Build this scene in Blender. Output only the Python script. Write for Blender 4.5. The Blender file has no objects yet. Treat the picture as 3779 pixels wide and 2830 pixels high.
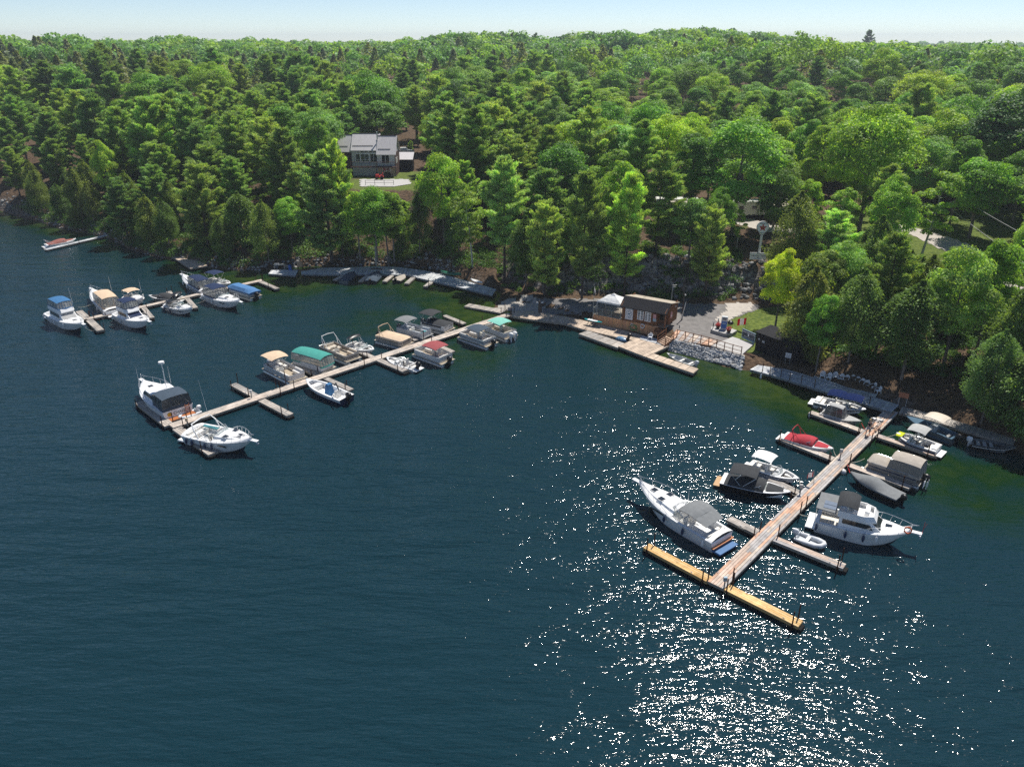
import bpy, math, random
import numpy as np
random.seed(7); RNG = np.random.default_rng(11)
SC = bpy.context.scene; COL = SC.collection
PI = math.pi
# ---------------------------------------------------------------- camera survey
CAMH, PITCH, FPX = 37.0, math.radians(24.5), 2776.0
_S, _C = math.sin(PITCH), math.cos(PITCH)
def G(px, py, z=0.0):
    """ground position (x, y) at height z of a surveyed photo point"""
    x = (px - 1889.5) / FPX; y = -(py - 1415.0) / FPX
    k = (CAMH - z) / (_S - y * _C)
    return (x * k, (_C + y * _S) * k)
def K(x0, y0, s):
    return lambda x, y: (x0 + x * s, y0 + y * s)
def zat(py, Y):
    t = -(py - 1415.0) / FPX
    return CAMH + Y / (_C + t * _S) * (-_S + t * _C)
def lerp(a, b, t): return a + (b - a) * t
def dist(a, b): return math.hypot(a[0] - b[0], a[1] - b[1])
# ---------------------------------------------------------------- materials
def mat(name, col, rough=0.6, metal=0.0, var=0.12, scale=3.0, bump=0.0, bscale=30.0, spec=0.5, tint=False, streak=None, trans=0.0, alpha=None):
    m = bpy.data.materials.new(name); m.use_nodes = True
    if rough >= .7 and spec == .5: spec = .15
    nt = m.node_tree; N = nt.nodes; L = nt.links; b = N['Principled BSDF']
    b.inputs['Roughness'].default_value = rough; b.inputs['Metallic'].default_value = metal
    b.inputs['Specular IOR Level'].default_value = spec
    tc = N.new('ShaderNodeTexCoord'); src = tc.outputs['Object']
    if streak:
        mp = N.new('ShaderNodeMapping'); mp.inputs['Scale'].default_value = streak; L.new(src, mp.inputs['Vector']); src = mp.outputs['Vector']
    nz = N.new('ShaderNodeTexNoise'); nz.inputs['Scale'].default_value = scale; nz.inputs['Detail'].default_value = 4; nz.inputs['Roughness'].default_value = .65
    L.new(src, nz.inputs['Vector'])
    mr = N.new('ShaderNodeMapRange'); mr.inputs['From Min'].default_value = .3; mr.inputs['From Max'].default_value = .7
    mr.inputs['To Min'].default_value = 1 - var; mr.inputs['To Max'].default_value = 1 + var
    L.new(nz.outputs['Fac'], mr.inputs['Value'])
    mx = N.new('ShaderNodeVectorMath'); mx.operation = 'SCALE'; mx.inputs[0].default_value = col[:3]
    if tint:
        at = N.new('ShaderNodeAttribute'); at.attribute_name = 'tint'
        m2 = N.new('ShaderNodeVectorMath'); m2.operation = 'MULTIPLY'; m2.inputs[0].default_value = col[:3]
        L.new(at.outputs['Color'], m2.inputs[1]); L.new(m2.outputs[0], mx.inputs[0])
    L.new(mr.outputs[0], mx.inputs['Scale']); L.new(mx.outputs[0], b.inputs['Base Color'])
    if bump:
        bz = N.new('ShaderNodeTexNoise'); bz.inputs['Scale'].default_value = bscale; bz.inputs['Detail'].default_value = 3
        L.new(src, bz.inputs['Vector'])
        bp = N.new('ShaderNodeBump'); bp.inputs['Distance'].default_value = bump; L.new(bz.outputs['Fac'], bp.inputs['Height']); L.new(bp.outputs[0], b.inputs['Normal'])
    if trans:
        b.inputs['Transmission Weight'].default_value = trans
    if alpha is not None:
        b.inputs['Alpha'].default_value = alpha
    return m
M = {}
M['gel'] = mat('white_gelcoat', (.86, .86, .85), .25, var=.04, scale=1.5)
M['gel2'] = mat('cream_gelcoat', (.72, .69, .62), .3, var=.05, scale=1.5)
M['gelgrey'] = mat('pale_grey_gelcoat', (.5, .53, .56), .3, var=.06)
M['boot'] = mat('bottom_paint_dark', (.02, .03, .05), .6)
M['bootblue'] = mat('bottom_paint_blue', (.02, .12, .3), .5)
M['navyhull'] = mat('navy_hull_paint', (.012, .025, .07), .25)
M['blackhull'] = mat('black_hull_paint', (.012, .012, .014), .2)
M['greyhull'] = mat('grey_aluminium_hull', (.16, .18, .19), .4, .3)
M['alu'] = mat('brushed_aluminium', (.55, .57, .58), .35, .7, var=.08)
M['alupale'] = mat('pale_anodised_panel', (.6, .62, .64), .4, .15, var=.06)
M['steel'] = mat('polished_rail_steel', (.75, .76, .77), .25, .6, var=.03)
M['black'] = mat('black_plastic', (.012, .012, .013), .35)
M['darkgrey'] = mat('dark_grey_canvas', (.045, .048, .052), .8, bump=.004)
M['midgrey'] = mat('mid_grey_canvas', (.2, .21, .215), .85, bump=.004)
M['slate'] = mat('slate_blue_canvas', (.06, .085, .115), .8, bump=.004)
M['ltgrey'] = mat('light_grey_canvas', (.42, .42, .41), .85, bump=.004)
M['taupe'] = mat('taupe_canvas', (.4, .36, .31), .85, bump=.006)
M['taupedark'] = mat('taupe_side_curtain', (.24, .225, .2), .7)
M['tan'] = mat('tan_canvas', (.62, .47, .33), .85, bump=.005)
M['beige'] = mat('beige_vinyl', (.6, .53, .43), .6)
M['navy'] = mat('navy_canvas', (.02, .035, .085), .8, bump=.004)
M['royal'] = mat('royal_blue_canvas', (.05, .16, .33), .8, bump=.004)
M['deepblue'] = mat('deep_blue_canvas', (.004, .014, .07), .95, var=.3, bump=.004)
M['skyblue'] = mat('faded_blue_tarp', (.08, .2, .4), .8, bump=.008)
M['teal'] = mat('teal_canvas', (.06, .29, .25), .8, bump=.006)
M['paleteal'] = mat('pale_teal_canvas', (.2, .5, .42), .8, bump=.006)
M['red'] = mat('red_canvas', (.42, .045, .06), .75, bump=.005)
M['rose'] = mat('faded_burgundy_canvas', (.3, .075, .08), .8, bump=.005)
M['brick'] = mat('brown_red_cover', (.3, .12, .1), .8, bump=.005)
M['lime'] = mat('lime_yellow_paint', (.55, .62, .02), .3)
M['teak'] = mat('teak_planks', (.5, .3, .14), .6, streak=(1, 14, 1), var=.2)
M['teakred'] = mat('varnished_teak', (.42, .15, .05), .4, streak=(1, 14, 1), var=.2)
M['vinyl'] = mat('white_seat_vinyl', (.72, .7, .66), .5, var=.05)
M['carpet'] = mat('grey_marine_carpet', (.28, .28, .27), .95)
M['carpettan'] = mat('tan_marine_carpet', (.4, .34, .26), .95)
M['bluecarpet'] = mat('blue_grey_carpet', (.08, .14, .2), .95)
M['winglass'] = mat('tinted_cabin_glass', (.02, .025, .03), .08, var=.0, spec=.8)
M['glassclr'] = mat('clear_windscreen', (.12, .2, .19), .06, var=0, spec=.8, alpha=.45)
M['clearvinyl'] = mat('clear_vinyl_curtain', (.42, .42, .38), .18, var=.35, scale=1.2, spec=.7, alpha=.62)
M['smokevinyl'] = mat('smoked_vinyl_curtain', (.05, .055, .06), .15, var=.3, scale=1.5, spec=.7, alpha=.85)
M['rubber'] = mat('grey_inflatable_rubber', (.62, .64, .66), .55)
M['fenderw'] = mat('white_fender', (.75, .75, .75), .45)
M['fenderb'] = mat('dark_blue_fender', (.02, .04, .1), .45)
M['rope'] = mat('cream_rope', (.6, .55, .45), .9)
M['ropered'] = mat('red_rope', (.55, .03, .03), .9)
M['plank'] = mat('weathered_plank', (1, 1, 1), .85, tint=True, var=.28, scale=1.1, streak=(1.2, 1.2, 1.2), bump=.004, bscale=12)
M['fascia'] = mat('dock_fascia_board', (.36, .31, .25), .85, var=.2, scale=2)
M['fasciagrey'] = mat('grey_fascia_board', (.2, .22, .22), .85, var=.2, scale=2)
M['fasciayel'] = mat('fresh_pine_board', (.55, .34, .14), .8, var=.12)
M['float'] = mat('dock_float_dark', (.012, .012, .012), .8)
M['rust'] = mat('rusty_steel_pipe', (.06, .028, .02), .8, .2, var=.4, scale=9)
M['darkpost'] = mat('dark_wood_post', (.06, .035, .025), .9, var=.3)
M['cedarskirt'] = mat('cedar_board', (.33, .19, .1), .85, var=.3, scale=1.2, streak=(7, 7, .4))
M['brownwall'] = mat('dark_stained_siding', (.2, .09, .045), .7, var=.35, scale=1.5, streak=(5, 5, .5))
M['redwood'] = mat('red_brown_lumber', (.26, .12, .06), .8, var=.2)
M['shingle'] = mat('grey_brown_shingle', (.026, .026, .029), .9, var=.5, scale=14, bump=.01, bscale=18)
M['palewood'] = mat('pale_roof_membrane', (.42, .37, .3), .9, var=.18)
M['plastic'] = mat('white_resin', (.86, .88, .9), .5, var=.04)
M['whitepaint'] = mat('white_paint', (.78, .78, .77), .5, var=.05)
M['concrete'] = mat('pale_concrete', (.45, .44, .43), .85, var=.1, scale=2)
M['stonewall'] = mat('stone_block', (.33, .32, .3), .9, var=.35, scale=5, bump=.03, bscale=9)
M['signnavy'] = mat('navy_sign_panel', (.02, .035, .06), .5)
M['signtext'] = mat('white_lettering', (.9, .91, .92), .5, var=0)
M['blacktext'] = mat('dark_lettering', (.015, .03, .045), .5, var=0)
M['redpaint'] = mat('red_paint', (.5, .02, .02), .5)
M['flagred'] = mat('flag_red_cloth', (.62, .03, .03), .8)
M['flagwhite'] = mat('flag_white_cloth', (.75, .72, .72), .8)
M['pinkcloth'] = mat('faded_pink_cloth', (.6, .33, .33), .85)
M['green'] = mat('green_canoe_hull', (.02, .14, .08), .35)
M['hose'] = mat('green_hose', (.08, .3, .08), .6)
M['blueplastic'] = mat('blue_plastic', (.01, .12, .42), .4)
M['skin'] = mat('skin', (.5, .3, .22), .6, var=.05)
M['hair'] = mat('blond_hair', (.5, .36, .18), .8)
M['blackcloth'] = mat('black_cloth', (.015, .015, .017), .85)
M['greycloth'] = mat('grey_cloth', (.3, .32, .34), .85)
M['roofmetal'] = mat('grey_metal_roof', (.5, .48, .48), .45, .2, var=.12, scale=1.2, streak=(6, .4, 1))
M['housegrey'] = mat('grey_lap_siding', (.5, .51, .52), .8, var=.12, streak=(.4, .4, 8), scale=2)
M['housebrown'] = mat('brown_lap_siding', (.09, .055, .05), .8, var=.15, streak=(.4, .4, 8), scale=2)
M['housebrick'] = mat('tan_brick', (.42, .32, .26), .9, var=.25, scale=8)
M['shedblack'] = mat('near_black_board', (.018, .015, .016), .8, var=.3, streak=(6, 6, .4))
M['carwhite'] = mat('white_car_paint', (.75, .77, .78), .2, var=.0)
M['tyre'] = mat('black_tyre', (.015, .015, .015), .85)
M['trailer'] = mat('white_camper_skin', (.68, .67, .63), .4, var=.06)
M['awning'] = mat('striped_awning', (.45, .4, .34), .8)
M['barkgrey'] = mat('grey_bark', (.19, .165, .145), .95, var=.35, scale=5, streak=(2, 2, .4), bump=.03, bscale=8)
M['barkdark'] = mat('dark_pine_bark', (.085, .07, .06), .95, var=.35, scale=5, streak=(2, 2, .4))
M['barkbirch'] = mat('birch_bark', (.5, .48, .43), .9, var=.35, scale=3, streak=(.6, .6, 3))
M['solar'] = mat('solar_cells', (.2, .24, .3), .15, .1, var=.1, scale=6)
M['tealfab'] = mat('teal_fabric', (.0, .22, .24), .7)
M['ltblue'] = mat('pale_blue_paint', (.3, .42, .5), .4)
# ---------------------------------------------------------------- mesh builder
class MB:
    def __init__(s): s.v = []; s.f = []; s.m = []; s.c = []; s.tint = None
    def add(s, vs, fs, mi=0, tint=None):
        o = len(s.v); s.v += [tuple(p) for p in vs]
        for f in fs:
            s.f.append(tuple(i + o for i in f)); s.m.append(mi); s.c.append(tint or (1, 1, 1))
        return s
    def box(s, c, d, mi=0, rz=0.0, ry=0.0, top=(1, 1), tint=None):
        x, y, z = d[0] / 2, d[1] / 2, d[2] / 2; vs = []
        cr, sr = math.cos(rz), math.sin(rz); cy, sy = math.cos(ry), math.sin(ry)
        for zz in (-z, z):
            kx, ky = (top if zz > 0 else (1, 1))
            for xx, yy in ((-x, -y), (x, -y), (x, y), (-x, y)):
                a, b_, c_ = xx * kx, yy * ky, zz
                a, c_ = a * cy + c_ * sy, -a * sy + c_ * cy
                vs.append((c[0] + a * cr - b_ * sr, c[1] + a * sr + b_ * cr, c[2] + c_))
        return s.add(vs, [(3, 2, 1, 0), (4, 5, 6, 7), (0, 1, 5, 4), (1, 2, 6, 5), (2, 3, 7, 6), (3, 0, 4, 7)], mi, tint)
    def cyl(s, p0, p1, r0, r1=None, n=8, mi=0):
        r1 = r0 if r1 is None else r1
        p0, p1 = np.array(p0, float), np.array(p1, float); d = p1 - p0; l = np.linalg.norm(d)
        if l < 1e-6: return s
        d /= l; a = np.cross(d, (0, 0, 1) if abs(d[2]) < .9 else (1, 0, 0)); a /= np.linalg.norm(a); b_ = np.cross(d, a)
        vs = []
        for p, r in ((p0, r0), (p1, r1)):
            for i in range(n):
                t = 2 * PI * i / n; vs.append(tuple(p + r * (math.cos(t) * a + math.sin(t) * b_)))
        fs = [(i, (i + 1) % n, n + (i + 1) % n, n + i) for i in range(n)] + [tuple(range(n - 1, -1, -1)), tuple(range(n, 2 * n))]
        return s.add(vs, fs, mi)
    def tube(s, pts, r, n=6, mi=0):
        rows = []; P = [np.array(p, float) for p in pts]; k = len(P)
        for i, p in enumerate(P):
            d = P[min(i + 1, k - 1)] - P[max(i - 1, 0)]; d /= (np.linalg.norm(d) + 1e-9)
            a = np.cross(d, (0, 0, 1) if abs(d[2]) < .95 else (1, 0, 0)); a /= np.linalg.norm(a); b_ = np.cross(d, a)
            rr = r[i] if isinstance(r, (list, tuple)) else r
            rows.append([tuple(p + rr * (math.cos(2 * PI * j / n) * a + math.sin(2 * PI * j / n) * b_)) for j in range(n)])
        o = []
        for row in rows: o += row
        fs = [(i * n + j, i * n + (j + 1) % n, (i + 1) * n + (j + 1) % n, (i + 1) * n + j) for i in range(k - 1) for j in range(n)]
        fs += [tuple(range(n - 1, -1, -1)), tuple(range((k - 1) * n, k * n))]
        return s.add(o, fs, mi)
    def loft(s, rows, mi=0, closed=False, flip=False, mis=None):
        n = len(rows[0]); vs = [p for r in rows for p in r]; m = n if closed else n - 1; base = len(s.v)
        s.v += [tuple(p) for p in vs]
        for i in range(len(rows) - 1):
            for j in range(m):
                f = (i * n + j, (i + 1) * n + j, (i + 1) * n + (j + 1) % n, i * n + (j + 1) % n)
                if flip: f = f[::-1]
                s.f.append(tuple(q + base for q in f)); s.m.append(mis[j] if mis else mi); s.c.append((1, 1, 1))
        return s
    def sheet(s, rows, th=.03, mi=0):
        top = rows; bot = [[(p[0], p[1], p[2] - th) for p in r] for r in rows]
        s.loft(top, mi); s.loft(bot, mi, flip=True)
        ring = lambda R: [*R[0], *[r[-1] for r in R[1:-1]], *R[-1][::-1], *[r[0] for r in R[1:-1]][::-1]]
        a, b_ = ring(top), ring(bot); n = len(a)
        s.add(a + b_, [(i, (i + 1) % n, n + (i + 1) % n, n + i) for i in range(n)], mi)
        return s
    def prism(s, pts, z0, z1, mi=0, tint=None):
        n = len(pts); zz0 = z0 if isinstance(z0, (list, tuple)) else [z0] * n; zz1 = z1 if isinstance(z1, (list, tuple)) else [z1] * n
        vs = [(p[0], p[1], zz0[i]) for i, p in enumerate(pts)] + [(p[0], p[1], zz1[i]) for i, p in enumerate(pts)]
        return s.add(vs, [tuple(range(n - 1, -1, -1)), tuple(range(n, 2 * n))] + [(i, (i + 1) % n, n + (i + 1) % n, n + i) for i in range(n)], mi, tint)
    def ell(s, c, r, nu=10, nv=7, mi=0, pw=1.0):
        rows = []
        sg = lambda x: math.copysign(abs(x) ** pw, x)
        for i in range(nv + 1):
            th = PI * i / nv; rows.append([(c[0] + r[0] * sg(math.sin(th)) * sg(math.cos(2 * PI * j / nu)), c[1] + r[1] * sg(math.sin(th)) * sg(math.sin(2 * PI * j / nu)), c[2] + r[2] * sg(math.cos(th))) for j in range(nu)])
        return s.loft(rows, mi, closed=True)
    def build(s, name, mats, parent=None, smooth=False, loc=None):
        if not isinstance(mats, (list, tuple)): mats = [mats]
        me = bpy.data.meshes.new(name); me.from_pydata(s.v, [], s.f)
        for m in mats: me.materials.append(M[m] if isinstance(m, str) else m)
        me.polygons.foreach_set('material_index', s.m)
        if any(c != (1, 1, 1) for c in s.c):
            at = me.attributes.new('tint', 'FLOAT_COLOR', 'FACE'); at.data.foreach_set('color', np.array([[*c, 1] for c in s.c], dtype=np.float32).ravel())
        if smooth:
            me.polygons.foreach_set('use_smooth', [True] * len(s.f))
            try: me.set_sharp_from_angle(angle=math.radians(38))
            except Exception: pass
        me.update()
        o = bpy.data.objects.new(name, me); COL.objects.link(o)
        if parent is not None: o.parent = parent
        if loc is not None: o.location = loc
        return o
def tag(o, label=None, cat=None, group=None, kind=None):
    if label: o['label'] = label
    if cat: o['category'] = cat
    if group: o['group'] = group
    if kind: o['kind'] = kind
    return o
def thing(name, label, cat, loc=(0, 0, 0), rz=0.0, group=None):
    o = bpy.data.objects.new(name, None); COL.objects.link(o); o.empty_display_size = .3
    o.location = loc; o.rotation_euler = (0, 0, rz)
    return tag(o, label, cat, group)
def children_of(o): return [c for c in bpy.data.objects if c.parent == o]
def text(s, size, parent, m, loc, rot, name='lettering', ext=.006, align='CENTER', sx=1.0):
    cu = bpy.data.curves.new(name, 'FONT'); cu.body = s; cu.size = size; cu.extrude = ext; cu.align_x = align; cu.align_y = 'CENTER'
    cu.materials.append(M[m]); t_ = bpy.data.objects.new(name, cu); COL.objects.link(t_); dg = bpy.context.evaluated_depsgraph_get(); me = bpy.data.meshes.new_from_object(t_.evaluated_get(dg)); bpy.data.objects.remove(t_)
    o = bpy.data.objects.new(name, me); COL.objects.link(o); o.parent = parent; o.location = loc; o.rotation_euler = rot
    o.scale = (sx, 1, 1); return o
# ---------------------------------------------------------------- terrain
def D(x, y, z=0.0): return G(x * 1.70841, y * 1.70841, z)
SHORE = [(-1500, 420), (-420, 300), (-190, 222)] + [D(x, y) for x, y in ((0, 452), (45, 468), (90, 480), (130, 494), (190, 504), (240, 516), (285, 540), (340, 556), (400, 566), (460, 578), (520, 585), (590, 583), (640, 577), (700, 574), (780, 575), (860, 573), (920, 582), (985, 598), (1050, 618), (1085, 634), (1075, 652), (1062, 668), (1110, 672), (1190, 688), (1262, 712), (1340, 738), (1420, 748), (1446, 757), (1477, 765), (1508, 773), (1540, 783), (1566, 792), (1594, 797), (1635, 803), (1700, 818), (1790, 848), (1880, 868), (1960, 884), (2050, 908), (2120, 940), (2180, 962), (2212, 985))] + [(60, 56), (110, 50), (400, 10), (1500, -150)]
LAND = SHORE + [(1500, 4500), (-1500, 4500)]
def inside(poly, X, Y):
    r = np.zeros(X.shape, bool); n = len(poly); j = n - 1
    for i in range(n):
        xi, yi = poly[i]; xj, yj = poly[j]
        c = ((yi > Y) != (yj > Y)) & (X < (xj - xi) * (Y - yi) / ((yj - yi) + 1e-12) + xi); r ^= c; j = i
    return r
def pdist(line, X, Y):
    d = np.full(X.shape, 1e9)
    for (ax, ay), (bx, by) in zip(line[:-1], line[1:]):
        vx, vy = bx - ax, by - ay; t = np.clip(((X - ax) * vx + (Y - ay) * vy) / (vx * vx + vy * vy), 0, 1)
        d = np.minimum(d, np.hypot(X - ax - t * vx, Y - ay - t * vy))
    return d
def sstep(a, b, x): t = np.clip((x - a) / (b - a), 0, 1); return t * t * (3 - 2 * t)
PZ = 1.15
LOT = [D(x, y, PZ * k) for x, y, k in ((1062, 672, 0.1), (1078, 648, .2), (1112, 630, .6), (1180, 638, 1), (1290, 642, 1), (1400, 646, 1), (1480, 652, 1), (1560, 652, 1), (1640, 654, 1), (1760, 660, 1), (1760, 690, 1), (1660, 700, 1), (1640, 735, 1), (1600, 752, 1), (1460, 722, 1), (1440, 712, 1), (1280, 694, 1), (1200, 680, .7), (1120, 672, .3))]
FLAT = [D(x, y, PZ) for x, y in ((1420, 700), (1600, 685), (1690, 695), (1745, 740), (1790, 820), (1700, 812), (1600, 800), (1500, 780), (1430, 745))]
HPAD = [D(x, y, 10.5) for x, y in ((715, 372), (915, 372), (930, 400), (880, 408), (770, 408), (700, 395))]
def fbm(X, Y, s, seed=0):
    r = np.zeros(X.shape); a = 1.0; f = 1.0 / s; k = seed * 1.7
    for i in range(5):
        r += a * np.sin(X * f * 1.3 + k + 2.1 * np.sin(Y * f + k * 1.3 + i)) * np.cos(Y * f * 1.1 - k * .7 + 1.7 * np.sin(X * f * .9 + i * 2.2)); a *= .5; f *= 2.03
    return r
def height(X, Y):
    X = np.asarray(X, float); Y = np.asarray(Y, float)
    ds = pdist(SHORE, X, Y); ins = inside(LAND, X, Y)
    R = np.hypot(X, Y)
    plateau = 8.0 + 1.2 * fbm(X, Y, 38, 1)
    steep = np.where(X < -5, 16.0, np.where(X > 34, 30.0, 13.0)); steep = np.where((X > -5) & (X < 10), 16.0, steep)
    z = 1.0 * (1 - np.exp(-ds / 1.0)) + plateau * (1 - np.exp(-ds / steep)) ** 1.15
    z += 10.5 * sstep(190, 380, R + 25 * fbm(X, Y, 150, 3)) + 4.0 * fbm(X, Y, 110, 2) * sstep(200, 330, R)
    z += (4.5 * np.exp(-((X - 120) / 75) ** 2) + 2.5 * np.exp(-((X + 60) / 50) ** 2)) * sstep(250, 370, R)
    z -= 6 * sstep(520, 1200, R)
    z += .22 * fbm(X, Y, 5, 4) * np.clip(ds / 3, 0, 1)
    # house terrace
    dh = pdist(HPAD + HPAD[:1], X, Y); ih = inside(HPAD, X, Y); w = np.where(ih, 1.0, 1 - sstep(0, 14, dh)); z = z * (1 - w) + 10.5 * w
    # marina lot and cliff behind it
    dl = pdist(LOT + LOT[:1], X, Y); il = inside(LOT, X, Y)
    lotz = np.minimum(PZ, .05 + np.clip(ds, 0, 99) * .22)
    rock = .7 * fbm(X, Y, 3.2, 6) * sstep(.5, 2.5, dl) * (1 - sstep(6, 10, dl))
    cl = PZ + 5.2 * sstep(.6, 6.5, dl + .6 * fbm(X, Y, 4, 5)) + .12 * np.clip(dl - 6, 0, 60) + rock
    near = (X > -14) & (X < 75)
    z = np.where(il, lotz, np.where(near & (dl < 40), np.minimum(z + .3, cl), z))
    fl = inside(FLAT, X, Y); df = pdist(FLAT + FLAT[:1], X, Y); wf = np.where(fl, 1.0, 1 - sstep(0, 3, df)); z = np.where(wf > 0, np.minimum(z, lerp(z, np.minimum(1.06, .1 + ds * .5), wf)), z)
    z = np.where((X > -3) & (X < 35) & (ds < 5), np.minimum(z, .2 + .42 * ds), z)
    z = np.where((X > -3) & (X < 20) & (ds < 3.4), np.minimum(z, .48), z)
    z = np.where(ins, np.maximum(z, .04), -np.minimum(ds * .35, 3.0) - .05)
    return z
def h1(x, y): return float(height(np.array([x]), np.array([y]))[0])
def coords(lo, hi, step, far, grow):
    a = list(np.arange(lo, hi, step)); s = step; x = hi
    while x < far[1]: a.append(x); s *= grow; x += s
    s = step; x = lo
    pre = []
    while x > far[0]: s *= grow; x -= s; pre.append(x)
    return np.array(pre[::-1] + a)
def npmesh(name, V, F, mats, parent=None, fcol=None, smooth=False, midx=None):
    me = bpy.data.meshes.new(name); k = F.shape[1]
    me.vertices.add(len(V)); me.vertices.foreach_set('co', V.astype(np.float32).ravel())
    me.loops.add(F.size); me.loops.foreach_set('vertex_index', F.astype(np.int32).ravel())
    me.polygons.add(len(F)); me.polygons.foreach_set('loop_start', (np.arange(len(F)) * k).astype(np.int32))
    try: me.polygons.foreach_set('loop_total', np.full(len(F), k, np.int32))
    except Exception: pass
    for m in (mats if isinstance(mats, (list, tuple)) else [mats]): me.materials.append(M[m] if isinstance(m, str) else m)
    if midx is not None: me.polygons.foreach_set('material_index', midx.astype(np.int32))
    if smooth: me.polygons.foreach_set('use_smooth', np.ones(len(F), bool))
    me.update(calc_edges=True)
    if fcol is not None:
        at = me.attributes.new('tint', 'FLOAT_COLOR', 'FACE'); c = np.ones((len(F), 4), np.float32); c[:, :3] = fcol; at.data.foreach_set('color', c.ravel())
    o = bpy.data.objects.new(name, me); COL.objects.link(o)
    if parent is not None: o.parent = parent
    return o
def gridmesh(name, xs, ys, zf, mats, vattr=None):
    X, Y = np.meshgrid(xs, ys); Z = zf(X, Y); nx, ny = len(xs), len(ys)
    V = np.stack([X.ravel(), Y.ravel(), Z.ravel()], 1)
    i = np.arange(ny - 1)[:, None] * nx + np.arange(nx - 1)[None, :]
    F = np.stack([i, i + 1, i + nx + 1, i + nx], -1).reshape(-1, 4)
    o = npmesh(name, V, F, mats, smooth=True)
    if vattr:
        for an, fn in vattr.items():
            at = o.data.attributes.new(an, 'FLOAT', 'POINT'); at.data.foreach_set('value', fn(X, Y, Z).astype(np.float32).ravel())
    return o
def node(nt, t, **kw):
    n = nt.nodes.new(t)
    for k, v in kw.items():
        if k in n.inputs: n.inputs[k].default_value = v
        else: setattr(n, k, v)
    return n
# ground material: leaf litter, grass, rock by slope
gm = bpy.data.materials.new('ground_surface'); gm.use_nodes = True; nt = gm.node_tree; B = nt.nodes['Principled BSDF']; B.inputs['Roughness'].default_value = .95; B.inputs['Specular IOR Level'].default_value = .15
tc = node(nt, 'ShaderNodeTexCoord'); lk = nt.links.new
n1 = node(nt, 'ShaderNodeTexNoise', Scale=.35, Detail=5.0); n2 = node(nt, 'ShaderNodeTexNoise', Scale=2.3, Detail=6.0); n3 = node(nt, 'ShaderNodeTexVoronoi', Scale=.9)
for n in (n1, n2, n3): lk(tc.outputs['Object'], n.inputs['Vector'])
r1 = node(nt, 'ShaderNodeValToRGB'); lk(n2.outputs['Fac'], r1.inputs['Fac']); e = r1.color_ramp.elements
e[0].position = .35; e[0].color = (.05, .034, .022, 1); e[1].position = .7; e[1].color = (.16, .105, .065, 1)
r2 = node(nt, 'ShaderNodeValToRGB'); lk(n2.outputs['Fac'], r2.inputs['Fac']); e = r2.color_ramp.elements
e[0].position = .3; e[0].color = (.05, .085, .018, 1); e[1].position = .7; e[1].color = (.16, .2, .04, 1)
r3 = node(nt, 'ShaderNodeValToRGB'); lk(n2.outputs['Fac'], r3.inputs['Fac']); e = r3.color_ramp.elements
e[0].position = .35; e[0].color = (.07, .07, .07, 1); e[1].position = .68; e[1].color = (.36, .35, .34, 1)
ga = node(nt, 'ShaderNodeAttribute', attribute_name='grass'); gr = node(nt, 'ShaderNodeMath', operation='ADD'); lk(ga.outputs['Fac'], gr.inputs[0]); lk(n1.outputs['Fac'], gr.inputs[1])
gs = node(nt, 'ShaderNodeMapRange'); gs.inputs['From Min'].default_value = .95; gs.inputs['From Max'].default_value = 1.15; lk(gr.outputs[0], gs.inputs['Value'])
m1 = node(nt, 'ShaderNodeMix', data_type='RGBA'); lk(gs.outputs[0], m1.inputs['Factor']); lk(r1.outputs[0], m1.inputs['A']); lk(r2.outputs[0], m1.inputs['B'])
ra = node(nt, 'ShaderNodeAttribute', attribute_name='rock'); m2 = node(nt, 'ShaderNodeMix', data_type='RGBA'); lk(ra.outputs['Fac'], m2.inputs['Factor']); lk(m1.outputs['Result'], m2.inputs['A']); lk(r3.outputs[0], m2.inputs['B'])
lk(m2.outputs['Result'], B.inputs['Base Color'])
bp = node(nt, 'ShaderNodeBump', Distance=.25); lk(n2.outputs['Fac'], bp.inputs['Height']); lk(bp.outputs[0], B.inputs['Normal'])
GRASSY = [[D(x, y, 7) for x, y in ((1850, 470), (2300, 470), (2300, 640), (1850, 600))], [D(x, y, 7) for x, y in ((1440, 440), (1960, 440), (1900, 560), (1420, 540))], [D(x, y, 1.1) for x, y in ((1560, 690), (1700, 670), (1720, 740), (1620, 750))], HPAD]
def grassf(X, Y, Z):
    g = np.zeros(X.shape)
    for p, w in zip(GRASSY, (1.0, .42, 1.0, .7)): g = np.maximum(g, w * np.where(inside(p, X, Y), 1.0, 1 - sstep(0, 4, pdist(p + p[:1], X, Y))))
    return g
def rockf(X, Y, Z):
    dx, dy = np.gradient(Z, X[0, :], axis=1), np.gradient(Z, Y[:, 0], axis=0)
    dl = pdist(LOT + LOT[:1], X, Y); s = np.hypot(dx, dy)
    return np.clip(sstep(.75, 1.3, s + .25 * fbm(X, Y, 4, 9)), 0, 1) * np.where(dl < 12, .95, .45)
xs = coords(-175, 85, .9, (-1500, 1500), 1.12); ys = coords(44, 215, .8, (-160, 3500), 1.1)
ground = gridmesh('ground', xs, ys, height, gm, dict(grass=grassf, rock=rockf)); tag(ground, kind='structure', label='forested rocky hillside rising from the lake')
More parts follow.
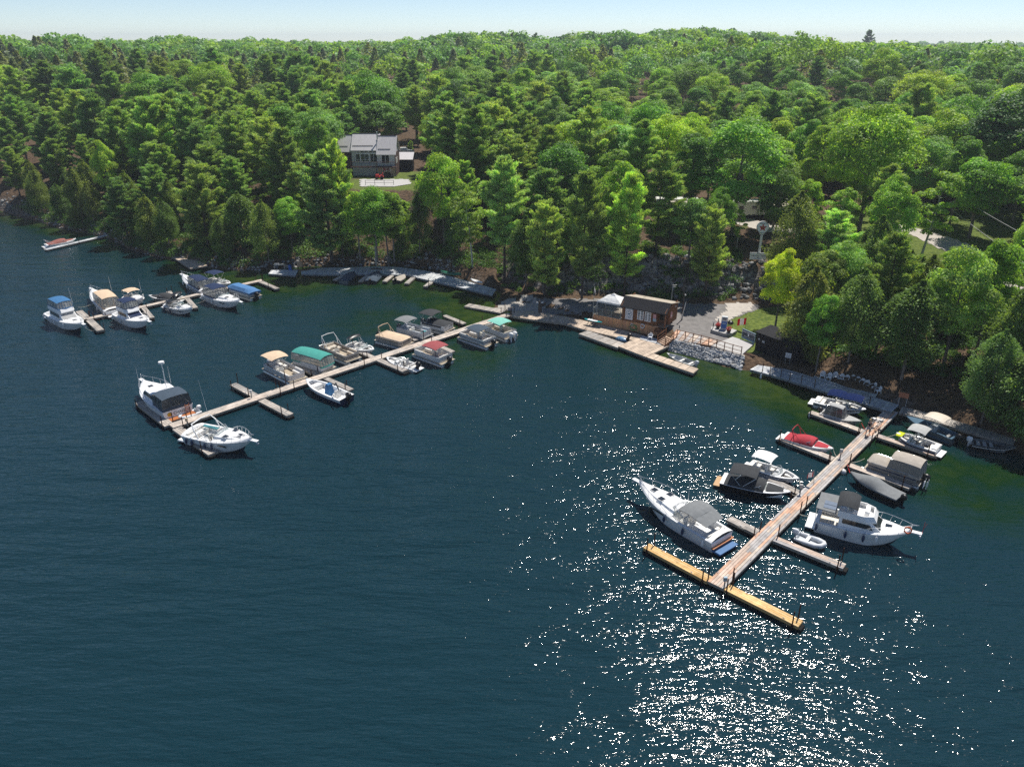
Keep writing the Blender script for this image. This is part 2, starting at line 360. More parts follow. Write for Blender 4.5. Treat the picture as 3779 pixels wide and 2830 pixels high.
# roads / lots as sheets on the ground
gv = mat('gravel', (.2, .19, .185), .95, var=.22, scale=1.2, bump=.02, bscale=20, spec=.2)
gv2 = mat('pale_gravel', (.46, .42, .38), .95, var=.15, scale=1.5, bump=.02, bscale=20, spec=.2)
rampm = mat('boat_ramp_concrete', (.4, .37, .33), .9, var=.2, scale=1.0)
def drape(name, poly, m, lift=.03, step=.45, zfix=None, label=None):
    px_, py_ = [p[0] for p in poly], [p[1] for p in poly]
    xs = np.arange(min(px_), max(px_) + step, step); ys = np.arange(min(py_), max(py_) + step, step)
    X, Y = np.meshgrid(xs, ys); nx = len(xs); Z = height(X, Y) + lift if zfix is None else np.full(X.shape, zfix)
    i = (np.arange(len(ys) - 1)[:, None] * nx + np.arange(nx - 1)[None, :]).ravel()
    cx = (X.ravel()[i] + step / 2); cy = Y.ravel()[i] + step / 2; k = inside(poly, cx + .15 * np.sin(cy * 3), cy + .15 * np.sin(cx * 3.3)); i = i[k]
    F = np.stack([i, i + 1, i + nx + 1, i + nx], -1); V = np.stack([X.ravel(), Y.ravel(), Z.ravel()], 1)
    u, inv = np.unique(F.ravel(), return_inverse=True)
    o = npmesh(name, V[u], inv.reshape(-1, 4), m, smooth=True); tag(o, kind='structure', label=label); return o
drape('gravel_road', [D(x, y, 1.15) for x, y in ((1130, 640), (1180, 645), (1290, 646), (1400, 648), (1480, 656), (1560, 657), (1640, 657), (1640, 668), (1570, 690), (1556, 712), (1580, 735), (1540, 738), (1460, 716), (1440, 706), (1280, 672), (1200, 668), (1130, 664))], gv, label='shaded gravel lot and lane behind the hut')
drape('sun_patch', [D(x, y, 1.15) for x, y in ((1570, 655), (1625, 655), (1625, 668), (1575, 690), (1560, 700), (1545, 690), (1570, 668))], gv2, .06, label='patch of sunlight on the gravel lot, painted as paler gravel')  # sun falling on the shaded lot, painted as a sheet of paler gravel
drape('boat_ramp', [D(x, y, .6) for x, y in ((1062, 668), (1085, 646), (1118, 640), (1150, 646), (1180, 664), (1160, 676), (1118, 672))], rampm, .05, label='concrete boat ramp running into the lake')
drape('gravel_drive', [D(x, y, 7) for x, y in ((1900, 485), (1960, 492), (2020, 510), (2080, 528), (2140, 552), (2230, 590), (2230, 625), (2140, 578), (2080, 553), (2020, 533), (1960, 508), (1890, 500))], gv2, .05, label='pale gravel drive beyond the trees on the right')
drape('campground_lane', [D(x, y, 7.5) for x, y in ((1440, 462), (1560, 458), (1700, 486), (1860, 503), (1850, 512), (1700, 497), (1560, 472), (1440, 473))], gv2, .05, label='gravel lane through the campground')
drape('terrace_slab', [D(x, y, 10.5) for x, y in ((778, 388), (880, 388), (890, 398), (850, 404), (780, 404))], M['concrete'], .08, label='concrete terrace below the house')
# ---------------------------------------------------------------- water
def shallow(X, Y, Z):
    ds = pdist(SHORE, X, Y); a = .55 + .7 * fbm(X, Y, 9, 8)
    bay = lerp(6.0, 26.0, sstep(-62, -45, X) * (1 - sstep(-6, 6, X))) + lerp(0, 12.0, sstep(14, 34, X))
    return np.clip(1 - ds / bay, 0, 1) ** .8 * np.clip(a, 0.12, 1)
wm = bpy.data.materials.new('lake_water'); wm.use_nodes = True; nt = wm.node_tree; B = nt.nodes['Principled BSDF']; lk = nt.links.new
B.inputs['Roughness'].default_value = .07; B.inputs['IOR'].default_value = 1.333
tc = node(nt, 'ShaderNodeTexCoord')
sa = node(nt, 'ShaderNodeAttribute', attribute_name='shallow')
wn = node(nt, 'ShaderNodeTexNoise', Scale=.6, Detail=4.0); lk(tc.outputs['Object'], wn.inputs['Vector'])
ramp = node(nt, 'ShaderNodeValToRGB'); ramp.color_ramp.elements[0].color = (.006, .027, .037, 1); ramp.color_ramp.elements[1].position = .9; ramp.color_ramp.elements[1].color = (.03, .052, .009, 1)
el = ramp.color_ramp.elements.new(.35); el.color = (.006, .026, .009, 1)
mm = node(nt, 'ShaderNodeMath', operation='MULTIPLY'); mo = node(nt, 'ShaderNodeMapRange'); mo.inputs['From Min'].default_value = .3; mo.inputs['From Max'].default_value = .7; mo.inputs['To Min'].default_value = .6; mo.inputs['To Max'].default_value = 1.25
lk(wn.outputs['Fac'], mo.inputs['Value']); lk(sa.outputs['Fac'], mm.inputs[0]); lk(mo.outputs[0], mm.inputs[1]); lk(mm.outputs[0], ramp.inputs['Fac']); lk(ramp.outputs[0], B.inputs['Base Color'])
hsum = None
WAVES = [((.55, 2.0, 1), .28, .9, 2.5, .85), ((1.3, 4.6, 1), .1, 1.0, 2.0, .36), ((.14, .4, 1), .35, 1.0, 1.5, 2.2), ((2.6, 4.0, 1), -.35, 1.0, 1.0, .09)]
for sc_, rot, s, det, amp in WAVES:
    mp = node(nt, 'ShaderNodeMapping'); mp.inputs['Rotation'].default_value = (0, 0, rot); mp.inputs['Scale'].default_value = sc_; lk(tc.outputs['Object'], mp.inputs['Vector'])
    nz = node(nt, 'ShaderNodeTexNoise', Scale=s, Detail=det); nz.inputs['Roughness'].default_value = .5; lk(mp.outputs[0], nz.inputs['Vector'])
    ml = node(nt, 'ShaderNodeMath', operation='MULTIPLY'); ml.inputs[1].default_value = amp; lk(nz.outputs['Fac'], ml.inputs[0])
    if hsum is None: hsum = ml
    else:
        ad = node(nt, 'ShaderNodeMath', operation='ADD'); lk(hsum.outputs[0], ad.inputs[0]); lk(ml.outputs[0], ad.inputs[1]); hsum = ad
wp = node(nt, 'ShaderNodeMapping'); wp.inputs['Rotation'].default_value = (0, 0, .4); wp.inputs['Scale'].default_value = (.018, .05, 1); lk(tc.outputs['Object'], wp.inputs['Vector'])
wz = node(nt, 'ShaderNodeTexNoise', Scale=1.0, Detail=3.0); lk(wp.outputs[0], wz.inputs['Vector']); wr = node(nt, 'ShaderNodeMapRange'); wr.inputs['From Min'].default_value = .35; wr.inputs['From Max'].default_value = .65; wr.inputs['To Min'].default_value = .16; wr.inputs['To Max'].default_value = .26; lk(wz.outputs['Fac'], wr.inputs['Value'])
bp = node(nt, 'ShaderNodeBump', Strength=1.0); ca = node(nt, 'ShaderNodeAttribute', attribute_name='calm'); cm_ = node(nt, 'ShaderNodeMath', operation='MULTIPLY'); lk(wr.outputs[0], cm_.inputs[0]); lk(ca.outputs['Fac'], cm_.inputs[1]); lk(cm_.outputs[0], bp.inputs['Distance']); lk(hsum.outputs[0], bp.inputs['Height']); lk(bp.outputs[0], B.inputs['Normal'])
calm = lambda X, Y, Z: .35 + .65 * sstep(3, 30, pdist(SHORE, X, Y))
lake = gridmesh('lake', coords(-150, 70, 1.1, (-1500, 1500), 1.2), coords(30, 200, 1.1, (-200, 700), 1.2), lambda X, Y: X * 0, wm, dict(shallow=shallow, calm=calm)); tag(lake, kind='structure', label='dark rippled lake water with sun glitter')
# ---------------------------------------------------------------- vegetation
def leafmat(name, use_obj=True, trans=.35, fac=(2.0, 1.75, 1.6)):
    m = bpy.data.materials.new(name); m.use_nodes = True; nt = m.node_tree; lk = nt.links.new
    b = nt.nodes['Principled BSDF']; out = nt.nodes['Material Output']; b.inputs['Roughness'].default_value = .55; b.inputs['Specular IOR Level'].default_value = .35
    at = node(nt, 'ShaderNodeAttribute', attribute_name='tint'); col = at.outputs['Color']
    if use_obj:
        oi = node(nt, 'ShaderNodeObjectInfo'); vm = node(nt, 'ShaderNodeVectorMath', operation='MULTIPLY'); lk(oi.outputs['Color'], vm.inputs[0]); lk(col, vm.inputs[1]); col = vm.outputs[0]
    gv_ = node(nt, 'ShaderNodeVectorMath', operation='MULTIPLY'); gv_.inputs[1].default_value = fac; lk(col, gv_.inputs[0]); col = gv_.outputs[0]; lk(col, b.inputs['Base Color'])
    t = node(nt, 'ShaderNodeBsdfTranslucent'); v2 = node(nt, 'ShaderNodeVectorMath', operation='MULTIPLY'); v2.inputs[1].default_value = (1.4, 1.35, .5); lk(col, v2.inputs[0]); lk(v2.outputs[0], t.inputs['Color'])
    mx = node(nt, 'ShaderNodeMixShader'); mx.inputs[0].default_value = trans; lk(b.outputs[0], mx.inputs[1]); lk(t.outputs[0], mx.inputs[2]); lk(mx.outputs[0], out.inputs['Surface'])
    return m
M['leaf'] = leafmat('leaf_surface', trans=.45); M['needle'] = leafmat('needle_surface', trans=.38, fac=(1.8, 2.15, 2.1)); M['farleaf'] = leafmat('far_leaf_surface', use_obj=False, trans=.42, fac=(1.75, 1.65, 1.8))
def unit(a): return a / (np.linalg.norm(a, axis=1, keepdims=True) + 1e-9)
def quads(c, n, size, asp, along=None, rng=RNG):
    """rhombic leaf cards: centre, normal, size -> verts, faces"""
    k = len(c); r = unit(rng.normal(size=(k, 3))) if along is None else along
    u = unit(np.cross(n, r)); v = np.cross(n, u) if along is None else along
    if along is not None: u = unit(np.cross(along, n))
    s = np.asarray(size).reshape(-1, 1)
    V = np.stack([c - v * s, c - u * s * asp, c + v * s, c + u * s * asp], 1).reshape(-1, 3)
    F = np.arange(4 * k).reshape(-1, 4); return V, F
def crown_points(kind, h, r, nl, per, rng):
    """lobed broadleaf crown: list of leaf centres, normals, lobe tint"""
    P = []; Nn = []; T = []
    zc = h * .62; rz = h * .40
    for i in range(nl):
        d = rng.normal(size=3); d /= np.linalg.norm(d); d[2] = d[2] * .9 + .15
        k = rng.uniform(.45, 1.0) ** .5
        c = np.array([d[0] * r * k * .85, d[1] * r * k * .85, zc + d[2] * rz * k])
        tap = 1 - .45 * max(0, (c[2] - zc) / rz); c[:2] *= tap
        lr = r * rng.uniform(.15, .36)
        dd = unit(rng.normal(size=(per, 3))); dd[:, 2] = np.where(dd[:, 2] < -.35, -dd[:, 2], dd[:, 2])
        p = c + dd * lr * np.array([1.15, 1.15, .75]) * rng.uniform(.62, 1.08, (per, 1))
        P.append(p); Nn.append(unit(dd + rng.normal(size=(per, 3)) * .55 + np.array([0, 0, .35]))); T.append(rng.uniform(.72, 1.28) * rng.uniform(.7, 1.3, per))
    return np.concatenate(P), np.concatenate(Nn), np.concatenate(T)
def broad_crown(seed, h, r, nl=62, per=400, size=.165):
    rng = np.random.default_rng(seed); P, Nn, T = crown_points('b', h, r, nl, per, rng)
    V, F = quads(P, Nn, rng.uniform(.6, 1.3, len(P)) * size, .62, rng=rng)
    c = np.stack([T * rng.uniform(.9, 1.12, len(T)), T, T * .9], 1); return V, F, c
def pine_crown(seed, h, r, lo=.18, size=.29, shaggy=1.0, dens=1.0):
    rng = np.random.default_rng(seed); C = []; A = []; T = []; z = h * lo; branches = []
    while z < h * .985:
        t = (z / h - lo) / (1 - lo); prof = (min(1, .6 + t * 1.5) if t < .28 else (1 - .93 * ((t - .28) / .72) ** 1.9)) * r + .25
        for b in range(int(rng.integers(3, 6))):
            az = rng.uniform(0, 2 * PI); L = prof * rng.uniform(.6, 1.15); up = lerp(-.05, .55, t) + rng.uniform(-.1, .12)
            dirv = np.array([math.cos(az), math.sin(az), up]); side = np.array([-math.sin(az), math.cos(az), 0])
            branches.append((z, dirv, L)); n = int((12 + 17 * L) * dens); tone = rng.uniform(.75, 1.25)
            s = rng.uniform(.22, 1, n) ** .8; wid = (1 - s) * .42 * L + .18
            off = rng.uniform(-1, 1, n) * wid
            base = np.array([0, 0, z]) + dirv * (s * L)[:, None] + side * off[:, None]; base[:, 2] += .18 * L * s ** 2 + rng.normal(size=n) * .1
            for k in range(7):
                C.append(base + rng.normal(size=(n, 3)) * np.array([.24, .24, .08])); a = dirv * .7 + side * (off / wid)[:, None] * .8 + rng.normal(size=(n, 3)) * .55 + np.array([0, 0, .35]); A.append(unit(a)); T.append(np.full(n, tone) * rng.uniform(.7, 1.3, n) * (1 + .25 * (s > .75)))
        z += rng.uniform(.4, .8) * shaggy
    C = np.concatenate(C); A = np.concatenate(A); T = np.concatenate(T); nn = unit(rng.normal(size=C.shape) + np.array([0, 0, .9]))
    V, F = quads(C, nn, rng.uniform(.6, 1.25, len(C)) * size, .26, along=A, rng=rng)
    return V, F, np.stack([T * rng.uniform(.9, 1.2, len(T)), T, T * .85], 1), branches
def cedar_crown(seed, h, r, n=26000, size=.135, lo=.03):
    rng = np.random.default_rng(seed); nb = 60; cz = lo + (1 - lo) * rng.uniform(.02, 1, nb) ** .9; br = rng.uniform(.5, 1.32, nb); az = rng.uniform(0, 2 * PI, nb)
    prof = lambda t: r * np.clip((1 - (np.clip((t - lo) / (1 - lo), 0, 1)) ** 2.8) ** .75 * (.62 + .38 * np.clip((t - lo) / .2, 0, 1)), .05, 1)
    i = rng.integers(0, nb, n); t = np.clip(cz[i] + rng.normal(size=n) * .05, lo, 1.02); a = az[i] + rng.normal(size=n) * .28
    rr = prof(t) * rng.uniform(.5, 1.08, n) * br[i]; P = np.stack([np.cos(a) * rr, np.sin(a) * rr, t * h], 1)
    nn = unit(np.stack([np.cos(a), np.sin(a), np.full(n, .5)], 1) + rng.normal(size=(n, 3)) * .55); al = unit(np.stack([np.cos(a) * .5, np.sin(a) * .5, rng.uniform(-.6, .9, n)], 1))
    V, F = quads(P, nn, rng.uniform(.6, 1.3, n) * size, .42, along=al, rng=rng)
    T = (.75 + .5 * ((i * 7919) % 97) / 97) * rng.uniform(.75, 1.25, n); return V, F, np.stack([T * 1.05, T, T * .9], 1)
def meshdata(name, V, F, c, mats):
    o = npmesh(name, V, F, mats, fcol=c); me = o.data; bpy.data.objects.remove(o); return me
def trunk_mesh(seed, h, r0, m, limbs=5, lean=.3, top=.9, branches=None, limb_from=.35, bend=.3):
    rng = random.Random(seed); b = MB(); pts = []; ax, ay = rng.uniform(-lean, lean), rng.uniform(-lean, lean)
    for i in range(7):
        t = i / 6; pts.append((ax * t * t + bend * math.sin(t * 5 + seed) * t * .5, ay * t * t, -1.2 + t * (h * top + 1.2)))
    b.tube(pts, [r0 * 1.25, r0, r0 * .86, r0 * .7, r0 * .5, r0 * .32, r0 * .12], 7)
    for i in range(limbs):
        t = rng.uniform(limb_from, .85); z = h * top * t; az = rng.uniform(0, 2 * PI); L = h * .26 * rng.uniform(.7, 1.2) * (1.2 - t)
        k = t; x, y = ax * k * k, ay * k * k; up = rng.uniform(.45, 1.1)
        p = [(x, y, z), (x + math.cos(az) * L * .4, y + math.sin(az) * L * .4, z + up * L * .3), (x + math.cos(az) * L, y + math.sin(az) * L, z + up * L)]
        b.tube(p, [r0 * .34, r0 * .22, r0 * .06], 5)
    if branches:
        for z, d, L in branches[::4]:
            b.tube([(0, 0, z), tuple(np.array([0, 0, z]) + d * L * .5), tuple(np.array([0, 0, z]) + d * L * .85 + np.array([0, 0, .1 * L]))], [.05, .035, .015], 4)
    o = b.build('trunk', m, smooth=True); me = o.data; bpy.data.objects.remove(o); return me
BROAD = []; PINE = []; CEDAR = []; BIRCH = []; YOUNG = []
for i, (h, r) in enumerate(((15, 5.0), (13.5, 5.4), (16.5, 4.6), (12, 4.4), (14.5, 6.0))):
    BROAD.append((h, meshdata('crown', *broad_crown(20 + i, h, r), 'leaf'), trunk_mesh(20 + i, h, .24, 'barkgrey', 9)))
for i, (h, r, lo) in enumerate(((18, 4.7, .12), (20, 5.0, .2), (16, 4.6, .1), (19, 4.0, .3), (17, 5.4, .15))):
    V, F, c, br = pine_crown(40 + i, h, r, lo); PINE.append((h, meshdata('crown', V, F, c, 'needle'), trunk_mesh(40 + i, h, .25, 'barkdark', 0, .1, .97, br, bend=.1)))
for i, (h, r) in enumerate(((9, 2.2), (11, 2.4), (7.5, 2.3), (12.5, 2.8))):
    CEDAR.append((h, meshdata('crown', *cedar_crown(60 + i, h, r, lo=.2 if i % 2 else .03), 'needle'), trunk_mesh(60 + i, h, .14, 'barkgrey', 0, .05)))
for i, (h, r) in enumerate(((13, 2.6), (11.5, 3.0))):
    BIRCH.append((h, meshdata('crown', *broad_crown(80 + i, h, r, 30, 260, .15), 'leaf'), trunk_mesh(80 + i, h, .15, 'barkbirch', 8, .9)))
for i, (h, r) in enumerate(((7, 2.3), (5.5, 2.0))):
    YOUNG.append((h, meshdata('crown', *broad_crown(90 + i, h, r, 26, 240, .16), 'leaf'), trunk_mesh(90 + i, h, .1, 'barkgrey', 6, .2)))
KIND = dict(pine=(PINE, 'pine_tree', 'pine tree'), broad=(BROAD, 'broadleaf_tree', 'broadleaf tree'), cedar=(CEDAR, 'cedar_tree', 'cedar tree'), birch=(BIRCH, 'birch_tree', 'birch tree'), young=(YOUNG, 'young_tree', 'young tree'))
CLR = dict(pine=((.12, .165, .055), (.15, .185, .06), (.1, .15, .055), (.15, .19, .06)), broad=((.1, .22, .035), (.14, .26, .035), (.08, .19, .035), (.18, .3, .035), (.12, .24, .07)),
           cedar=((.11, .14, .035), (.085, .125, .035), (.13, .15, .04)), birch=((.16, .27, .05), (.13, .24, .05)), young=((.14, .27, .04), (.11, .22, .04)))
NT = [0]
def tree(kind, x, y, h, label, group=None, col=None, z=None, var=None, wide=1.0, lean=(0, 0)):
    pool, nm, cat = KIND[kind]; NT[0] += 1; k = NT[0] * 7 % len(pool) if var is None else var; h0, cm, tm = pool[k]
    rng = random.Random(NT[0] * 31 + 5); s = h / h0
    r = thing(nm, label, cat, (x, y, (h1(x, y) if z is None else z) - .1), rng.uniform(0, 2 * PI), group); r.scale = (s * wide, s * wide, s)
    if lean != (0, 0): r.rotation_euler = (lean[0], lean[1], 0)
    c = col or rng.choice(CLR[kind]); j = rng.uniform(.85, 1.18)
    cr = bpy.data.objects.new('crown', cm); COL.objects.link(cr); cr.parent = r; cr.color = (c[0] * j * rng.uniform(.92, 1.1), c[1] * j, c[2] * j, 1)
    tr = bpy.data.objects.new('trunk', tm); COL.objects.link(tr); tr.parent = r
    return r
TREEPTS = []
def base_z(px, py, z0):  # ray onto the terrain
    z = z0
    for _ in range(25): x, y = G(px, py, z); z = lerp(z, max(0, h1(x, y)), .6)
    return x, y, z
def ptree(kind, px, pyb, pyt, label, **kw):
    """tree whose foot is seen at (px, pyb) and whose top reaches photo row pyt"""
    x, y, z = base_z(px, pyb, kw.pop('z0', 3.0)); h = zat(pyt, y) - z; TREEPTS.append((x, y, 2.4)); return tree(kind, x, y, max(h, 2), label, z=z, **kw)
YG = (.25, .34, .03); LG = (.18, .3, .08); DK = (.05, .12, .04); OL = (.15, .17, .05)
# --- trees the photo singles out (source pixels: foot x, foot y, top y)
ptree('pine', 1862, 1035, 578, 'tall white pine with long bare grey trunk behind the curved walkway', group=None, col=(.15,.21,.08), var=3, wide=.85)
ptree('pine', 2303, 1095, 640, 'big white pine with bare lower trunk directly behind the brown hut', col=(.19,.26,.07), var=1, wide=.72)
ptree('broad', 2860, 1215, 930, 'young maple with glowing yellow green leaves beside the gas dock sign', col=YG, var=0, wide=.8, z0=1.8)
ptree('birch', 1388, 975, 745, 'slender birch with crooked white trunk beside the shaded curved walkway', var=0, col=LG)
ptree('birch', 1745, 985, 700, 'leaning birch with white trunk left of the tall bare pine', var=1, lean=(0, -.08))
ptree('pine', 3060, 1010, 780, 'wispy pine with see-through blue green crown in front of the gravel drive', var=4, z0=5, col=(.18,.25,.1), wide=1.05)
ptree('birch', 3395, 960, 640, 'tall leaning grey trunked tree with thin crown beside the gravel drive', z0=6, var=0, lean=(0, .12), wide=1.3)
ptree('young', 2900, 1000, 930, 'small yellow green bush maple at the foot of the white marina sign', col=YG, z0=4)
ptree('cedar', 3620, 1560, 1220, 'broad rounded cedar on the bank above the right end of the boardwalk', var=3, wide=1.0, col=(.12,.17,.06), z0=1)
ptree('cedar', 3325, 1400, 1040, 'dense dark cedar just behind the row of white chairs', var=1, wide=1.25, z0=1)
ptree('cedar', 3130, 1335, 1000, 'tall cedar behind the left half of the chair row', var=3, wide=1.1, z0=1, col=(.1,.15,.045))
ptree('cedar', 2960, 1325, 990, 'cedar growing behind the dark storage shed', var=0, wide=1.0, z0=1.8, col=OL)
ptree('broad', 3010, 1370, 1090, 'vivid green low maple hanging over the boardwalk beside the small white notices', col=(.1,.25,.045), var=3, wide=.6, z0=1)
ptree('cedar', 3760, 1600, 1290, 'cedar cut by the right edge above the moored black skiff', var=2, wide=1.2, z0=1)
ptree('broad', 3480, 1350, 950, 'round bright maple with pale leaf clusters above the right bank', col=LG, var=1, z0=3, wide=.8)
ptree('broad', 2700, 870, 470, 'very large maple with layered bright green crown left of the round star sign', col=(.12,.25,.05), var=1, z0=7, wide=1.15)
ptree('broad', 3170, 850, 400, 'huge spreading maple with olive green dome above the gravel drive', col=(.15,.26,.04), var=4, z0=7, wide=1.0)
ptree('broad', 3250, 1000, 660, 'maple with vivid green layered boughs in front of the drive', col=(.14,.26,.05), var=0, z0=6, wide=.8)
ptree('broad', 1640, 900, 595, 'bright yellow green broadleaf tree right of the house', col=(.17,.29,.045), var=1, z0=5, wide=.85)
ptree('young', 1430, 905, 700, 'leafy young tree in front of the house terrace', z0=5, col=(.13,.24,.06))
ptree('broad', 1370, 560, 270, 'big dark green oak standing behind the house', col=(.075,.19,.03), var=4, z0=10, wide=1.1)
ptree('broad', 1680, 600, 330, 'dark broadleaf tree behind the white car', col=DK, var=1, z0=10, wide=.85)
ptree('pine', 1255, 830, 520, 'yellow green pine covering the left end of the house', col=(.22,.27,.07), var=0, z0=7, wide=.6)
ptree('young', 1350, 800, 705, 'small yellow green tree below the left end of the terrace', z0=7, col=(.2,.34,.05))
ptree('pine', 1215, 870, 560, 'tall pine left of the house terrace', var=2, z0=6)
ptree('broad', 1080, 930, 730, 'bright broadleaf tree hanging over the water left of the walkway', col=(.12,.25,.05), var=3, z0=2, wide=.8)
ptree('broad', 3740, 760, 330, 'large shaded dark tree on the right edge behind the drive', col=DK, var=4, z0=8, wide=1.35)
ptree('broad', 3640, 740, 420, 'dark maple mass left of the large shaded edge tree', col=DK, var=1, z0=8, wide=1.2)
ptree('broad', 3760, 1060, 800, 'pale leaved tree on the right edge below the power lines', col=LG, var=0, z0=6, wide=.75)
ptree('broad', 2420, 640, 480, 'pale fluffy lime green tree in the middle of the hillside', col=(.27,.38,.06), var=3, z0=9, wide=.7)
ptree('broad', 420, 770, 525, 'glowing lime green tree near the left shore', col=(.18,.3,.045), var=0, z0=6, wide=.6)
ptree('broad', 800, 440, 235, 'large yellow green crown high on the left hillside', col=(.17,.29,.04), var=4, z0=11, wide=1.0)
ptree('pine', 2010, 1050, 740, 'dark pine on the leaf littered slope left of the hut', z0=4, var=2, wide=.8)
ptree('pine', 2150, 1020, 640, 'tall pine on the slope left of the big pine behind the hut', z0=5, var=4, wide=.65)
ptree('cedar', 1940, 1050, 800, 'dark cedar right of the bare trunked white pine', z0=3, var=1)
ptree('pine', 2610, 1010, 760, 'small pine on the cliff left of the white marina sign', z0=5, var=2, wide=.75)
ptree('broad', 2540, 960, 730, 'bushy maple on the cliff top between hut and star sign', z0=7, var=3, wide=.9)
ptree('pine', 2420, 930, 560, 'wide green pine rising behind the cliff top maple', z0=7, var=1)
ptree('broad', 3000, 1250, 930, 'olive green tree right of the glowing yellow maple', z0=2, var=3, wide=.8, col=(.11, .17, .04))
ptree('pine', 3230, 1300, 860, 'tall olive green pine in the middle of the right bank', z0=3, var=1, wide=.9, col=(.13, .17, .05))
ptree('broad', 3600, 1300, 900, 'leafy tree behind the broad rounded cedar on the right bank', z0=4, var=2, wide=.8)
ptree('broad', 3080, 1180, 900, 'dense green maple behind the olive cedars on the right bank', z0=4, var=4, wide=.8)
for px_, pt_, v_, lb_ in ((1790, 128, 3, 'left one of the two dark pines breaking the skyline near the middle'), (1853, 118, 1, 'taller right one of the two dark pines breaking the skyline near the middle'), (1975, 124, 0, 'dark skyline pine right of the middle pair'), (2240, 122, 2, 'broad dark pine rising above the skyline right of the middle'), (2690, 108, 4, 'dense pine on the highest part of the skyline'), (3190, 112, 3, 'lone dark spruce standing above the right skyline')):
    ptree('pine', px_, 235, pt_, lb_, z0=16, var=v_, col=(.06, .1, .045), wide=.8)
for i, (px_, pb_, pt_, k_, lb_) in enumerate(((1320, 850, 712, 'broad', 'round green tree just below the left end of the house terrace'), (1385, 860, 708, 'broad', 'green tree below the middle of the house terrace'), (1450, 880, 715, 'broad', 'green tree below the right end of the house terrace'), (1500, 900, 740, 'pine', 'small pine on the bank right below the house'), (1550, 940, 720, 'cedar', 'cedar on the bank left of the bright tree by the house'), (1290, 930, 770, 'pine', 'pine above the shaded slips with small boats'), (1480, 960, 800, 'cedar', 'cedar just behind the sunlit bend of the curved walkway'))):
    ptree(k_, px_, pb_, pt_, lb_, z0=5, wide=.85, var=i % 3)
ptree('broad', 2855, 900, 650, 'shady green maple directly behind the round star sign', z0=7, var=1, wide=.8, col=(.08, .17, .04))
ptree('broad', 2960, 905, 670, 'green maple between the star sign and the wispy pine', z0=7, var=2, wide=.9)
ptree('broad', 2640, 930, 700, 'green maple on the cliff top just left of the round star sign', z0=7, var=0, wide=.8)
# --- the rest of the woods, by Poisson sampling of the land
KEEP = [LOT, HPAD, [D(x, y, 10.5) for x, y in ((720, 350), (930, 315), (975, 395), (900, 412), (860, 420), (770, 422), (735, 412), (715, 380))], [D(x, y, 7) for x, y in ((1860, 475), (1960, 480), (2230, 570), (2230, 640), (2140, 600), (2000, 545), (1880, 515))], [D(x, y, 7) for x, y in ((1440, 452), (1560, 445), (1640, 460), (1640, 490), (1560, 484), (1440, 480))], [D(x, y, 6) for x, y in ((1600, 510), (1720, 510), (1700, 590), (1600, 590))], [D(x, y, 2) for x, y in ((1640, 690), (1700, 700), (1720, 780), (1780, 800), (1880, 830), (1640, 800))], [D(x, y, 8.5) for x, y in ((2110, 490), (2240, 500), (2240, 560), (2110, 540))], FLAT]
def blocked(x, y, X=None):
    a, b_ = np.array([x]), np.array([y]); return any(inside(p, a, b_)[0] for p in KEEP)
rng = np.random.default_rng(5); cell = {}; pts = []
def try_pt(x, y, rad):
    gx, gy = int(x // 6), int(y // 6)
    for i in range(gx - 2, gx + 3):
        for j in range(gy - 2, gy + 3):
            for (u, v, r_) in cell.get((i, j), ()):
                if (u - x) ** 2 + (v - y) ** 2 < (.5 * (rad + r_)) ** 2: return False
    cell.setdefault((gx, gy), []).append((x, y, rad)); return True
for x, y, r_ in TREEPTS: cell.setdefault((int(x // 6), int(y // 6)), []).append((x, y, 5.5))
NC = 26000; R_ = np.sqrt(rng.uniform(50 ** 2, 470 ** 2, NC)); R_[:15000] = np.sqrt(rng.uniform(50 ** 2, 240 ** 2, 15000)); A_ = rng.uniform(-.72, .72, NC)
CX, CY = R_ * np.sin(A_), R_ * np.cos(A_); CD = pdist(SHORE, CX, CY); CI = inside(LAND, CX, CY); CB = np.zeros(NC, bool)
for p in KEEP: CB |= inside(p, CX, CY)
CB |= (pdist(LOT + LOT[:1], CX, CY) < 2.6); CFX = CX / (CY * _C + 30 * _S)
order = np.arange(NC); CZ = height(CX, CY)
for i in order:
    if not CI[i] or CB[i] or CD[i] < 1.3 or (CX[i] > 30 and CD[i] < 5.5): continue
    x, y, d = CX[i], CY[i], CD[i]; R = R_[i]
    if R < 95 and x < 27: continue
    fx = CFX[i]; nzv = fbm(np.array([x]), np.array([y]), 26, 12)[0]
    pp = .85 if fx < -.18 else (.5 if fx < .12 else .12); pp += .3 * nzv
    if R > 230: pp -= .2
    if d < 7 and rng.random() < .6: kind = 'cedar'
    else: kind = 'pine' if rng.random() < pp else 'broad'
    if fx > .25 and d < 34 and R < 125: kind = 'cedar' if rng.random() < .5 else kind
    if kind == 'broad' and rng.random() < .07: kind = 'birch'
    rad = dict(pine=6.6, broad=9.0, cedar=4.0, birch=5)[kind] * (1 if R < 215 else 1.35)
    if try_pt(x, y, rad): pts.append((R, x, y, kind, float(CZ[i]), d, fx))
pts.sort(); cnt = {}; far = []
LIM = dict(pine=285, broad=270, cedar=150, birch=40)
def place_words(fx, R, d, kind):
    side = 'far left shore' if fx < -.42 else ('left hillside' if fx < -.2 else ('hillside beside the house' if fx < -.13 else ('slope between house and hut' if fx < .08 else ('slope above the cliff' if fx < .25 else 'wooded slope on the right'))))
    dep = 'at the water edge of the' if d < 8 else ('in the lower' if R < 165 else 'higher up on the')
    look = dict(pine='shaggy dark green pine', broad='rounded bright green broadleaf tree', cedar='narrow olive green cedar', birch='slender light green birch')[kind]
    return look + ' ' + dep + ' ' + side
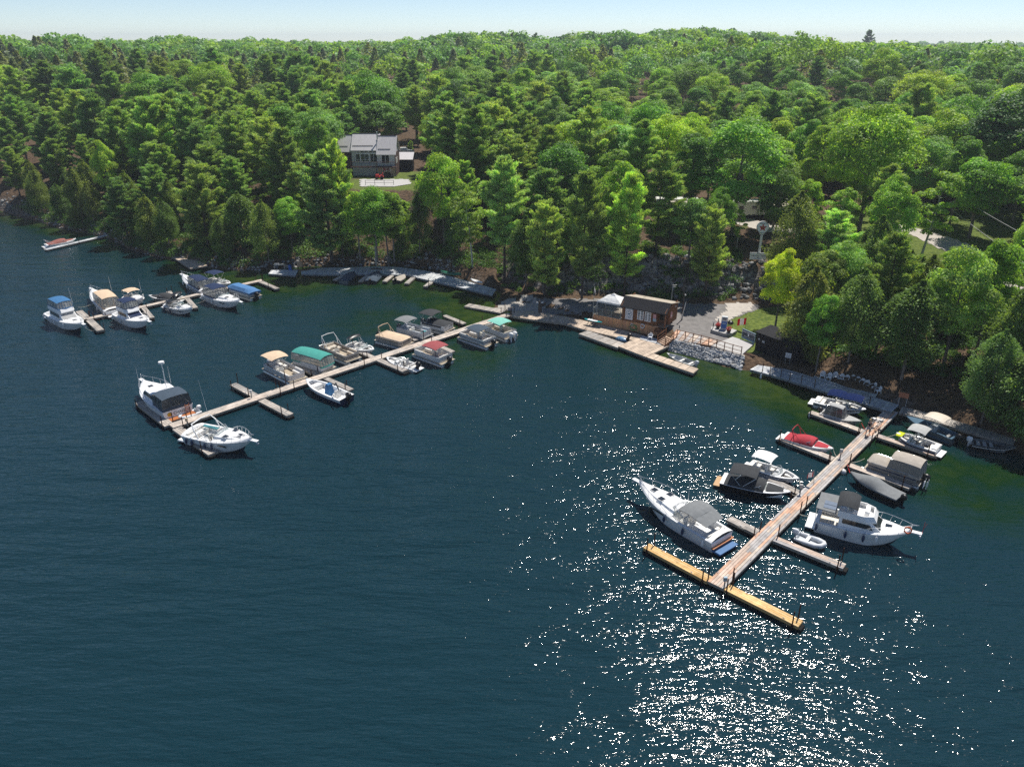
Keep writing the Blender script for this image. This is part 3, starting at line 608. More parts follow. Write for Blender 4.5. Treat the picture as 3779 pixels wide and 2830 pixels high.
for R, x, y, kind, z, d, fx in pts:
    cnt[kind] = cnt.get(kind, 0) + 1
    if cnt[kind] > LIM[kind] or R > 300: far.append((R, x, y, kind, z, d, fx)); continue
    rr = random.Random(int(x * 97 + y * 13)); H0 = dict(pine=(13, 20), broad=(11, 16), cedar=(5.5, 11), birch=(9, 13))[kind]; h = rr.uniform(*H0)
    if d < 14 and kind != 'cedar': h *= .85
    if kind == 'cedar' and fx > .25: h *= 1.25
    if x > 0 and x < 42 and y < 122: h *= .62
    dd_ = y * _C + (CAMH - z) * _S; pxx = 1889.5 + FPX * x / dd_; row = 1415 - FPX * (y * _S - (CAMH - z) * _C) / dd_
    for a_, b__, r0, lim in ((3280, 3760, 945, 925), (1240, 1560, 715, 700), (2740, 2890, 965, 968), (2050, 2560, 1090, 800), (3380, 3779, 820, 850), (1400, 1610, 560, 640)):
        if a_ < pxx < b__ and row > r0 + (0 if r0 != 820 else 125): h = min(h, max(3.0, zat(lim, y) - z))
    lb = place_words(fx, R, d, kind); tree(kind, x, y, h, lb, z=z, wide=rr.uniform(.92, 1.25) * (1.15 if R > 200 else 1) if kind == 'broad' else rr.uniform(.9, 1.1), group=lb.replace('shaggy dark green pine', 'pines').replace('rounded bright green broadleaf tree', 'broadleaf trees').replace('narrow olive green cedar', 'cedars').replace('slender light green birch', 'birches'))
# --- far-off wood as one mass
def far_wood():
    V = []; F = []; Cc = []; o = 0; r2 = np.random.default_rng(77)
    lst = [(R, x, y, k, z) for R, x, y, k, z, d, fx in far]
    for R0, R1, n in ((455, 700, 1900), (700, 1300, 2200), (1300, 2400, 1800)):
        R = np.sqrt(r2.uniform(R0 ** 2, R1 ** 2, n)); a = r2.uniform(-.72, .72, n); X, Y = R * np.sin(a), R * np.cos(a); Z = height(X, Y); ok = inside(LAND, X, Y)
        for i in range(n):
            if ok[i]: lst.append((R[i], X[i], Y[i], 'pine' if r2.random() < .12 else 'broad', Z[i]))
    for R, x, y, k, z in lst:
        n = int(np.clip(260000 / R / 1.0, 60, 1100)); sz = np.clip(R * .0018, .42, 3.2)
        g = 1.15 if R < 455 else (1.35 if R < 700 else (1.5 if R < 1300 else 1.9)); h = r2.uniform(11, 15.5); r = (h * .34 if k == 'pine' else h * r2.uniform(.4, .6)) * g
        if k == 'broad':
            nb = 9; cb = unit(r2.normal(size=(nb, 3))) * np.array([r * .62, r * .62, h * .2]) + np.array([0, 0, h * .66]); i = r2.integers(0, nb, n); dd = unit(r2.normal(size=(n, 3))); dd[:, 2] = np.abs(dd[:, 2]) * .9 - .1
            p = cb[i] + dd * r * .48 * r2.uniform(.75, 1.05, (n, 1)); nn = unit(dd + r2.normal(size=(n, 3)) * .45 + np.array([0, 0, .3])); c = np.array(random.choice(CLR['broad'])); asp = .75; tt = .8 + .4 * ((i * 37) % 11) / 11
        else:
            t = r2.uniform(.12, 1, n); a = r2.uniform(0, 2 * PI, n); lay = np.sin(t * h * 3.0 + np.floor(a * 2) * 1.7) * .22 + .85; rr = r * (1 - t ** 1.4) * lay * r2.uniform(.55, 1.1, n) + .2
            p = np.stack([np.cos(a) * rr, np.sin(a) * rr, t * h], 1); nn = unit(np.stack([np.cos(a) * .5, np.sin(a) * .5, np.full(n, 1.0)], 1) + r2.normal(size=(n, 3)) * .4); c = np.array(random.choice(CLR['pine'])); asp = .5; tt = r2.uniform(.8, 1.2, n)
        c = c * r2.uniform(.85, 1.15)
        v, f = quads(p + np.array([x, y, z - .3]), nn, r2.uniform(.6, 1.25, n) * sz, asp, rng=r2)
        V.append(v); F.append(f + o); o += len(v); Cc.append(c[None, :] * (tt * r2.uniform(.8, 1.2, n))[:, None])
    ob = npmesh('forest', np.concatenate(V), np.concatenate(F), 'farleaf', fcol=np.concatenate(Cc)); tag(ob, kind='stuff', label='distant mixed forest canopy reaching to the skyline'); return len(lst), o // 4
FW = far_wood()
# --- undergrowth along the bank, cliff and forest floor
def scrub():
    r2 = np.random.default_rng(9); n = 5200; V = []; F = []; Cc = []; o = 0
    R = np.sqrt(r2.uniform(45 ** 2, 210 ** 2, n * 5)); a = r2.uniform(-.72, .72, n * 5); X, Y = R * np.sin(a), R * np.cos(a); ok = inside(LAND, X, Y); ds = pdist(SHORE, X, Y); dl = pdist(LOT + LOT[:1], X, Y)
    for p in KEEP: ok &= ~inside(p, X, Y)
    ok &= (ds > .4) & ~inside(LOT, X, Y) & (dl > .8) & (ds < 40); pr = np.where(ds < 6, 1.0, .35); pr = np.where((X > -12) & (dl < 9), 1.0, pr); pr = np.where((X > 27) & (ds < 24), 1.0, pr); ok &= (r2.random(n * 5) < pr)
    ok &= ~((X > 10) & (X < 36) & (ds < 6) & (Y < 100)); ok &= ~((X > 27) & (ds < 6.5)); ok &= ~((X < 5) & (X > -45) & (ds < 1.5)); idx = np.where(ok)[0]; Z = height(X, Y)
    for i in idx:
        m = 100; s = r2.uniform(.4, 1.1) * (1.35 if ds[i] < 6 and X[i] < -5 else 1); dd = unit(r2.normal(size=(m, 3))); dd[:, 2] = np.abs(dd[:, 2]); p = dd * s * np.array([1.2, 1.2, .9]) * r2.uniform(.5, 1.05, (m, 1)) + np.array([X[i], Y[i], Z[i]])
        v, f = quads(p, unit(dd + r2.normal(size=(m, 3)) * .5), r2.uniform(.08, .2, m), .6, rng=r2); V.append(v); F.append(f + o); o += len(v)
        c = np.array([(.05, .12, .02), (.07, .14, .025), (.04, .09, .02), (.09, .17, .03)][r2.integers(0, 4)]); Cc.append(c[None, :] * r2.uniform(.7, 1.3, (m, 1)))
    ob = npmesh('undergrowth', np.concatenate(V), np.concatenate(F), 'farleaf', fcol=np.concatenate(Cc)); tag(ob, kind='stuff', label='low leafy undergrowth covering the bank and cliff foot'); return len(idx)
US = scrub()
print('TREES', NT, {k: min(v, LIM[k]) for k, v in cnt.items()}, 'far', FW, 'scrub', US)
# ---------------------------------------------------------------- docks
PAL = dict(grey=[(.36, .33, .3), (.42, .38, .34), (.31, .29, .27), (.46, .41, .36)], pale=[(.5, .43, .37), (.56, .48, .41), (.45, .4, .35), (.6, .5, .42), (.5, .45, .4)],
           mix=[(.5, .4, .33), (.55, .42, .34), (.42, .4, .39), (.6, .38, .27), (.4, .37, .35), (.58, .5, .42)], yellow=[(.62, .4, .17), (.68, .44, .2), (.58, .36, .15), (.7, .48, .24)],
           shade=[(.5, .52, .54), (.56, .57, .57), (.45, .47, .5)], warm=[(.52, .42, .33), (.57, .46, .36), (.49, .4, .32)])
def plank(b, a, c, off, w, z, tint, th=.035, n=None):
    """one board from a to c (2-D), centre offset and width"""
    dx, dy = c[0] - a[0], c[1] - a[1]; l = math.hypot(dx, dy); b.box(((a[0] + c[0]) / 2, (a[1] + c[1]) / 2, z - th / 2), (l, w, th), 0, math.atan2(dy, dx), tint=tint)
def dock(name, label, pa, pb, width, z=.5, pal='grey', run='length', group=None, pil=(), cat='dock', rows=5, fas='fascia', seg=3.0, pilh=1.25, deep=True, floats=True):
    a, b_ = np.array(pa), np.array(pb); L = float(np.linalg.norm(b_ - a)); rz = math.atan2(b_[1] - a[1], b_[0] - a[0]); rng = random.Random(hash(label) % 9999 if False else int(a[0] * 13 + a[1] * 7))
    r = thing(name, label, cat, (a[0], a[1], 0), rz, group); m = MB(); P = PAL[pal]
    if run == 'length':
        w = width / rows
        for j in range(rows):
            x = -rng.uniform(0, seg)
            while x < L:
                x0, x1 = max(x, 0), min(x + seg, L)
                if x1 - x0 > .05:
                    c = rng.choice(P); k = rng.uniform(.85, 1.12); m.box(((x0 + x1) / 2, -width / 2 + w * (j + .5), z - .0175 + rng.uniform(-.003, .003)), (x1 - x0 - .012, w - .022, .035), tint=tuple(q * k for q in c))
                x += seg
    else:
        n = max(3, int(L / .15)); w = L / n
        for i in range(n):
            c = rng.choice(P); k = rng.uniform(.85, 1.12); m.box((w * (i + .5), 0, z - .0175 + rng.uniform(-.003, .003)), (w - .014, width, .035), tint=tuple(q * k for q in c))
    m.build('deck', 'plank', r)
    f = MB()
    for s in (-1, 1): f.box((L / 2, s * (width / 2 - .02), z - .14), (L, .045, .2))
    for x in (.022, L - .022): f.box((x, 0, z - .14), (.045, width - .075, .19))
    k = 1.0
    while k < L: f.box((k, 0, z - .14), (.04, width - .075, .16)); k += 1.2
    f.build('frame', fas, r)
    k = 1.4; sd = 1
    while k < L - .6 and name != 'slip_finger':
        q = MB(); q.box((k, sd * (width / 2 - .1), z + .03), (.07, .05, .06)); q.tube([(k - .13, sd * (width / 2 - .1), z + .075), (k + .13, sd * (width / 2 - .1), z + .075)], .018, 5); q.build('cleat', 'steel', r); k += 3.1; sd = -sd
    if floats:
        f = MB(); k = .2; st = 2.2
        while k < L - .5: f.box((k + .8, 0, z - .45), (min(1.7, L - k - .2), width - .16, .42)); k += st
        f.build('float', 'float', r)
    for i, (t, s, hh) in enumerate(pil):
        q = MB(); q.cyl((t * L, s * (width / 2 + .07), -1.0), (t * L, s * (width / 2 + .07), z + hh * pilh), .05, n=8); q.box((t * L, s * (width / 2 + .03), z - .12), (.16, .1, .12)); q.build('piling', 'rust', r)
    return r
def cl(*q): return q
mid = lambda p, q: ((p[0] + q[0]) / 2, (p[1] + q[1]) / 2)
GZ = lambda p, z=.5: G(p[0], p[1], z)
# right marina dock
Ca, Cb = GZ(mid((2612, 2143), (2670, 2173))), GZ(mid((3272, 1504), (3314, 1524))); CW = 1.32
dock('walkway_dock', 'long right hand walkway of multi-coloured lengthwise boards from the chair row to the yellow fingers', Ca, Cb, CW, pal='mix', rows=6, pil=((.005, 1, .9), (.03, -1, 1.0), (.34, -1, .9), (.375, 1, .7), (.37, -1, .9), (.63, -1, .8), (.6, 1, .8), (.78, -1, .7), (.8, 1, .6)), seg=3.6)
FG = 'finger docks'
def finger(label, p0, p1, w, pal='grey', pil=((.06, 1, .9), (.94, 1, .9)), **k): return dock('finger_dock', label, GZ(p0), GZ(p1), w, pal=pal, rows=k.pop('rows', 4), group=FG, pil=pil, **k)
finger('bright yellow new pine finger dock on the left of the walkway end', (2620, 2137), (2385, 2012), .82, 'yellow', ((.06, 1, .7), (.93, 1, .9), (.93, -1, .9)), fas='fasciayel')
finger('bright yellow new pine finger dock on the right of the walkway end', (2683, 2165), (2955, 2301), .82, 'yellow', ((.04, 1, .9), (.04, -1, .9), (.93, 1, .9), (.93, -1, .9)), fas='fasciayel')
finger('pinkish finger dock just below the white inflatable dinghy', (2858, 1986), (3117, 2089), .78, 'mix', ((.02, 1, .9), (.93, 1, 1), (.93, -1, .9)))
finger('short grey finger dock behind the stern of the big open cruiser', (2798, 1963), (2690, 1911), .82, 'grey', ((.03, 1, .5), (.03, -1, .6)))
finger('grey finger dock between the black runabout and the white topped bowrider', (2950, 1817), (2790, 1742), .78, 'grey', ((.04, 1, .7), (.04, -1, .7)))
finger('pale finger dock beside the red covered runabout', (3076, 1693), (2877, 1614), .82, 'pale', ((.04, 1, .7), (.95, 1, .9)))
finger('pale finger dock beside the small boat with the grey folding hood', (3184, 1590), (2990, 1519), .82, 'pale', ((.04, 1, .7), (.95, 1, .9)))
finger('finger dock between the taupe covered pontoon boat and the tarped black boat', (3134, 1714), (3360, 1797), .8, 'pale', ((.03, -1, .9), (.9, -1, .9)))
finger('finger dock below the lime green wakeboat', (3238, 1606), (3452, 1677), .8, 'mix', ((.03, -1, .7), (.9, -1, .9)))
# middle dock
Ba, Bb = GZ(mid((620, 1561), (640, 1582))), GZ((1884, 1158)); BW = 1.25
dock('walkway_dock', 'long middle walkway of pale boards from the beach ramp to the big white cruisers', Ba, Bb, BW, pal='pale', rows=5, pil=((.03, -1, .9), (.05, 1, .9), (.245, -1, 1.2), (.25, 1, 1.0), (.275, 1, 1.4), (.28, -1, .8), (.49, 1, .8), (.475, -1, .6), (.69, -1, .7), (.685, 1, 1.1), (.81, 1, .5), (.9, 1, .6), (.975, 1, .9), (.99, -1, .9)))
finger('T head float on the outer end beside the dark topped cruiser', (625, 1568), (514, 1482), 1.0, 'grey', ((.05, -1, .9), (.05, 1, .9), (.9, -1, .6), (.92, 1, .6)))
finger('T head float on the outer end beside the white open cruiser', (653, 1578), (786, 1672), 1.0, 'grey', ((.03, 1, .9), (.85, 1, .9), (.85, -1, .9)))
finger('empty grey finger dock pointing away from the camera near the outer middle dock', (941, 1459), (860, 1416), .85, 'grey', ((.1, 1, .8), (.9, 1, .6), (.95, -1, 1.0)))
finger('empty grey finger dock pointing towards the camera near the outer middle dock', (965, 1475), (1071, 1530), .85, 'grey', ((.8, 1, .6), (.85, -1, .7)))
finger('finger dock beside the white centre console boat', (1203, 1395), (1296, 1438), .75, 'grey', ((.7, 1, .5), (.9, -1, .7)))
finger('finger dock between the tan and the teal topped pontoon boats', (1170, 1382), (1083, 1338), .75, 'warm', ((.1, 1, .5), (.1, -1, .7)))
finger('finger dock between the beige pontoon boat and the white bowrider', (1375, 1317), (1284, 1277), .75, 'grey', ((.1, 1, .6), (.9, -1, .9)))
finger('finger dock under the small white jet boat', (1394, 1325), (1495, 1368), .85, 'grey', ((.03, 1, .6), (.85, 1, .7), (.85, -1, .6)))
finger('finger dock beside the tan covered pontoon boat', (1538, 1255), (1470, 1222), .7, 'grey', ((.1, 1, .6),))
finger('finger dock beside the black covered pontoon boat', (1714, 1194), (1640, 1163), .75, 'grey', ((.1, 1, .6), (.95, 1, .7)))
finger('finger dock mostly hidden by the pontoon boat with the burgundy top', (1590, 1262), (1672, 1298), .7, 'grey', ())
dock('ramp_dock', 'low pale float lying along the boat ramp', G(1858, 1150, .35), G(1722, 1125, .35), 1.5, z=.35, pal='grey', run='cross', pil=((.03, -1, .9),))
# left dock
Aa, Ab = GZ(mid((318, 1180), (321, 1173)), .5), GZ((968, 1033), .5)
dock('walkway_dock', 'narrow left walkway of pale pink boards between the white cabin cruisers', Aa, Ab, 1.0, pal='pale', rows=4, pil=((.02, 1, .7), (.03, -1, .7), (.3, -1, .5), (.51, 1, .8), (.54, 1, .9), (.62, 1, .8), (.63, -1, .6), (.97, 1, .9), (.99, -1, .9)))
finger('T head float on the far left walkway pointing away behind the blue topped sedan cruiser', (324, 1176), (291, 1147), .95, 'grey', ((.2, -1, .7),))
finger('T head float on the far left walkway pointing towards the camera', (330, 1180), (371, 1219), .95, 'grey', ((.6, 1, .7), (.95, 1, .7)))
finger('short finger float right of the navy topped sedan cruiser', (530, 1135), (561, 1172), .7, 'grey', ((.8, -1, .8),))
finger('short finger float beside the small navy striped cuddy boat', (690, 1100), (722, 1136), .7, 'grey', ())
finger('short finger float under the pilings behind the left walkway', (640, 1098), (622, 1075), .8, 'grey', ((.5, 1, .9), (.9, -1, .8)))
finger('short pale finger float under the dark end of the left walkway', (958, 1037), (1024, 1065), .8, 'grey', ((.05, 1, .9), (.65, -1, .6), (.85, 1, .5)))
dock('swim_raft', 'square weathered swim raft moored by the left shore', G(735, 986, .5), G(662, 940, .5), 3.0, pal='warm', run='cross')
dock('walkway_dock', 'narrow aluminium edged dock beside the red covered boat on the far left', G(167, 921, .4), G(394, 868, .4), 1.1, z=.4, pal='shade', run='cross', pil=((.5, -1, .6),))
dock('walkway_dock', 'grey dock cut by the left edge of the picture', G(-40, 773, .4), G(76, 748, .4), 1.3, z=.4, pal='grey', run='cross')
# shore walkways as plank ribbons
def ribbon(name, label, up, lo, z, pal, cat='boardwalk', w=.16, fas='fasciagrey', group=None, under=True):
    U = [G(p[0], p[1], z) for p in up]; Lw = [G(p[0], p[1], z) for p in lo]
    def resample(P, n):
        d = [0]
        for a, b_ in zip(P[:-1], P[1:]): d.append(d[-1] + dist(a, b_))
        o = []
        for i in range(n + 1):
            t = d[-1] * i / n; k = min(max(j for j in range(len(d)) if d[j] <= t + 1e-9), len(P) - 2); s = (t - d[k]) / (d[k + 1] - d[k] + 1e-9); o.append((lerp(P[k][0], P[k + 1][0], s), lerp(P[k][1], P[k + 1][1], s)))
        return o, d[-1]
    _, l = resample(U, 2); n = int(l / w); U, _ = resample(U, n); Lw, _ = resample(Lw, n); o = U[0]
    r = thing(name, label, cat, (o[0], o[1], 0), 0, group); m = MB(); rg = random.Random(int(o[0] * 9)); P = PAL[pal]
    loc = lambda p: (p[0] - o[0], p[1] - o[1])
    for i in range(n):
        g = .06; a, b_, c, d = (lerp(U[i][0], U[i + 1][0], g), lerp(U[i][1], U[i + 1][1], g)), (lerp(U[i][0], U[i + 1][0], 1 - g), lerp(U[i][1], U[i + 1][1], 1 - g)), (lerp(Lw[i][0], Lw[i + 1][0], 1 - g), lerp(Lw[i][1], Lw[i + 1][1], 1 - g)), (lerp(Lw[i][0], Lw[i + 1][0], g), lerp(Lw[i][1], Lw[i + 1][1], g))
        k = rg.uniform(.85, 1.12); c_ = rg.choice(P); m.prism([loc(q) for q in (a, d, c, b_)], z - .035, z, tint=tuple(q * k for q in c_))
    m.build('deck', 'plank', r); f = MB()
    for E_ in (U, Lw):
        for i in range(0, n, 4):
            a, b_ = loc(E_[i]), loc(E_[min(i + 4, n)]); rz = math.atan2(b_[1] - a[1], b_[0] - a[0]); f.box(((a[0] + b_[0]) / 2, (a[1] + b_[1]) / 2, z - .16), (dist(a, b_) + .02, .05, .24), rz=rz)
    for i in range(2, n, 9):
        a, b_ = loc(U[i]), loc(Lw[i]); f.box(((a[0] + b_[0]) / 2, (a[1] + b_[1]) / 2, z - .15), (dist(a, b_) - .02, .05, .2), rz=math.atan2(b_[1] - a[1], b_[0] - a[0]))
    f.build('frame', fas, r)
    if under:
        f = MB()
        for i in range(2, n, 14):
            a = loc(Lw[i]); f.cyl((a[0], a[1] , -1), (a[0], a[1], z - .05), .06, n=6)
        f.build('support_post', 'darkpost', r)
    return r, U, Lw
Dp = lambda *P: [(x * 1.70841, y * 1.70841) for x, y in P]
k1 = K(960, 930, .2712); k2 = K(1500, 950, .3165)
W1 = ribbon('shore_walkway', 'long curved grey walkway hugging the shaded rocky shore', [k1(560, 262), k1(850, 215), k1(1250, 207), k1(1640, 198), k1(1900, 207), k1(2212, 250), k2(400, 190), k2(620, 250), k2(1050, 372)], [k1(560, 300), k1(900, 308), k1(1250, 306), k1(1650, 306), k1(1950, 310), k1(2120, 335), k2(120, 235), k2(560, 335), k2(1000, 440)], .55, 'shade')
ribbon('shore_walkway', 'small grey landing float with a table and a blue drum', [k1(155, 240), k1(520, 245)], [k1(110, 295), k1(480, 322)], .5, 'shade', w=.2)
for i, (a, b_) in enumerate((((1020, 378), (1150, 306)), ((1365, 395), (1490, 300)), ((1690, 400), (1790, 318)), ((1990, 428), (2090, 340)))):
    dock('slip_finger', ['short pale slip finger left of the tarped fishing boat', 'sunlit slip finger left of the dark covered boat', 'slip finger right of the dark covered boat', 'slip finger right of the brown covered skiff'][i], G(*k1(*b_), .45), G(*k1(*a), .45), .8, z=.45, pal='pale' if i < 2 else 'grey', rows=4, group='short slip fingers along the curved walkway')
dock('slip_finger', 'slip finger with a thin post nearest the boat ramp', G(*k2(310, 268), .45), G(*k2(220, 338), .45), .8, z=.45, rows=4, pil=((.9, 1, 1.0),), group='short slip fingers along the curved walkway')
W2 = ribbon('boardwalk', 'pale boardwalk running from the boat ramp past the brown hut', [(1890, 1148), (1960, 1146), (2058, 1164), (2110, 1172), (2186, 1190), (2300, 1218), (2380, 1239)], [(1884, 1166), (1950, 1177), (2080, 1193), (2150, 1214), (2210, 1229), (2290, 1247), (2350, 1258)], .6, 'warm', fas='fascia')
h6 = K(2130, 1040, .339)
def quad_deck(name, label, pts, z, pal, cat='platform', n=22, fas='fascia', loc0=None):
    g = [G(p[0], p[1], z) for p in pts]; o = g[0]; r = thing(name, label, cat, (o[0], o[1], 0)); m = MB(); rg = random.Random(int(o[0] * 31)); P = PAL[pal]
    q = lambda i, t: (lerp(g[i][0], g[(i + 1) % 4][0], t) - o[0], lerp(g[i][1], g[(i + 1) % 4][1], t) - o[1])
    for i in range(n):
        a, b_ = (i + .06) / n, (i + .94) / n; k = rg.uniform(.88, 1.1); c = rg.choice(P)
        m.prism([q(0, a), q(2, 1 - a), q(2, 1 - b_), q(0, b_)][::-1], z - .035, z, tint=tuple(v * k for v in c))
    m.build('deck', 'plank', r); f = MB(); gl = [(p[0] - o[0], p[1] - o[1]) for p in g]; cx, cy = sum(p[0] for p in gl) / 4, sum(p[1] for p in gl) / 4
    f.prism([(cx + (p[0] - cx) * .99, cy + (p[1] - cy) * .99) for p in gl], z - .3, z - .04); f.build('frame', fas, r)
    f = MB(); f.prism([(cx + (p[0] - cx) * .94, cy + (p[1] - cy) * .94) for p in gl], -.15, z - .3); f.build('float', 'float', r); return r
quad_deck('square_platform', 'wide sunlit square wooden platform at the foot of the hut stairs', [(2280.5, 1277), (2383.6, 1317), (2480, 1272), (2350, 1247)], .62, 'warm', n=16)
quad_deck('float_section', 'long empty weathered float reaching left from the square platform', [(2134, 1231), (2280, 1283), (2305, 1267), (2168, 1219)], .55, 'grey', n=6, cat='float')
quad_deck('float_section', 'long empty pale float reaching right from the square platform', [(2384, 1317), (2560, 1377), (2579, 1361), (2408, 1303)], .55, 'warm', n=6, cat='float')
W3 = ribbon('boardwalk', 'shaded grey boardwalk with rail posts in front of the black shed and chairs', [(2797, 1347), (2900, 1362), (3010, 1392), (3120, 1428), (3230, 1466), (3318, 1494)], [(2768, 1363), (2870, 1390), (2980, 1424), (3062, 1450), (3180, 1488), (3290, 1520)], .7, 'shade')
W4 = ribbon('boardwalk', 'brown shaded boardwalk on the far right above the moored skiff', [(3330, 1500), (3450, 1530), (3560, 1562), (3660, 1592), (3749, 1622)], [(3318, 1522), (3430, 1550), (3545, 1583), (3640, 1612), (3741, 1640)], .7, 'grey', fas='fascia')
# ---------------------------------------------------------------- boats
def cpy(o): return o
class Hull:
    def __init__(s, L, B, F0, F1, t0=.42, p=2.1, bmin=.03, rake=.1, keel=.35, flare=.82, sheerp=1.8):
        s.L, s.B, s.F0, s.F1, s.t0, s.p, s.bmin, s.rake, s.keel, s.flare, s.sp = L, B, F0, F1, t0, p, bmin, rake, keel, flare, sheerp
    def b(s, t): u = max(0, (t - s.t0) / (1 - s.t0)); return max(s.B / 2 * (1 - u ** s.p) * (.93 + .07 * min(1, t / .3)), s.bmin)
    def z(s, t): return s.F0 + (s.F1 - s.F0) * t ** s.sp
    def mesh(s, mb, stripe=(.62, .78), band=None, ns=16):
        """materials: 0 bottom, 1 side, 2 stripe"""
        ts = [i / ns for i in range(ns)] + [.985, 1.0]; rowsL = []
        fr = [('k', 0), ('c', 0), ('w', .22), ('s', stripe[0]), ('s', stripe[1]), ('s', 1.0)]
        for t in ts:
            b, z = s.b(t), s.z(t); ck = s.flare * b * (1 - .35 * t ** 4); zc = -.05 + .5 * s.F1 * t ** 5; zk = -s.keel + (s.keel + zc - .02) * t ** 6; row = []
            for kind, f in fr:
                if kind == 'k': y, zz, h = 0, zk, 0
                else: y = lerp(ck, b, f ** .8); zz = lerp(zc, z, f); h = f
                x = s.L * (t - s.rake * (1 - h) * t ** 3); row.append((x, y, zz))
            rowsL.append([(x, -y, z) for x, y, z in row[::-1]] + row[1:])
        mis = [1, 2, 1, 1, 0, 0, 1, 1, 2, 1]
        mb.loft(rowsL, mis=mis); n = len(rowsL[0]); o = len(mb.v) - n * len(rowsL)
        mb.f.append(tuple(o + j for j in range(n - 1, -1, -1))); mb.m.append(1); mb.c.append((1, 1, 1))
        mb.f.append(tuple(o + (len(rowsL) - 1) * n + j for j in range(n))); mb.m.append(1); mb.c.append((1, 1, 1))
        return mb
    def deck(s, mb, pits=(), gun=.16, camber=.06, ns=20, fl=0, x0=0, full=False):
        """materials: 0 deck, 1 cockpit sole / liner; pits = [(ta, tb, floor z)]"""
        ts = set([i / ns for i in range(ns)] + [.985, 1.0]); rows = []; kinds = []
        for a, b_, f in pits: ts |= {a, b_}
        def prof(t, pit):
            b, z = s.b(t), s.z(t); x = s.L * t
            if pit is None: return [(x, b, z), (x, b * .9, z + camber * .3), (x, b * .5, z + camber * .8), (x, 0, z + camber), (x, -b * .5, z + camber * .8), (x, -b * .9, z + camber * .3), (x, -b, z)]
            g = max(b - gun, .05); return [(x, b, z), (x, g, z + .02), (x, g - .02, pit), (x, 0, pit), (x, -g + .02, pit), (x, -g, z + .02), (x, -b, z)]
        for t in sorted(ts):
            pin = [p for p in pits if p[0] <= t < p[1]]; pout = [p for p in pits if p[0] < t <= p[1]]
            a = pout[0][2] if pout else None; b_ = pin[0][2] if pin else None
            rows.append(prof(t, a))
            if a != b_: rows.append(prof(t, b_))
        for r0, r1 in zip(rows[:-1], rows[1:]):
            pit = abs(r0[3][2] - r1[3][2]) < .001 and r0[3][2] < s.F0 * .8; wall = abs(r0[3][0] - r1[3][0]) < 1e-6
            mb.loft([r0, r1], mis=[0, 0, 1, 1, 0, 0] if pit or wall else [0] * 6, flip=True)
        return mb
def rgb(m): return m
def outboard(r, x, y=0, z=.45, m='black', s=1.0, name='outboard_motor'):
    b = MB(); b.ell((x - .28 * s, y, z + .52 * s), (.36 * s, .24 * s, .34 * s), 10, 7, pw=.7); c = b.build(name, m, r, True)
    b = MB(); b.box((x - .26 * s, y, z - .05), (.2 * s, .14 * s, .9 * s)); b.box((x - .08, y, z + .05), (.22, .26, .3)); b.box((x - .3 * s, y, z - .55), (.5 * s, .05, .1)); b.build('motor_leg', m, c)
def poles(r, pts, rad=.018, m='steel', name='canopy_frame'):
    b = MB()
    for p in pts: b.tube(p, rad, 5)
    return b.build(name, m, r, True)
def bimini(r, x0, x1, w, z, m='navy', zd=.9, th=.035, drop=.14, frame='steel', name='canopy', camber=.14, sag=0):
    rows = []; nx = 8
    for i in range(nx + 1):
        t = i / nx; x = lerp(x0, x1, t); e = (2 * t - 1); zz = z - drop * abs(e) ** 3; row = []
        for j in range(9):
            u = -1 + 2 * j / 8; row.append((x, u * w / 2 * (1 - .05 * abs(e) ** 4), zz - camber * abs(u) ** 2.4 + sag * math.sin(t * PI * 3) * .02))
        rows.append(row)
    b = MB(); b.sheet(rows[::-1], th); c = b.build(name, m, r, True)
    xm = (x0 + x1) / 2; P = []
    for s in (-1, 1):
        y = s * w / 2 * .96
        P += [[(xm, y, zd), (x0 + .05, y, z - camber - drop + .02)], [(xm, y, zd), (x1 - .05, y, z - camber - drop + .02)], [(lerp(x0, xm, .5), y, lerp(zd, z, .5) - .08), (xm - .1, y, z - camber)]]
    poles(c, P, m=frame); return c
def arch(r, xb, zb, w, h, lean, m, rad=.04, name='tower'):
    pts = [(xb, -w / 2, zb), (xb + lean * .5, -w / 2, zb + h * .6), (xb + lean, -w * .42, zb + h * .95), (xb + lean * 1.05, 0, zb + h), (xb + lean, w * .42, zb + h * .95), (xb + lean * .5, w / 2, zb + h * .6), (xb, w / 2, zb)]
    b = MB(); b.tube(pts, rad, 6); b.tube([(xb + abs(lean) * .9 + .4, -w / 2, zb), pts[2]], rad * .6, 5); b.tube([(xb + abs(lean) * .9 + .4, w / 2, zb), pts[4]], rad * .6, 5)
    return b.build(name, m, r, True)
def windshield(r, xf, xs, w, z, h, rake=.35, glass='glassclr', frame='steel', panes=6, name='windshield'):
    P = [(xs, -w / 2), (xs + (xf - xs) * .55, -w / 2 * .97), (xf - .12, -w * .3), (xf, 0), (xf - .12, w * .3), (xs + (xf - xs) * .55, w / 2 * .97), (xs, w / 2)]
    hh = [.35, .9, 1, 1, 1, .9, .35]; bot = [(x, y, z) for x, y in P]; top = [(x - rake * h_ * h * 1.6, y * (1 - .1 * h_), z + h * h_) for (x, y), h_ in zip(P, hh)]
    b = MB(); b.loft([bot, top]); g = b.build(name, glass, r); f = MB(); f.tube(top, .02, 5); f.tube(bot, .018, 5)
    for p, q in zip(bot, top): f.tube([p, q], .014, 4)
    f.build('windshield_frame', frame, g, True); return g
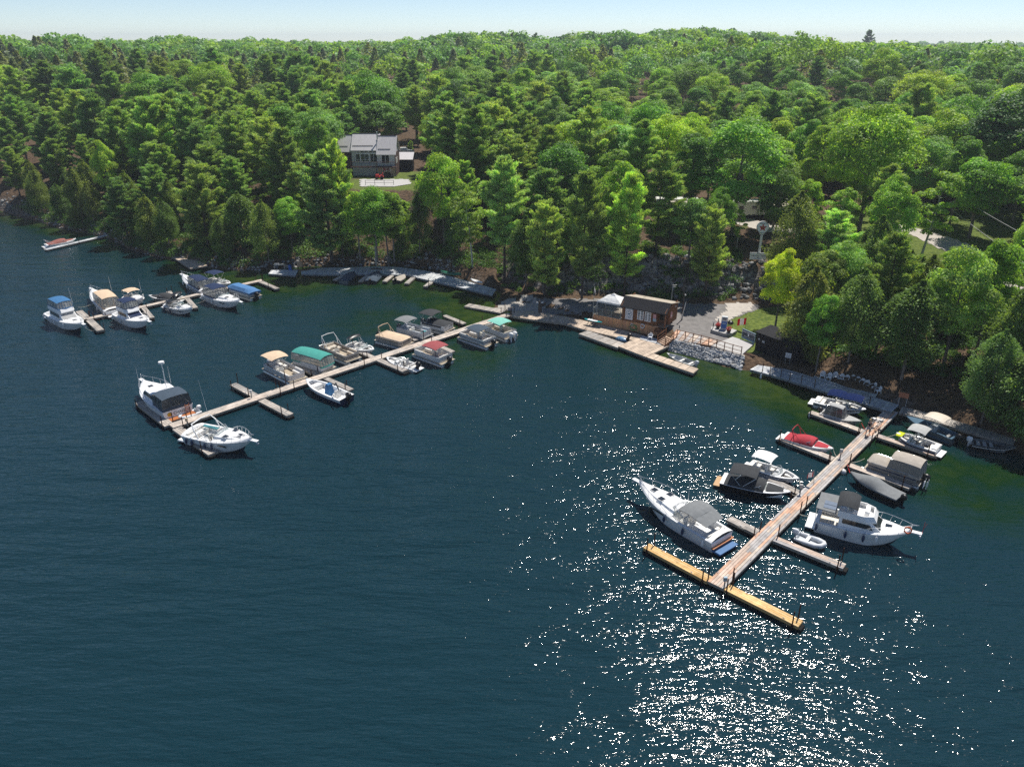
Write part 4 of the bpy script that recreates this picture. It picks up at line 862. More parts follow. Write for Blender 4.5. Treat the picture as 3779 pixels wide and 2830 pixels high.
def enclosure(r, x0, x1, w0, w1, z0, z1, top='navy', vinyl='clearvinyl', band=.18, camber=.12, taper=.88, name='canopy_enclosure', seams=3):
    c = bimini(r, x0 + .05, x1 - .05, w1 * .98, z1 + .02, top, zd=z1 - .3, drop=.1, camber=camber, name='canopy')
    lo = [(x0 - .1, -w0 / 2), (x1 + .12, -w0 / 2 * .92), (x1 + .25, 0), (x1 + .12, w0 / 2 * .92), (x0 - .1, w0 / 2)]; hi = [(x0 + .05, -w1 / 2), (x1 - .1, -w1 / 2 * taper / .88), (x1 - .02, 0), (x1 - .1, w1 / 2 * taper / .88), (x0 + .05, w1 / 2)]
    A = [(x, y, z0) for x, y in lo]; A2 = [(lerp(a[0], b_[0], .2), lerp(a[1], b_[1], .2), z0 + band) for a, b_ in zip(lo, hi)]; B2 = [(x, y, z1 - camber - .08) for x, y in hi]; b = MB()
    b.loft([A, A2], 0, closed=True); g = b.build('skirt', top, c); b = MB(); b.loft([A2, B2], 0, closed=True); b.build('window_curtain', vinyl, c)
    b = MB(); n = len(lo)
    for i in range(n):
        j = (i + 1) % n
        for s in range(seams):
            t = s / seams; p = [lerp(A2[i][k], A2[j][k], t) for k in range(3)]; q = [lerp(B2[i][k], B2[j][k], t) for k in range(3)]; b.tube([p, q], .022, 4)
    b.build('seam', top, c); return c
def cover(r, hull, ta, tb, hc, m, name='mooring_cover', over=1.02, ridge=None, ns=12, zoff=.03):
    rows = []
    for i in range(ns + 1):
        t = lerp(ta, tb, i / ns); b, z = hull.b(t) * over, hull.z(t) + zoff; h = hc(i / ns); x = hull.L * t
        rows.append([(x, b, z - .1), (x, b * .97, z + .02), (x, b * .6, z + h * .75), (x, 0, z + h), (x, -b * .6, z + h * .75), (x, -b * .97, z + .02), (x, -b, z - .1)])
    b = MB(); b.loft(rows, flip=True); b.add(rows[0], [tuple(range(7))]); b.add(rows[-1], [tuple(range(6, -1, -1))])
    return b.build(name, m, r, True)
def rail(r, pts, h, every=1, m='steel', rad=.02, name='rail', out=0):
    b = MB(); top = [(x, y, z + h) for x, y, z in pts]; b.tube(top, rad, 5)
    for i in range(0, len(pts), every): b.tube([pts[i], top[i]], rad * .8, 4)
    return b.build(name, m, r, True)
def bowrail(r, H, ta, tb=1.0, h=.6, inset=.08, n=6, m='steel', ext=.25):
    pts = [(H.L * t, H.b(t) - inset if H.b(t) > inset * 2 else .08, H.z(t)) for t in np.linspace(ta, .97, n)]
    P = pts + [(H.L + ext, 0, H.z(1) + .05)] + [(x, -y, z) for x, y, z in pts[::-1]]
    b = MB(); k = len(P); top = [(x + .12, y, z + h * min(1, .25 + .75 * min(i, k - 1 - i) / 1.5)) for i, (x, y, z) in enumerate(P)]
    b.tube(top, .022, 5)
    for i in range(k):
        if i != k // 2: b.tube([P[i], top[i]], .016, 4)
    return b.build('bow_rail', m, r, True)
def fenders(r, H, ts, side, m='fenderw'):
    for t in ts:
        b = MB(); y = side * (H.b(t) + .12); z = H.z(t); b.ell((H.L * t, y, z - .42), (.12, .12, .34), 8, 6); b.tube([(H.L * t, y, z - .12), (H.L * t, side * (H.b(t) - .05), z + .05)], .012, 4); b.build('fender', m, r, True)
def seat(r, x, y, z, m='vinyl', w=.5, d=.5, back=-1, h=.42, name='seat'):
    b = MB(); b.box((x, y, z + h / 2), (d, w, h), top=(.95, .95)); b.box((x + back * (d / 2 - .05), y, z + h + .2), (.12, w, .45)); return b.build(name, m, r)
def hatch(r, x, y, z, sx, sy, m='winglass'):
    b = MB(); b.box((x, y, z), (sx, sy, .05)); f = b.build('hatch', m, r); b = MB(); b.box((x, y, z - .02), (sx + .08, sy + .08, .05)); b.build('hatch_frame', 'whitepaint', f); return f
def antenna(r, x, y, z, h, lean=0): b = MB(); b.tube([(x, y, z), (x + lean, y, z + h)], [.022, .01], 4); return b.build('antenna', 'whitepaint', r)
def bplace(stern, bow, z):
    a, b_ = G(*stern, z), G(*bow, z); return a, math.atan2(b_[1] - a[1], b_[0] - a[0]), dist(a, b_)
BG = {}
def boat(name, label, cat, stern, bow, z, group=None):
    a, rz, L = bplace(stern, bow, z); return thing(name, label, cat, (a[0], a[1], 0), rz, group), L
def hullparts(r, H, mats=('boot', 'gel', 'gel'), deck=('gel', 'gel'), pits=(), stripe=(.62, .78), gun=.16, camber=.06):
    H.mesh(MB_ := MB(), stripe); MB_.build('hull', list(mats), r, True); d = MB(); H.deck(d, pits, gun, camber); d.build('deck', list(deck), r, False)
    b = MB(); pts = [(H.L * t, H.b(t) + .015, H.z(t) - .02) for t in np.linspace(0, 1, 14)]; b.tube(pts + [(x, -y, z) for x, y, z in pts[::-1]], .03, 4); b.build('rub_rail', 'gelgrey' if mats[1] != 'blackhull' else 'steel', r, True)
# ---- runabouts
def runabout(label, stern, bow, B=2.1, F=(.62, .85), hull=('boot', 'gel', 'gel'), sole='carpet', group='open runabouts and bowriders', bimi=None, cov=None, bowopen=True, plat='gel', motor=None, tower=None, folded=None, stripe=(.55, .78), shield=True, z=.75, seatm='vinyl', deck='gel', name='runabout'):
    r, L = boat(name, label, 'motor boat', stern, bow, z, group); H = Hull(L, B, F[0], F[1], t0=.5, p=2.3, flare=.8)
    pits = [(.1, .6, .22)] + ([(.68, .9, .35)] if bowopen and not (cov and cov[0] == 'full') else [])
    if cov and cov[0] == 'full': pits = []
    hullparts(r, H, hull, (deck, sole), pits, stripe)
    b = MB(); b.box((-.28, 0, .28), (.6, B * .8, .08)); b.build('swim_platform', plat, r)
    if not cov:
        seat(r, L * .42, B * .22, .22, seatm); seat(r, L * .42, -B * .22, .22, seatm); b = MB(); b.box((L * .15, 0, .42), (.5, B - .5, .4)); b.box((L * .11, 0, .7), (.12, B - .5, .35)); b.build('rear_bench', seatm, r)
        b = MB(); b.box((L * .56, -B * .22, .5), (.35, .5, .55)); b.box((L * .56, B * .22, .5), (.35, .5, .55)); b.build('dash', 'gel', r)
        if bowopen: b = MB(); [b.box((L * .77, s * H.b(.77) * .5, .5), (L * .15, .3, .26)) for s in (-1, 1)]; b.build('bow_cushion', seatm, r)
        b = MB(); b.box((L * .06, 0, F[0] + .06), (L * .1, B * .7, .12)); b.build('engine_hatch', seatm, r)
    if shield and not (cov and cov[0] == 'full'): windshield(r, L * .68, L * .5, B * .86, H.z(.6), .42)
    if cov:
        kind, m = cov[0], cov[1]
        if kind == 'full': cover(r, H, .03, .97, lambda t: .12 + .5 * math.exp(-((t - .5) / .22) ** 2), m)
        elif kind == 'hump':
            cover(r, H, .06, .64, lambda t: .1 + .5 * sstep1(0, .7, t) * (1 - .25 * sstep1(.85, 1, t)), m); 
            cover(r, H, .66, .96, lambda t: .14 * (1 - t), m, name='bow_cover', over=.8)
    if bimi: bimini(r, L * bimi[0], L * bimi[1], B * .92, bimi[2], bimi[3], zd=F[0] + .05)
    if tower: arch(r, L * tower[0], F[0], B * .95, tower[1], tower[2], tower[3])
    if motor: outboard(r, 0, 0, .45, motor)
    return r, L, H
def sstep1(a, b, x): t = min(1, max(0, (x - a) / (b - a))); return t * t * (3 - 2 * t)
# ---- pontoon boats
def pontoon(label, stern, bow, W=2.45, fence='alupale', group='pontoon boats', bimi=None, cov=None, motor='black', encl=None, sole='carpettan', seatm='vinyl', tw=None, motors=1, stripe=None, z=.6, x1f=.9, stools=None, bare=False):
    r, L = boat('pontoon_boat', label, 'pontoon boat', stern, bow, z, group)
    for s in (-1, 1):
        b = MB(); y = s * W * .34; b.tube([(.05, y, .1), (.12, y, .1), (L * .88, y, .1), (L * .96, y, .2), (L * 1.0, y, .36)], [.2, .3, .3, .2, .05], 10); b.build('pontoon_tube', 'alu', r, True)
    b = MB(); b.box((L * .47, 0, .5), (L * .94, W, .1)); b.build('deck', ['alu'], r); b = MB(); b.box((L * .47, 0, .556), (L * .93, W - .06, .012)); b.build('carpet', sole, r)
    X0, X1, w = L * .07, L * x1f, W / 2 - .08; rc = .35
    ring = [(X0, -w), (X1 - rc, -w), (X1 - rc * .3, -w + rc * .3), (X1, -w + rc), (X1, w - rc), (X1 - rc * .3, w - rc * .3), (X1 - rc, w), (X0, w)]
    hh = .62; th = .04
    if not bare or True:
        b = MB()
        def wall(pts, z0, z1, mi, off):
            n = len(pts); cx, cy = L * .5, 0
            inn = [(x + (cx - x) * off / L * 1.2, y + (cy - y) * off / w) for x, y in pts]
            for i in range(n):
                j = (i + 1) % n; p, q, p2, q2 = pts[i], pts[j], inn[i], inn[j]
                b.add([(*p, z0), (*q, z0), (*q, z1), (*p, z1), (*p2, z0), (*q2, z0), (*q2, z1), (*p2, z1)], [(0, 1, 2, 3), (7, 6, 5, 4), (3, 2, 6, 7), (0, 4, 5, 1)], mi)
        wall(ring, .62, .62 + hh * .42, 0, th); wall(ring, .62 + hh * .42, .62 + hh * .58, 1, th * .9); wall(ring, .62 + hh * .58, .62 + hh, 0, th)
        b.build('fence', [fence, stripe or fence], r)
        f = MB(); P = [(x, y, .66 + hh) for x, y in ring]; f.tube(P + [P[0]], .024, 5)
        for x, y in ring: f.tube([(x, y, .55), (x, y, .66 + hh)], .018, 4)
        k = X0
        while k < X1 - .5:
            for s in (-1, 1): f.tube([(k, s * w, .55), (k, s * w, .66 + hh)], .016, 4)
            k += 1.0
        f.build('rail', 'alu', r, True)
    if not cov and not encl:
        for s in (-1, 1):
            b = MB(); b.box((L * .72, s * (w - .32), .78), (L * .24, .5, .42)); b.box((L * .72, s * (w - .12), 1.1), (L * .24, .14, .4)); b.build('lounge_seat', seatm, r)
        b = MB(); b.box((L * .19, .15, .78), (L * .16, w * 1.3, .42)); b.box((L * .12, .15, 1.08), (.15, w * 1.3, .4)); b.box((L * .3, w - .35, .78), (L * .12, .5, .42)); b.build('rear_lounge', seatm, r)
        b = MB(); b.box((L * .5, -w * .5, .95), (.5, .7, .75)); b.box((L * .5 + .15, -w * .5, 1.4), (.06, .6, .3)); b.build('helm_console', 'gel2', r)
        seat(r, L * .42, -w * .5, .56, seatm, h=.5, name='helm_seat')
    if stools:
        for (fx, fy) in stools: b = MB(); b.cyl((L * fx, w * fy, .56), (L * fx, w * fy, 1.0), .24, n=12); b.build('stool', 'tealfab', r, True)
    if cov:
        c0, c1, m, hc = cov; rows = []; n = 12
        for i in range(n + 1):
            t = i / n; x = lerp(L * c0, L * c1, t); e = min(1, 6 * min(t, 1 - t) + .25); ww = (w + .04) * (1 if t < .8 else 1 - .28 * ((t - .8) / .2) ** 2); z0 = .62 + hh
            rows.append([(x, ww, z0 - .22), (x, ww, z0 + .02), (x, ww * .6, z0 + hc * e * .85), (x, 0, z0 + hc * e), (x, -ww * .6, z0 + hc * e * .85), (x, -ww, z0 + .02), (x, -ww, z0 - .22)])
        b = MB(); b.loft(rows, flip=True); b.add(rows[0], [tuple(range(7))]); b.add(rows[-1], [tuple(range(6, -1, -1))]); b.build('mooring_cover', m, r, True)
    if encl:
        a, c, top, vin, zt = encl; enclosure(r, L * a, L * c, W * .96, W * .92, .62 + hh * .7, zt, top, vin, camber=.22)
    if bimi: bimini(r, L * bimi[0], L * bimi[1], W * .98, bimi[2], bimi[3], zd=.66 + hh)
    if tw: arch(r, L * tw[0], .62 + hh, W * .9, tw[1], tw[2], tw[3], .045)
    for i in range(motors):
        if motor: outboard(r, .1, (i - (motors - 1) / 2) * .7, .5, motor, 1.0)
    return r, L
# ---- cabin cruisers
def cruiser(label, stern, bow, B=2.9, F=(1.0, 1.55), hull=('boot', 'gel', 'gel'), group='express cruisers', top=None, encl=None, hat=((.72, 0), (.62, .45), (.62, -.45)), motor=None, fend=(), plat='gel', railt=.5, stripe=(.5, .6), z=1.2, pulpit=True, cock=(.06, .5), sole='gel2', ant=(), trim=None, seatm='vinyl', radar=False, archm=None, side=1):
    r, L = boat('cabin_cruiser', label, 'cabin cruiser', stern, bow, z, group); H = Hull(L, B, F[0], F[1], t0=.45, p=2.2, flare=.78, keel=.5, rake=.12)
    hullparts(r, H, hull, ('gel', sole), [(cock[0], cock[1], .45)], stripe, gun=.22, camber=.3)
    b = MB(); rows = []
    for t in np.linspace(cock[1], .93, 9):
        u = (t - cock[1]) / (.93 - cock[1]); w = H.b(t) * (.74 - .1 * u); h = .34 * (1 - u ** 1.6) + .06; zz = H.z(t) + .05
        rows.append([(L * t, w, zz), (L * t, w * .86, zz + h * .85), (L * t, 0, zz + h + .1), (L * t, -w * .86, zz + h * .85), (L * t, -w, zz)])
    b.loft(rows, flip=True); b.add(rows[0], [tuple(range(5))]); b.build('cabin_top', 'gel', r, True)
    for s in (-1, 1):
        b = MB(); b.box((L * (cock[1] + .16), s * (H.b(cock[1] + .16) + .005), H.z(.6) - .3), (L * .16, .03, .14)); b.build('side_window', 'winglass', r)
    for (t, y) in hat: u = (t - cock[1]) / (.93 - cock[1]); hatch(r, L * t, y * H.b(t), H.z(t) + .2 + .34 * (1 - u ** 1.6) * (1 if abs(y) < .1 else .85), .5, .5)
    windshield(r, L * (cock[1] + .1), L * (cock[1] - .12), B * .78, H.z(cock[1]) + .12, .62, rake=.5)
    b = MB(); b.box((L * .1, 0, .75), (.6, B - .9, .45)); b.box((L * .07, 0, 1.05), (.16, B - .9, .4)); b.build('rear_bench', seatm, r)
    seat(r, L * (cock[1] - .08), -B * .2, .45, seatm, h=.6); seat(r, L * (cock[1] - .08), B * .2, .45, seatm, h=.6)
    b = MB(); b.box((-.4, 0, .3), (.85, B * .82, .1), top=(.95, .95)); b.build('swim_platform', plat, r)
    bowrail(r, H, railt, h=.62)
    if pulpit: b = MB(); b.box((L + .25, 0, H.z(1) + .02), (.9, .38, .09)); b.build('bow_pulpit', 'gel', r); b = MB(); b.tube([(L + .3, 0, H.z(1) - .05), (L + .65, 0, H.z(1) - .3)], .04, 5); b.box((L + .62, 0, H.z(1) - .32), (.1, .4, .1)); b.build('anchor', 'alu', r)
    if top: bimini(r, L * top[0], L * top[1], B * .85, top[2], top[3], zd=F[0] + .1, sag=1)
    if encl: enclosure(r, L * encl[0], L * encl[1], B * .9, B * .78, H.z(.3) + .05, encl[2], encl[3], encl[4])
    for f in fend: fenders(r, H, [f[0]], f[1], f[2])
    for a in ant: antenna(r, L * a[0], a[1] * B / 2, a[2], a[3], a[4])
    if archm: arch(r, L * archm[0], F[0], B * .9, archm[1], archm[2], 'gel', .06)
    if motor: outboard(r, -.2, 0, .4, motor)
    return r, L, H
def sedan(label, stern, bow, B=3.0, F=(1.05, 1.6), top='navy', vinyl='clearvinyl', fly=True, group='flybridge cruisers', fend=(), z=1.3, cab=(.25, .66), cover_m=None, stripe=(.55, .62), hull=('boot', 'gel', 'gel'), encl=None, ant=(), zt=None, sole='gel2'):
    r, L = boat('sedan_cruiser', label, 'flybridge cruiser' if fly else 'sedan cruiser', stern, bow, z, group); H = Hull(L, B, F[0], F[1], t0=.45, p=2.2, flare=.78, keel=.5, rake=.12)
    hullparts(r, H, hull, ('gel', sole), [(.04, cab[0], .55)], stripe, gun=.2, camber=.2)
    zc = F[0] + .02; ht = min(1.15, max(.9, .115 * L)); w = B * .40; x0, x1 = L * cab[0], L * cab[1]
    rows = [[(x0, w, zc), (x0, w * .92, zc + ht), (x0, -w * .92, zc + ht), (x0, -w, zc)], [(lerp(x0, x1, .6), w, zc), (lerp(x0, x1, .6), w * .92, zc + ht), (lerp(x0, x1, .6), -w * .92, zc + ht), (lerp(x0, x1, .6), -w, zc)], [(x1, w * .86, H.z(cab[1]) + .05), (x1 - ht * .95, w * .8, zc + ht), (x1 - ht * .95, -w * .8, zc + ht), (x1, -w * .86, H.z(cab[1]) + .05)]]
    b = MB(); b.loft(rows); b.add(rows[0], [(3, 2, 1, 0)]); b.add(rows[2], [(0, 1, 2, 3)]); c = b.build('cabin', 'gel', r)
    for s in (-1, 1):
        b = MB(); a0, a1 = lerp(x0, x1, .08), lerp(x0, x1, .74); y0, y1 = s * (w * .965 + .012), s * (w * .93 + .012)
        b.add([(a0, y0, zc + ht * .42), (a1 + .2, y0, zc + ht * .42), (a1 - .1, y1, zc + ht * .86), (a0, y1, zc + ht * .86), (a0, y0 - s * .03, zc + ht * .42), (a1 + .2, y0 - s * .03, zc + ht * .42), (a1 - .1, y1 - s * .03, zc + ht * .86), (a0, y1 - s * .03, zc + ht * .86)], [(0, 1, 2, 3), (0, 4, 5, 1), (1, 5, 6, 2), (2, 6, 7, 3), (3, 7, 4, 0)]); b.build('side_window', 'winglass', c)
    zb = H.z(cab[1]) + .05; n = .1; q = lambda u, y, o=.02: (lerp(x1, x1 - ht * .95, u) + o, y * lerp(.86, .8, u) * w, lerp(zb, zc + ht, u) + o)
    b = MB(); b.add([q(.12, -.9), q(.12, .9), q(.85, .9), q(.85, -.9), q(.12, -.9, 0), q(.12, .9, 0), q(.85, .9, 0), q(.85, -.9, 0)], [(0, 1, 2, 3), (0, 4, 5, 1), (1, 5, 6, 2), (2, 6, 7, 3), (3, 7, 4, 0)]); b.build('windshield', cover_m or 'winglass', c)
    zt0 = zc + ht
    if fly:
        xf0, xf1 = L * cab[0] - .15, x1 - ht * .55; ring = [(xf0, w * 1.0), (xf1 - .7, w * 1.0), (xf1, w * .7), (xf1, -w * .7), (xf1 - .7, -w * 1.0), (xf0, -w * 1.0)]
        b = MB(); b.prism(ring, zt0, zt0 + .1); b.build('flybridge_deck', 'gel', r); b = MB(); k = len(ring)
        for i in range(k - 1):
            p, p2 = ring[i], ring[i + 1]; o = lambda v, e: (v[0] * 1 - (.28 * e if v[0] > xf1 - .8 else 0), v[1] * (1 - .06 * e))
            A, B_ = (*p, zt0 + .1), (*p2, zt0 + .1); C_, D_ = (*o(p2, 1), zt0 + .52), (*o(p, 1), zt0 + .52); i_ = lambda v: (v[0] - .07 if v[0] > xf1 - .8 else v[0], v[1] * .93, v[2])
            b.add([A, B_, C_, D_, i_(A), i_(B_), i_(C_), i_(D_)], [(0, 1, 2, 3), (7, 6, 5, 4), (3, 2, 6, 7), (0, 4, 7, 3), (1, 2, 6, 5)])
        b.build('flybridge_coaming', 'gel', r)
        seat(r, lerp(xf0, xf1, .3), 0, zt0 + .1, 'vinyl', w=w * 1.5, d=.5); b = MB(); b.box((lerp(xf0, xf1, .72), 0, zt0 + .4), (.35, w * .9, .6)); b.build('helm_console', 'gel', r)
        if encl: enclosure(r, xf0 + .1, xf1 - .45, w * 1.9, w * 1.75, zt0 + .5, zt0 + 1.6, top, vinyl, band=.12)
    b = MB(); b.box((-.35, 0, .3), (.75, B * .8, .1)); b.build('swim_platform', 'gel', r)
    bowrail(r, H, .45, h=.65); hatch(r, L * .76, 0, H.z(.76) + .2, .5, .5)
    b = MB(); b.box((L + .25, 0, H.z(1) + .02), (.9, .38, .09)); b.build('bow_pulpit', 'gel', r); b = MB(); b.tube([(L + .3, 0, H.z(1) - .05), (L + .65, 0, H.z(1) - .3)], .04, 5); b.box((L + .62, 0, H.z(1) - .32), (.1, .4, .1)); b.build('anchor', 'alu', r)
    for f in fend: fenders(r, H, [f[0]], f[1], f[2])
    for a in ant: antenna(r, L * a[0], a[1] * B / 2, a[2], a[3], a[4])
    return r, L, H, zt0
def skiff(label, stern, bow, B=1.5, F=(.5, .72), m='alu', inner='greyhull', group='aluminium fishing boats', motor='black', tarp=None, benches=3, z=.5, bimi=None, console=False, hood=None, name='fishing_boat', stripe=None, casting=None):
    r, L = boat(name, label, 'fishing boat', stern, bow, z, group); H = Hull(L, B, F[0], F[1], t0=.5, p=1.9, flare=.8, keel=.15, rake=.08)
    H.mesh(MB_ := MB()); MB_.build('hull', [m, m, stripe or m], r, True); d = MB()
    if tarp: H.deck(d, [], .06, .02)
    elif casting: H.deck(d, [(.04, casting, .15)], .08, .02)
    else: H.deck(d, [(.03, .9, .1)], .06, .02)
    d.build('liner', [m if not casting else inner, inner], r)
    if not tarp:
        for i in range(benches): t = .16 + i * (.62 if not casting else .3) / max(1, benches - 1); b = MB(); b.box((L * t, 0, .36), (.3, 2 * H.b(t) - .2, .06)); b.box((L * t, 0, .22), (.22, 2 * H.b(t) - .3, .22)); b.build('bench', 'vinyl' if m == 'alu' else 'ltgrey', r)
    else: cover(r, H, .0, .98, tarp[1], tarp[0], over=1.03, name='tarp')
    if console:
        b = MB(); b.box((L * .45, 0, .55), (.4, B * .7, .7)); b.build('console', 'gelgrey', r); windshield(r, L * .52, L * .42, B * .75, F[0] + .1, .35)
    if hood: enclosure(r, L * hood[0], L * hood[1], B * .92, B * .6, F[0] + .05, hood[2], hood[3], hood[4], band=.08)
    if bimi: bimini(r, L * bimi[0], L * bimi[1], B * .95, bimi[2], bimi[3], zd=F[0] + .1)
    if motor: outboard(r, .0, 0, .35, motor, .8 if L < 5 else .95)
    return r, L, H
def dinghy(label, stern, bow, W=1.45, motor='gelgrey', z=.35, m='rubber', group='inflatable dinghies'):
    r, L = boat('inflatable_dinghy', label, 'dinghy', stern, bow, z, group); b = MB(); w = W / 2 - .2
    pts = [(0, -w, .25), (L * .35, -w, .25), (L * .7, -w * .92, .27), (L * .9, -w * .55, .34), (L * .97, 0, .4), (L * .9, w * .55, .34), (L * .7, w * .92, .27), (L * .35, w, .25), (0, w, .25)]
    b.tube(pts, [.12, .2, .21, .2, .2, .2, .21, .2, .12], 10); b.build('tube', m, r, True)
    b = MB(); b.prism([(.1, -w), (L * .75, -w * .9), (L * .9, 0), (L * .75, w * .9), (.1, w)], .06, .12); b.build('floor', 'gelgrey', r); b = MB(); b.box((L * .4, 0, .38), (.25, w * 2, .06)); b.build('bench', 'whitepaint', r); b = MB(); b.box((.12, 0, .3), (.06, w * 2, .4)); b.build('transom', 'gelgrey', r)
    outboard(r, .1, 0, .25, motor, .75); return r, L
c1 = K(0, 850, .4521); c2 = K(900, 1050, .4521); c3 = K(450, 1250, .4521); c5 = K(2600, 1200, .533); c6 = K(2200, 1600, .4829); c7 = K(2900, 1400, .4224); c61 = K(2850, 1380, .2034); cA = K(150, 950, .20344); cB = K(500, 1300, .24143)
FW_, FB_ = 'fenderw', 'fenderb'
# left dock
sedan('white flybridge cruiser with bright blue canopy top at the far left walkway end', cA(220, 950), cA(770, 1240), B=2.9, top='royal', encl=True, cover_m='ltgrey', z=1.3, fend=((.02, -1, FW_), (.3, -1, FW_), (.42, -1, FW_), (.68, -1, FW_)), ant=((.4, 1, 2.9, 2.2, -.2),), cab=(.2, .62), sole='gel')
sedan('white flybridge cruiser with navy canopy and navy windshield cover on the left walkway', cA(1440, 960), cA(1960, 1190), B=2.8, top='navy', encl=True, cover_m='navy', z=1.3, fend=((.05, -1, FW_), (.35, -1, FW_)), cab=(.2, .6), sole='gel')
cruiser('white express cruiser with tan top and clear curtains pointing up to the left', cA(1330, 930), cA(930, 610), B=2.8, encl=(.1, .52, 2.75, 'tan', 'clearvinyl'), fend=((.3, 1, FW_), (.02, 1, FW_)), ant=((.45, -1, 2.4, 2.2, .2),), hat=((.75, 0),))
cruiser('small cruiser with tan top half hidden behind the navy topped flybridge cruiser', cA(1570, 690), cA(1860, 780), B=2.3, F=(.8, 1.2), top=(.05, .5, 2.3, 'tan'), hat=(), z=1.0, ant=((.5, 1, 1.6, 2.2, 0),), pulpit=False)
runabout('low dark covered runabout with brown stripe beside the rusty pilings', c1(1470, 545), c1(1215, 535), B=2.1, hull=('boot', 'gel2', 'blackhull'), cov=('hump', 'darkgrey'), bimi=(.0, .2, 1.5, 'black'))
cruiser('small white cuddy cruiser with navy stripe and black folded top', c1(1375, 590), c1(1570, 650), B=2.2, F=(.75, 1.1), hull=('boot', 'gel', 'navyhull'), top=(.05, .3, 1.6, 'black'), hat=((.62, .4), (.62, 0), (.62, -.4)), z=.95, fend=((.1, -1, FB_), (.35, -1, FB_)), pulpit=False)
cruiser('cabin cruiser with navy canopy and navy stripe moored bow out to the upper left', c1(1690, 480), c1(1490, 375), B=2.5, F=(.85, 1.25), hull=('boot', 'gel', 'navyhull'), encl=(.08, .5, 2.4, 'navy', 'clearvinyl'), hat=((.7, 0),), fend=((.7, 1, FW_), (.5, 1, FW_)), z=1.0)
runabout('white deck boat with blue folding top at the shore end of the left walkway', c1(1700, 385), c1(1880, 430), B=2.2, bimi=(.1, .55, 2.3, 'navy'), z=.9)
cruiser('large white express cruiser with navy canopy near the blue covered boat', c1(1700, 500), c1(1960, 600), B=2.9, encl=(.08, .42, 2.7, 'navy', 'clearvinyl'), hat=((.78, .3), (.68, -.3)), fend=((.05, -1, FW_), (.4, -1, FW_)))
pontoon('boat wrapped in a bright blue tarp with a white tubed hull beside the left walkway', c1(2090, 530), c1(1890, 470), W=2.3, cov=(.02, .98, 'skyblue', .55), bimi=None, z=.8)
runabout('white boat with faded brown red cover at the far left shore dock', K(0, 700, .20344)(820, 990), K(0, 700, .20344)(1380, 900), B=2.2, cov=('hump', 'brick'), tower=(.12, .9, -.6, 'steel'), F=(.7, .95), z=.8)
# middle dock: cruisers
r, L, H, zt = sedan('big white sedan cruiser with grey aft top, dark curtains and radar mast', cB(640, 830), cB(120, 470), B=3.5, fly=False, cab=(.3, .68), hull=('boot', 'gel', 'gel'), z=1.45, F=(1.25, 1.75), ant=((.78, .6, 1.9, 2.3, 0), (.55, -.9, 2.2, 2.0, 0)))
enclosure(r, L * .01, L * .3, 3.2, 2.9, 1.3, 2.75, 'slate', 'smokevinyl', band=.3); b = MB(); b.tube([(L * .42, -.6, 2.3), (L * .42, -.6, 5.2)], .05, 6); b.cyl((L * .42, -.6, 5.2), (L * .42, -.6, 5.4), .32, .3, 12); b.build('radar_mast', 'whitepaint', r, True)
b = MB(); b.box((-.45, 0, .42), (.8, 3.0, .08)); b.build('teak_platform', 'teakred', r); b = MB(); [b.tube([(-.1 - .5 * 0, -1.2 + .45 * s, .5), (-.12, -1.2 + .45 * s, 1.5)], .03, 4) for s in (0, 1)]; [b.box((-.12, -.97, .65 + .22 * k), (.08, .5, .04)) for k in range(4)]; b.build('boarding_ladder', 'teakred', r)
text('CHASE', .42, r, 'blacktext', (-.03, -.1, .82), (PI / 2, 0, -PI / 2)); b = MB(); b.cyl((-.0, .95, .85), (-.03, .95, .85), .24, n=12); b.build('emblem', mat('yellow_emblem', (.6, .36, .02), .5), r)
r, L, H = cruiser('big white express cruiser with three dark hatches and tall leaning antenna', cB(860, 1160), cB(1790, 1390), B=3.2, F=(1.1, 1.55), hat=((.8, .12), (.66, .5), (.66, -.5)), fend=((.1, -1, FB_), (.2, -1, FB_), (.42, -1, FB_), (.53, -1, FB_)), archm=(.3, 1.5, -.9), ant=((.1, 1.0, 2.4, 3.6, -.4),), sole='gel')[:3]
b = MB(); b.box((L * .76, 0, H.z(.76) + .32), (1.5, .7, .04)); b.build('sun_pad', 'midgrey', r); b = MB(); b.box((L * .22, .9, 1.25), (L * .24, .3, .14)); b.build('teal_coaming', mat('teal_stripe_vinyl', (.06, .25, .28), .5), r)
dinghy('inflatable dinghy with white outboard between the two big middle dock cruisers', cB(960, 880), cB(670, 1010), W=1.4, motor='whitepaint')
# middle dock: pontoons and runabouts
pontoon('white pontoon boat with tan folding top nearest the outer cross finger', c2(215, 650), c2(465, 775), bimi=(.0, .38, 2.5, 'tan'), stripe='beige', motor='gelgrey', z=.75)
pontoon('pontoon boat fully enclosed by a teal canopy with clear windows', c2(440, 610), c2(715, 690), encl=(.03, .9, 'teal', 'clearvinyl', 2.45), motor='gelgrey', z=.75)
pontoon('curved beige and black pontoon boat with white hoop tower', c2(660, 505), c2(915, 610), fence='taupe', stripe='black', tw=(.22, 1.5, -.5, 'whitepaint'), sole='carpettan', seatm='beige', z=.75)
runabout('white bowrider with black folded top on an arch right of the beige pontoon', c2(860, 470), c2(1060, 530), B=2.1, tower=(.3, 1.1, -.3, 'alu'), bimi=(.12, .3, 2.05, 'black'), z=.85, bowopen=True)
r, L = boat('centre_console', 'white centre console with blue cloth covered helm and navy bottom stripe', 'motor boat', c2(840, 915), c2(510, 785), .85); H = Hull(L, 2.3, .75, 1.1, t0=.5, p=2.2); hullparts(r, H, ('navyhull', 'navyhull', 'gel'), ('gel', 'gel'), [(.08, .88, .3)], (.5, .9), gun=.2)
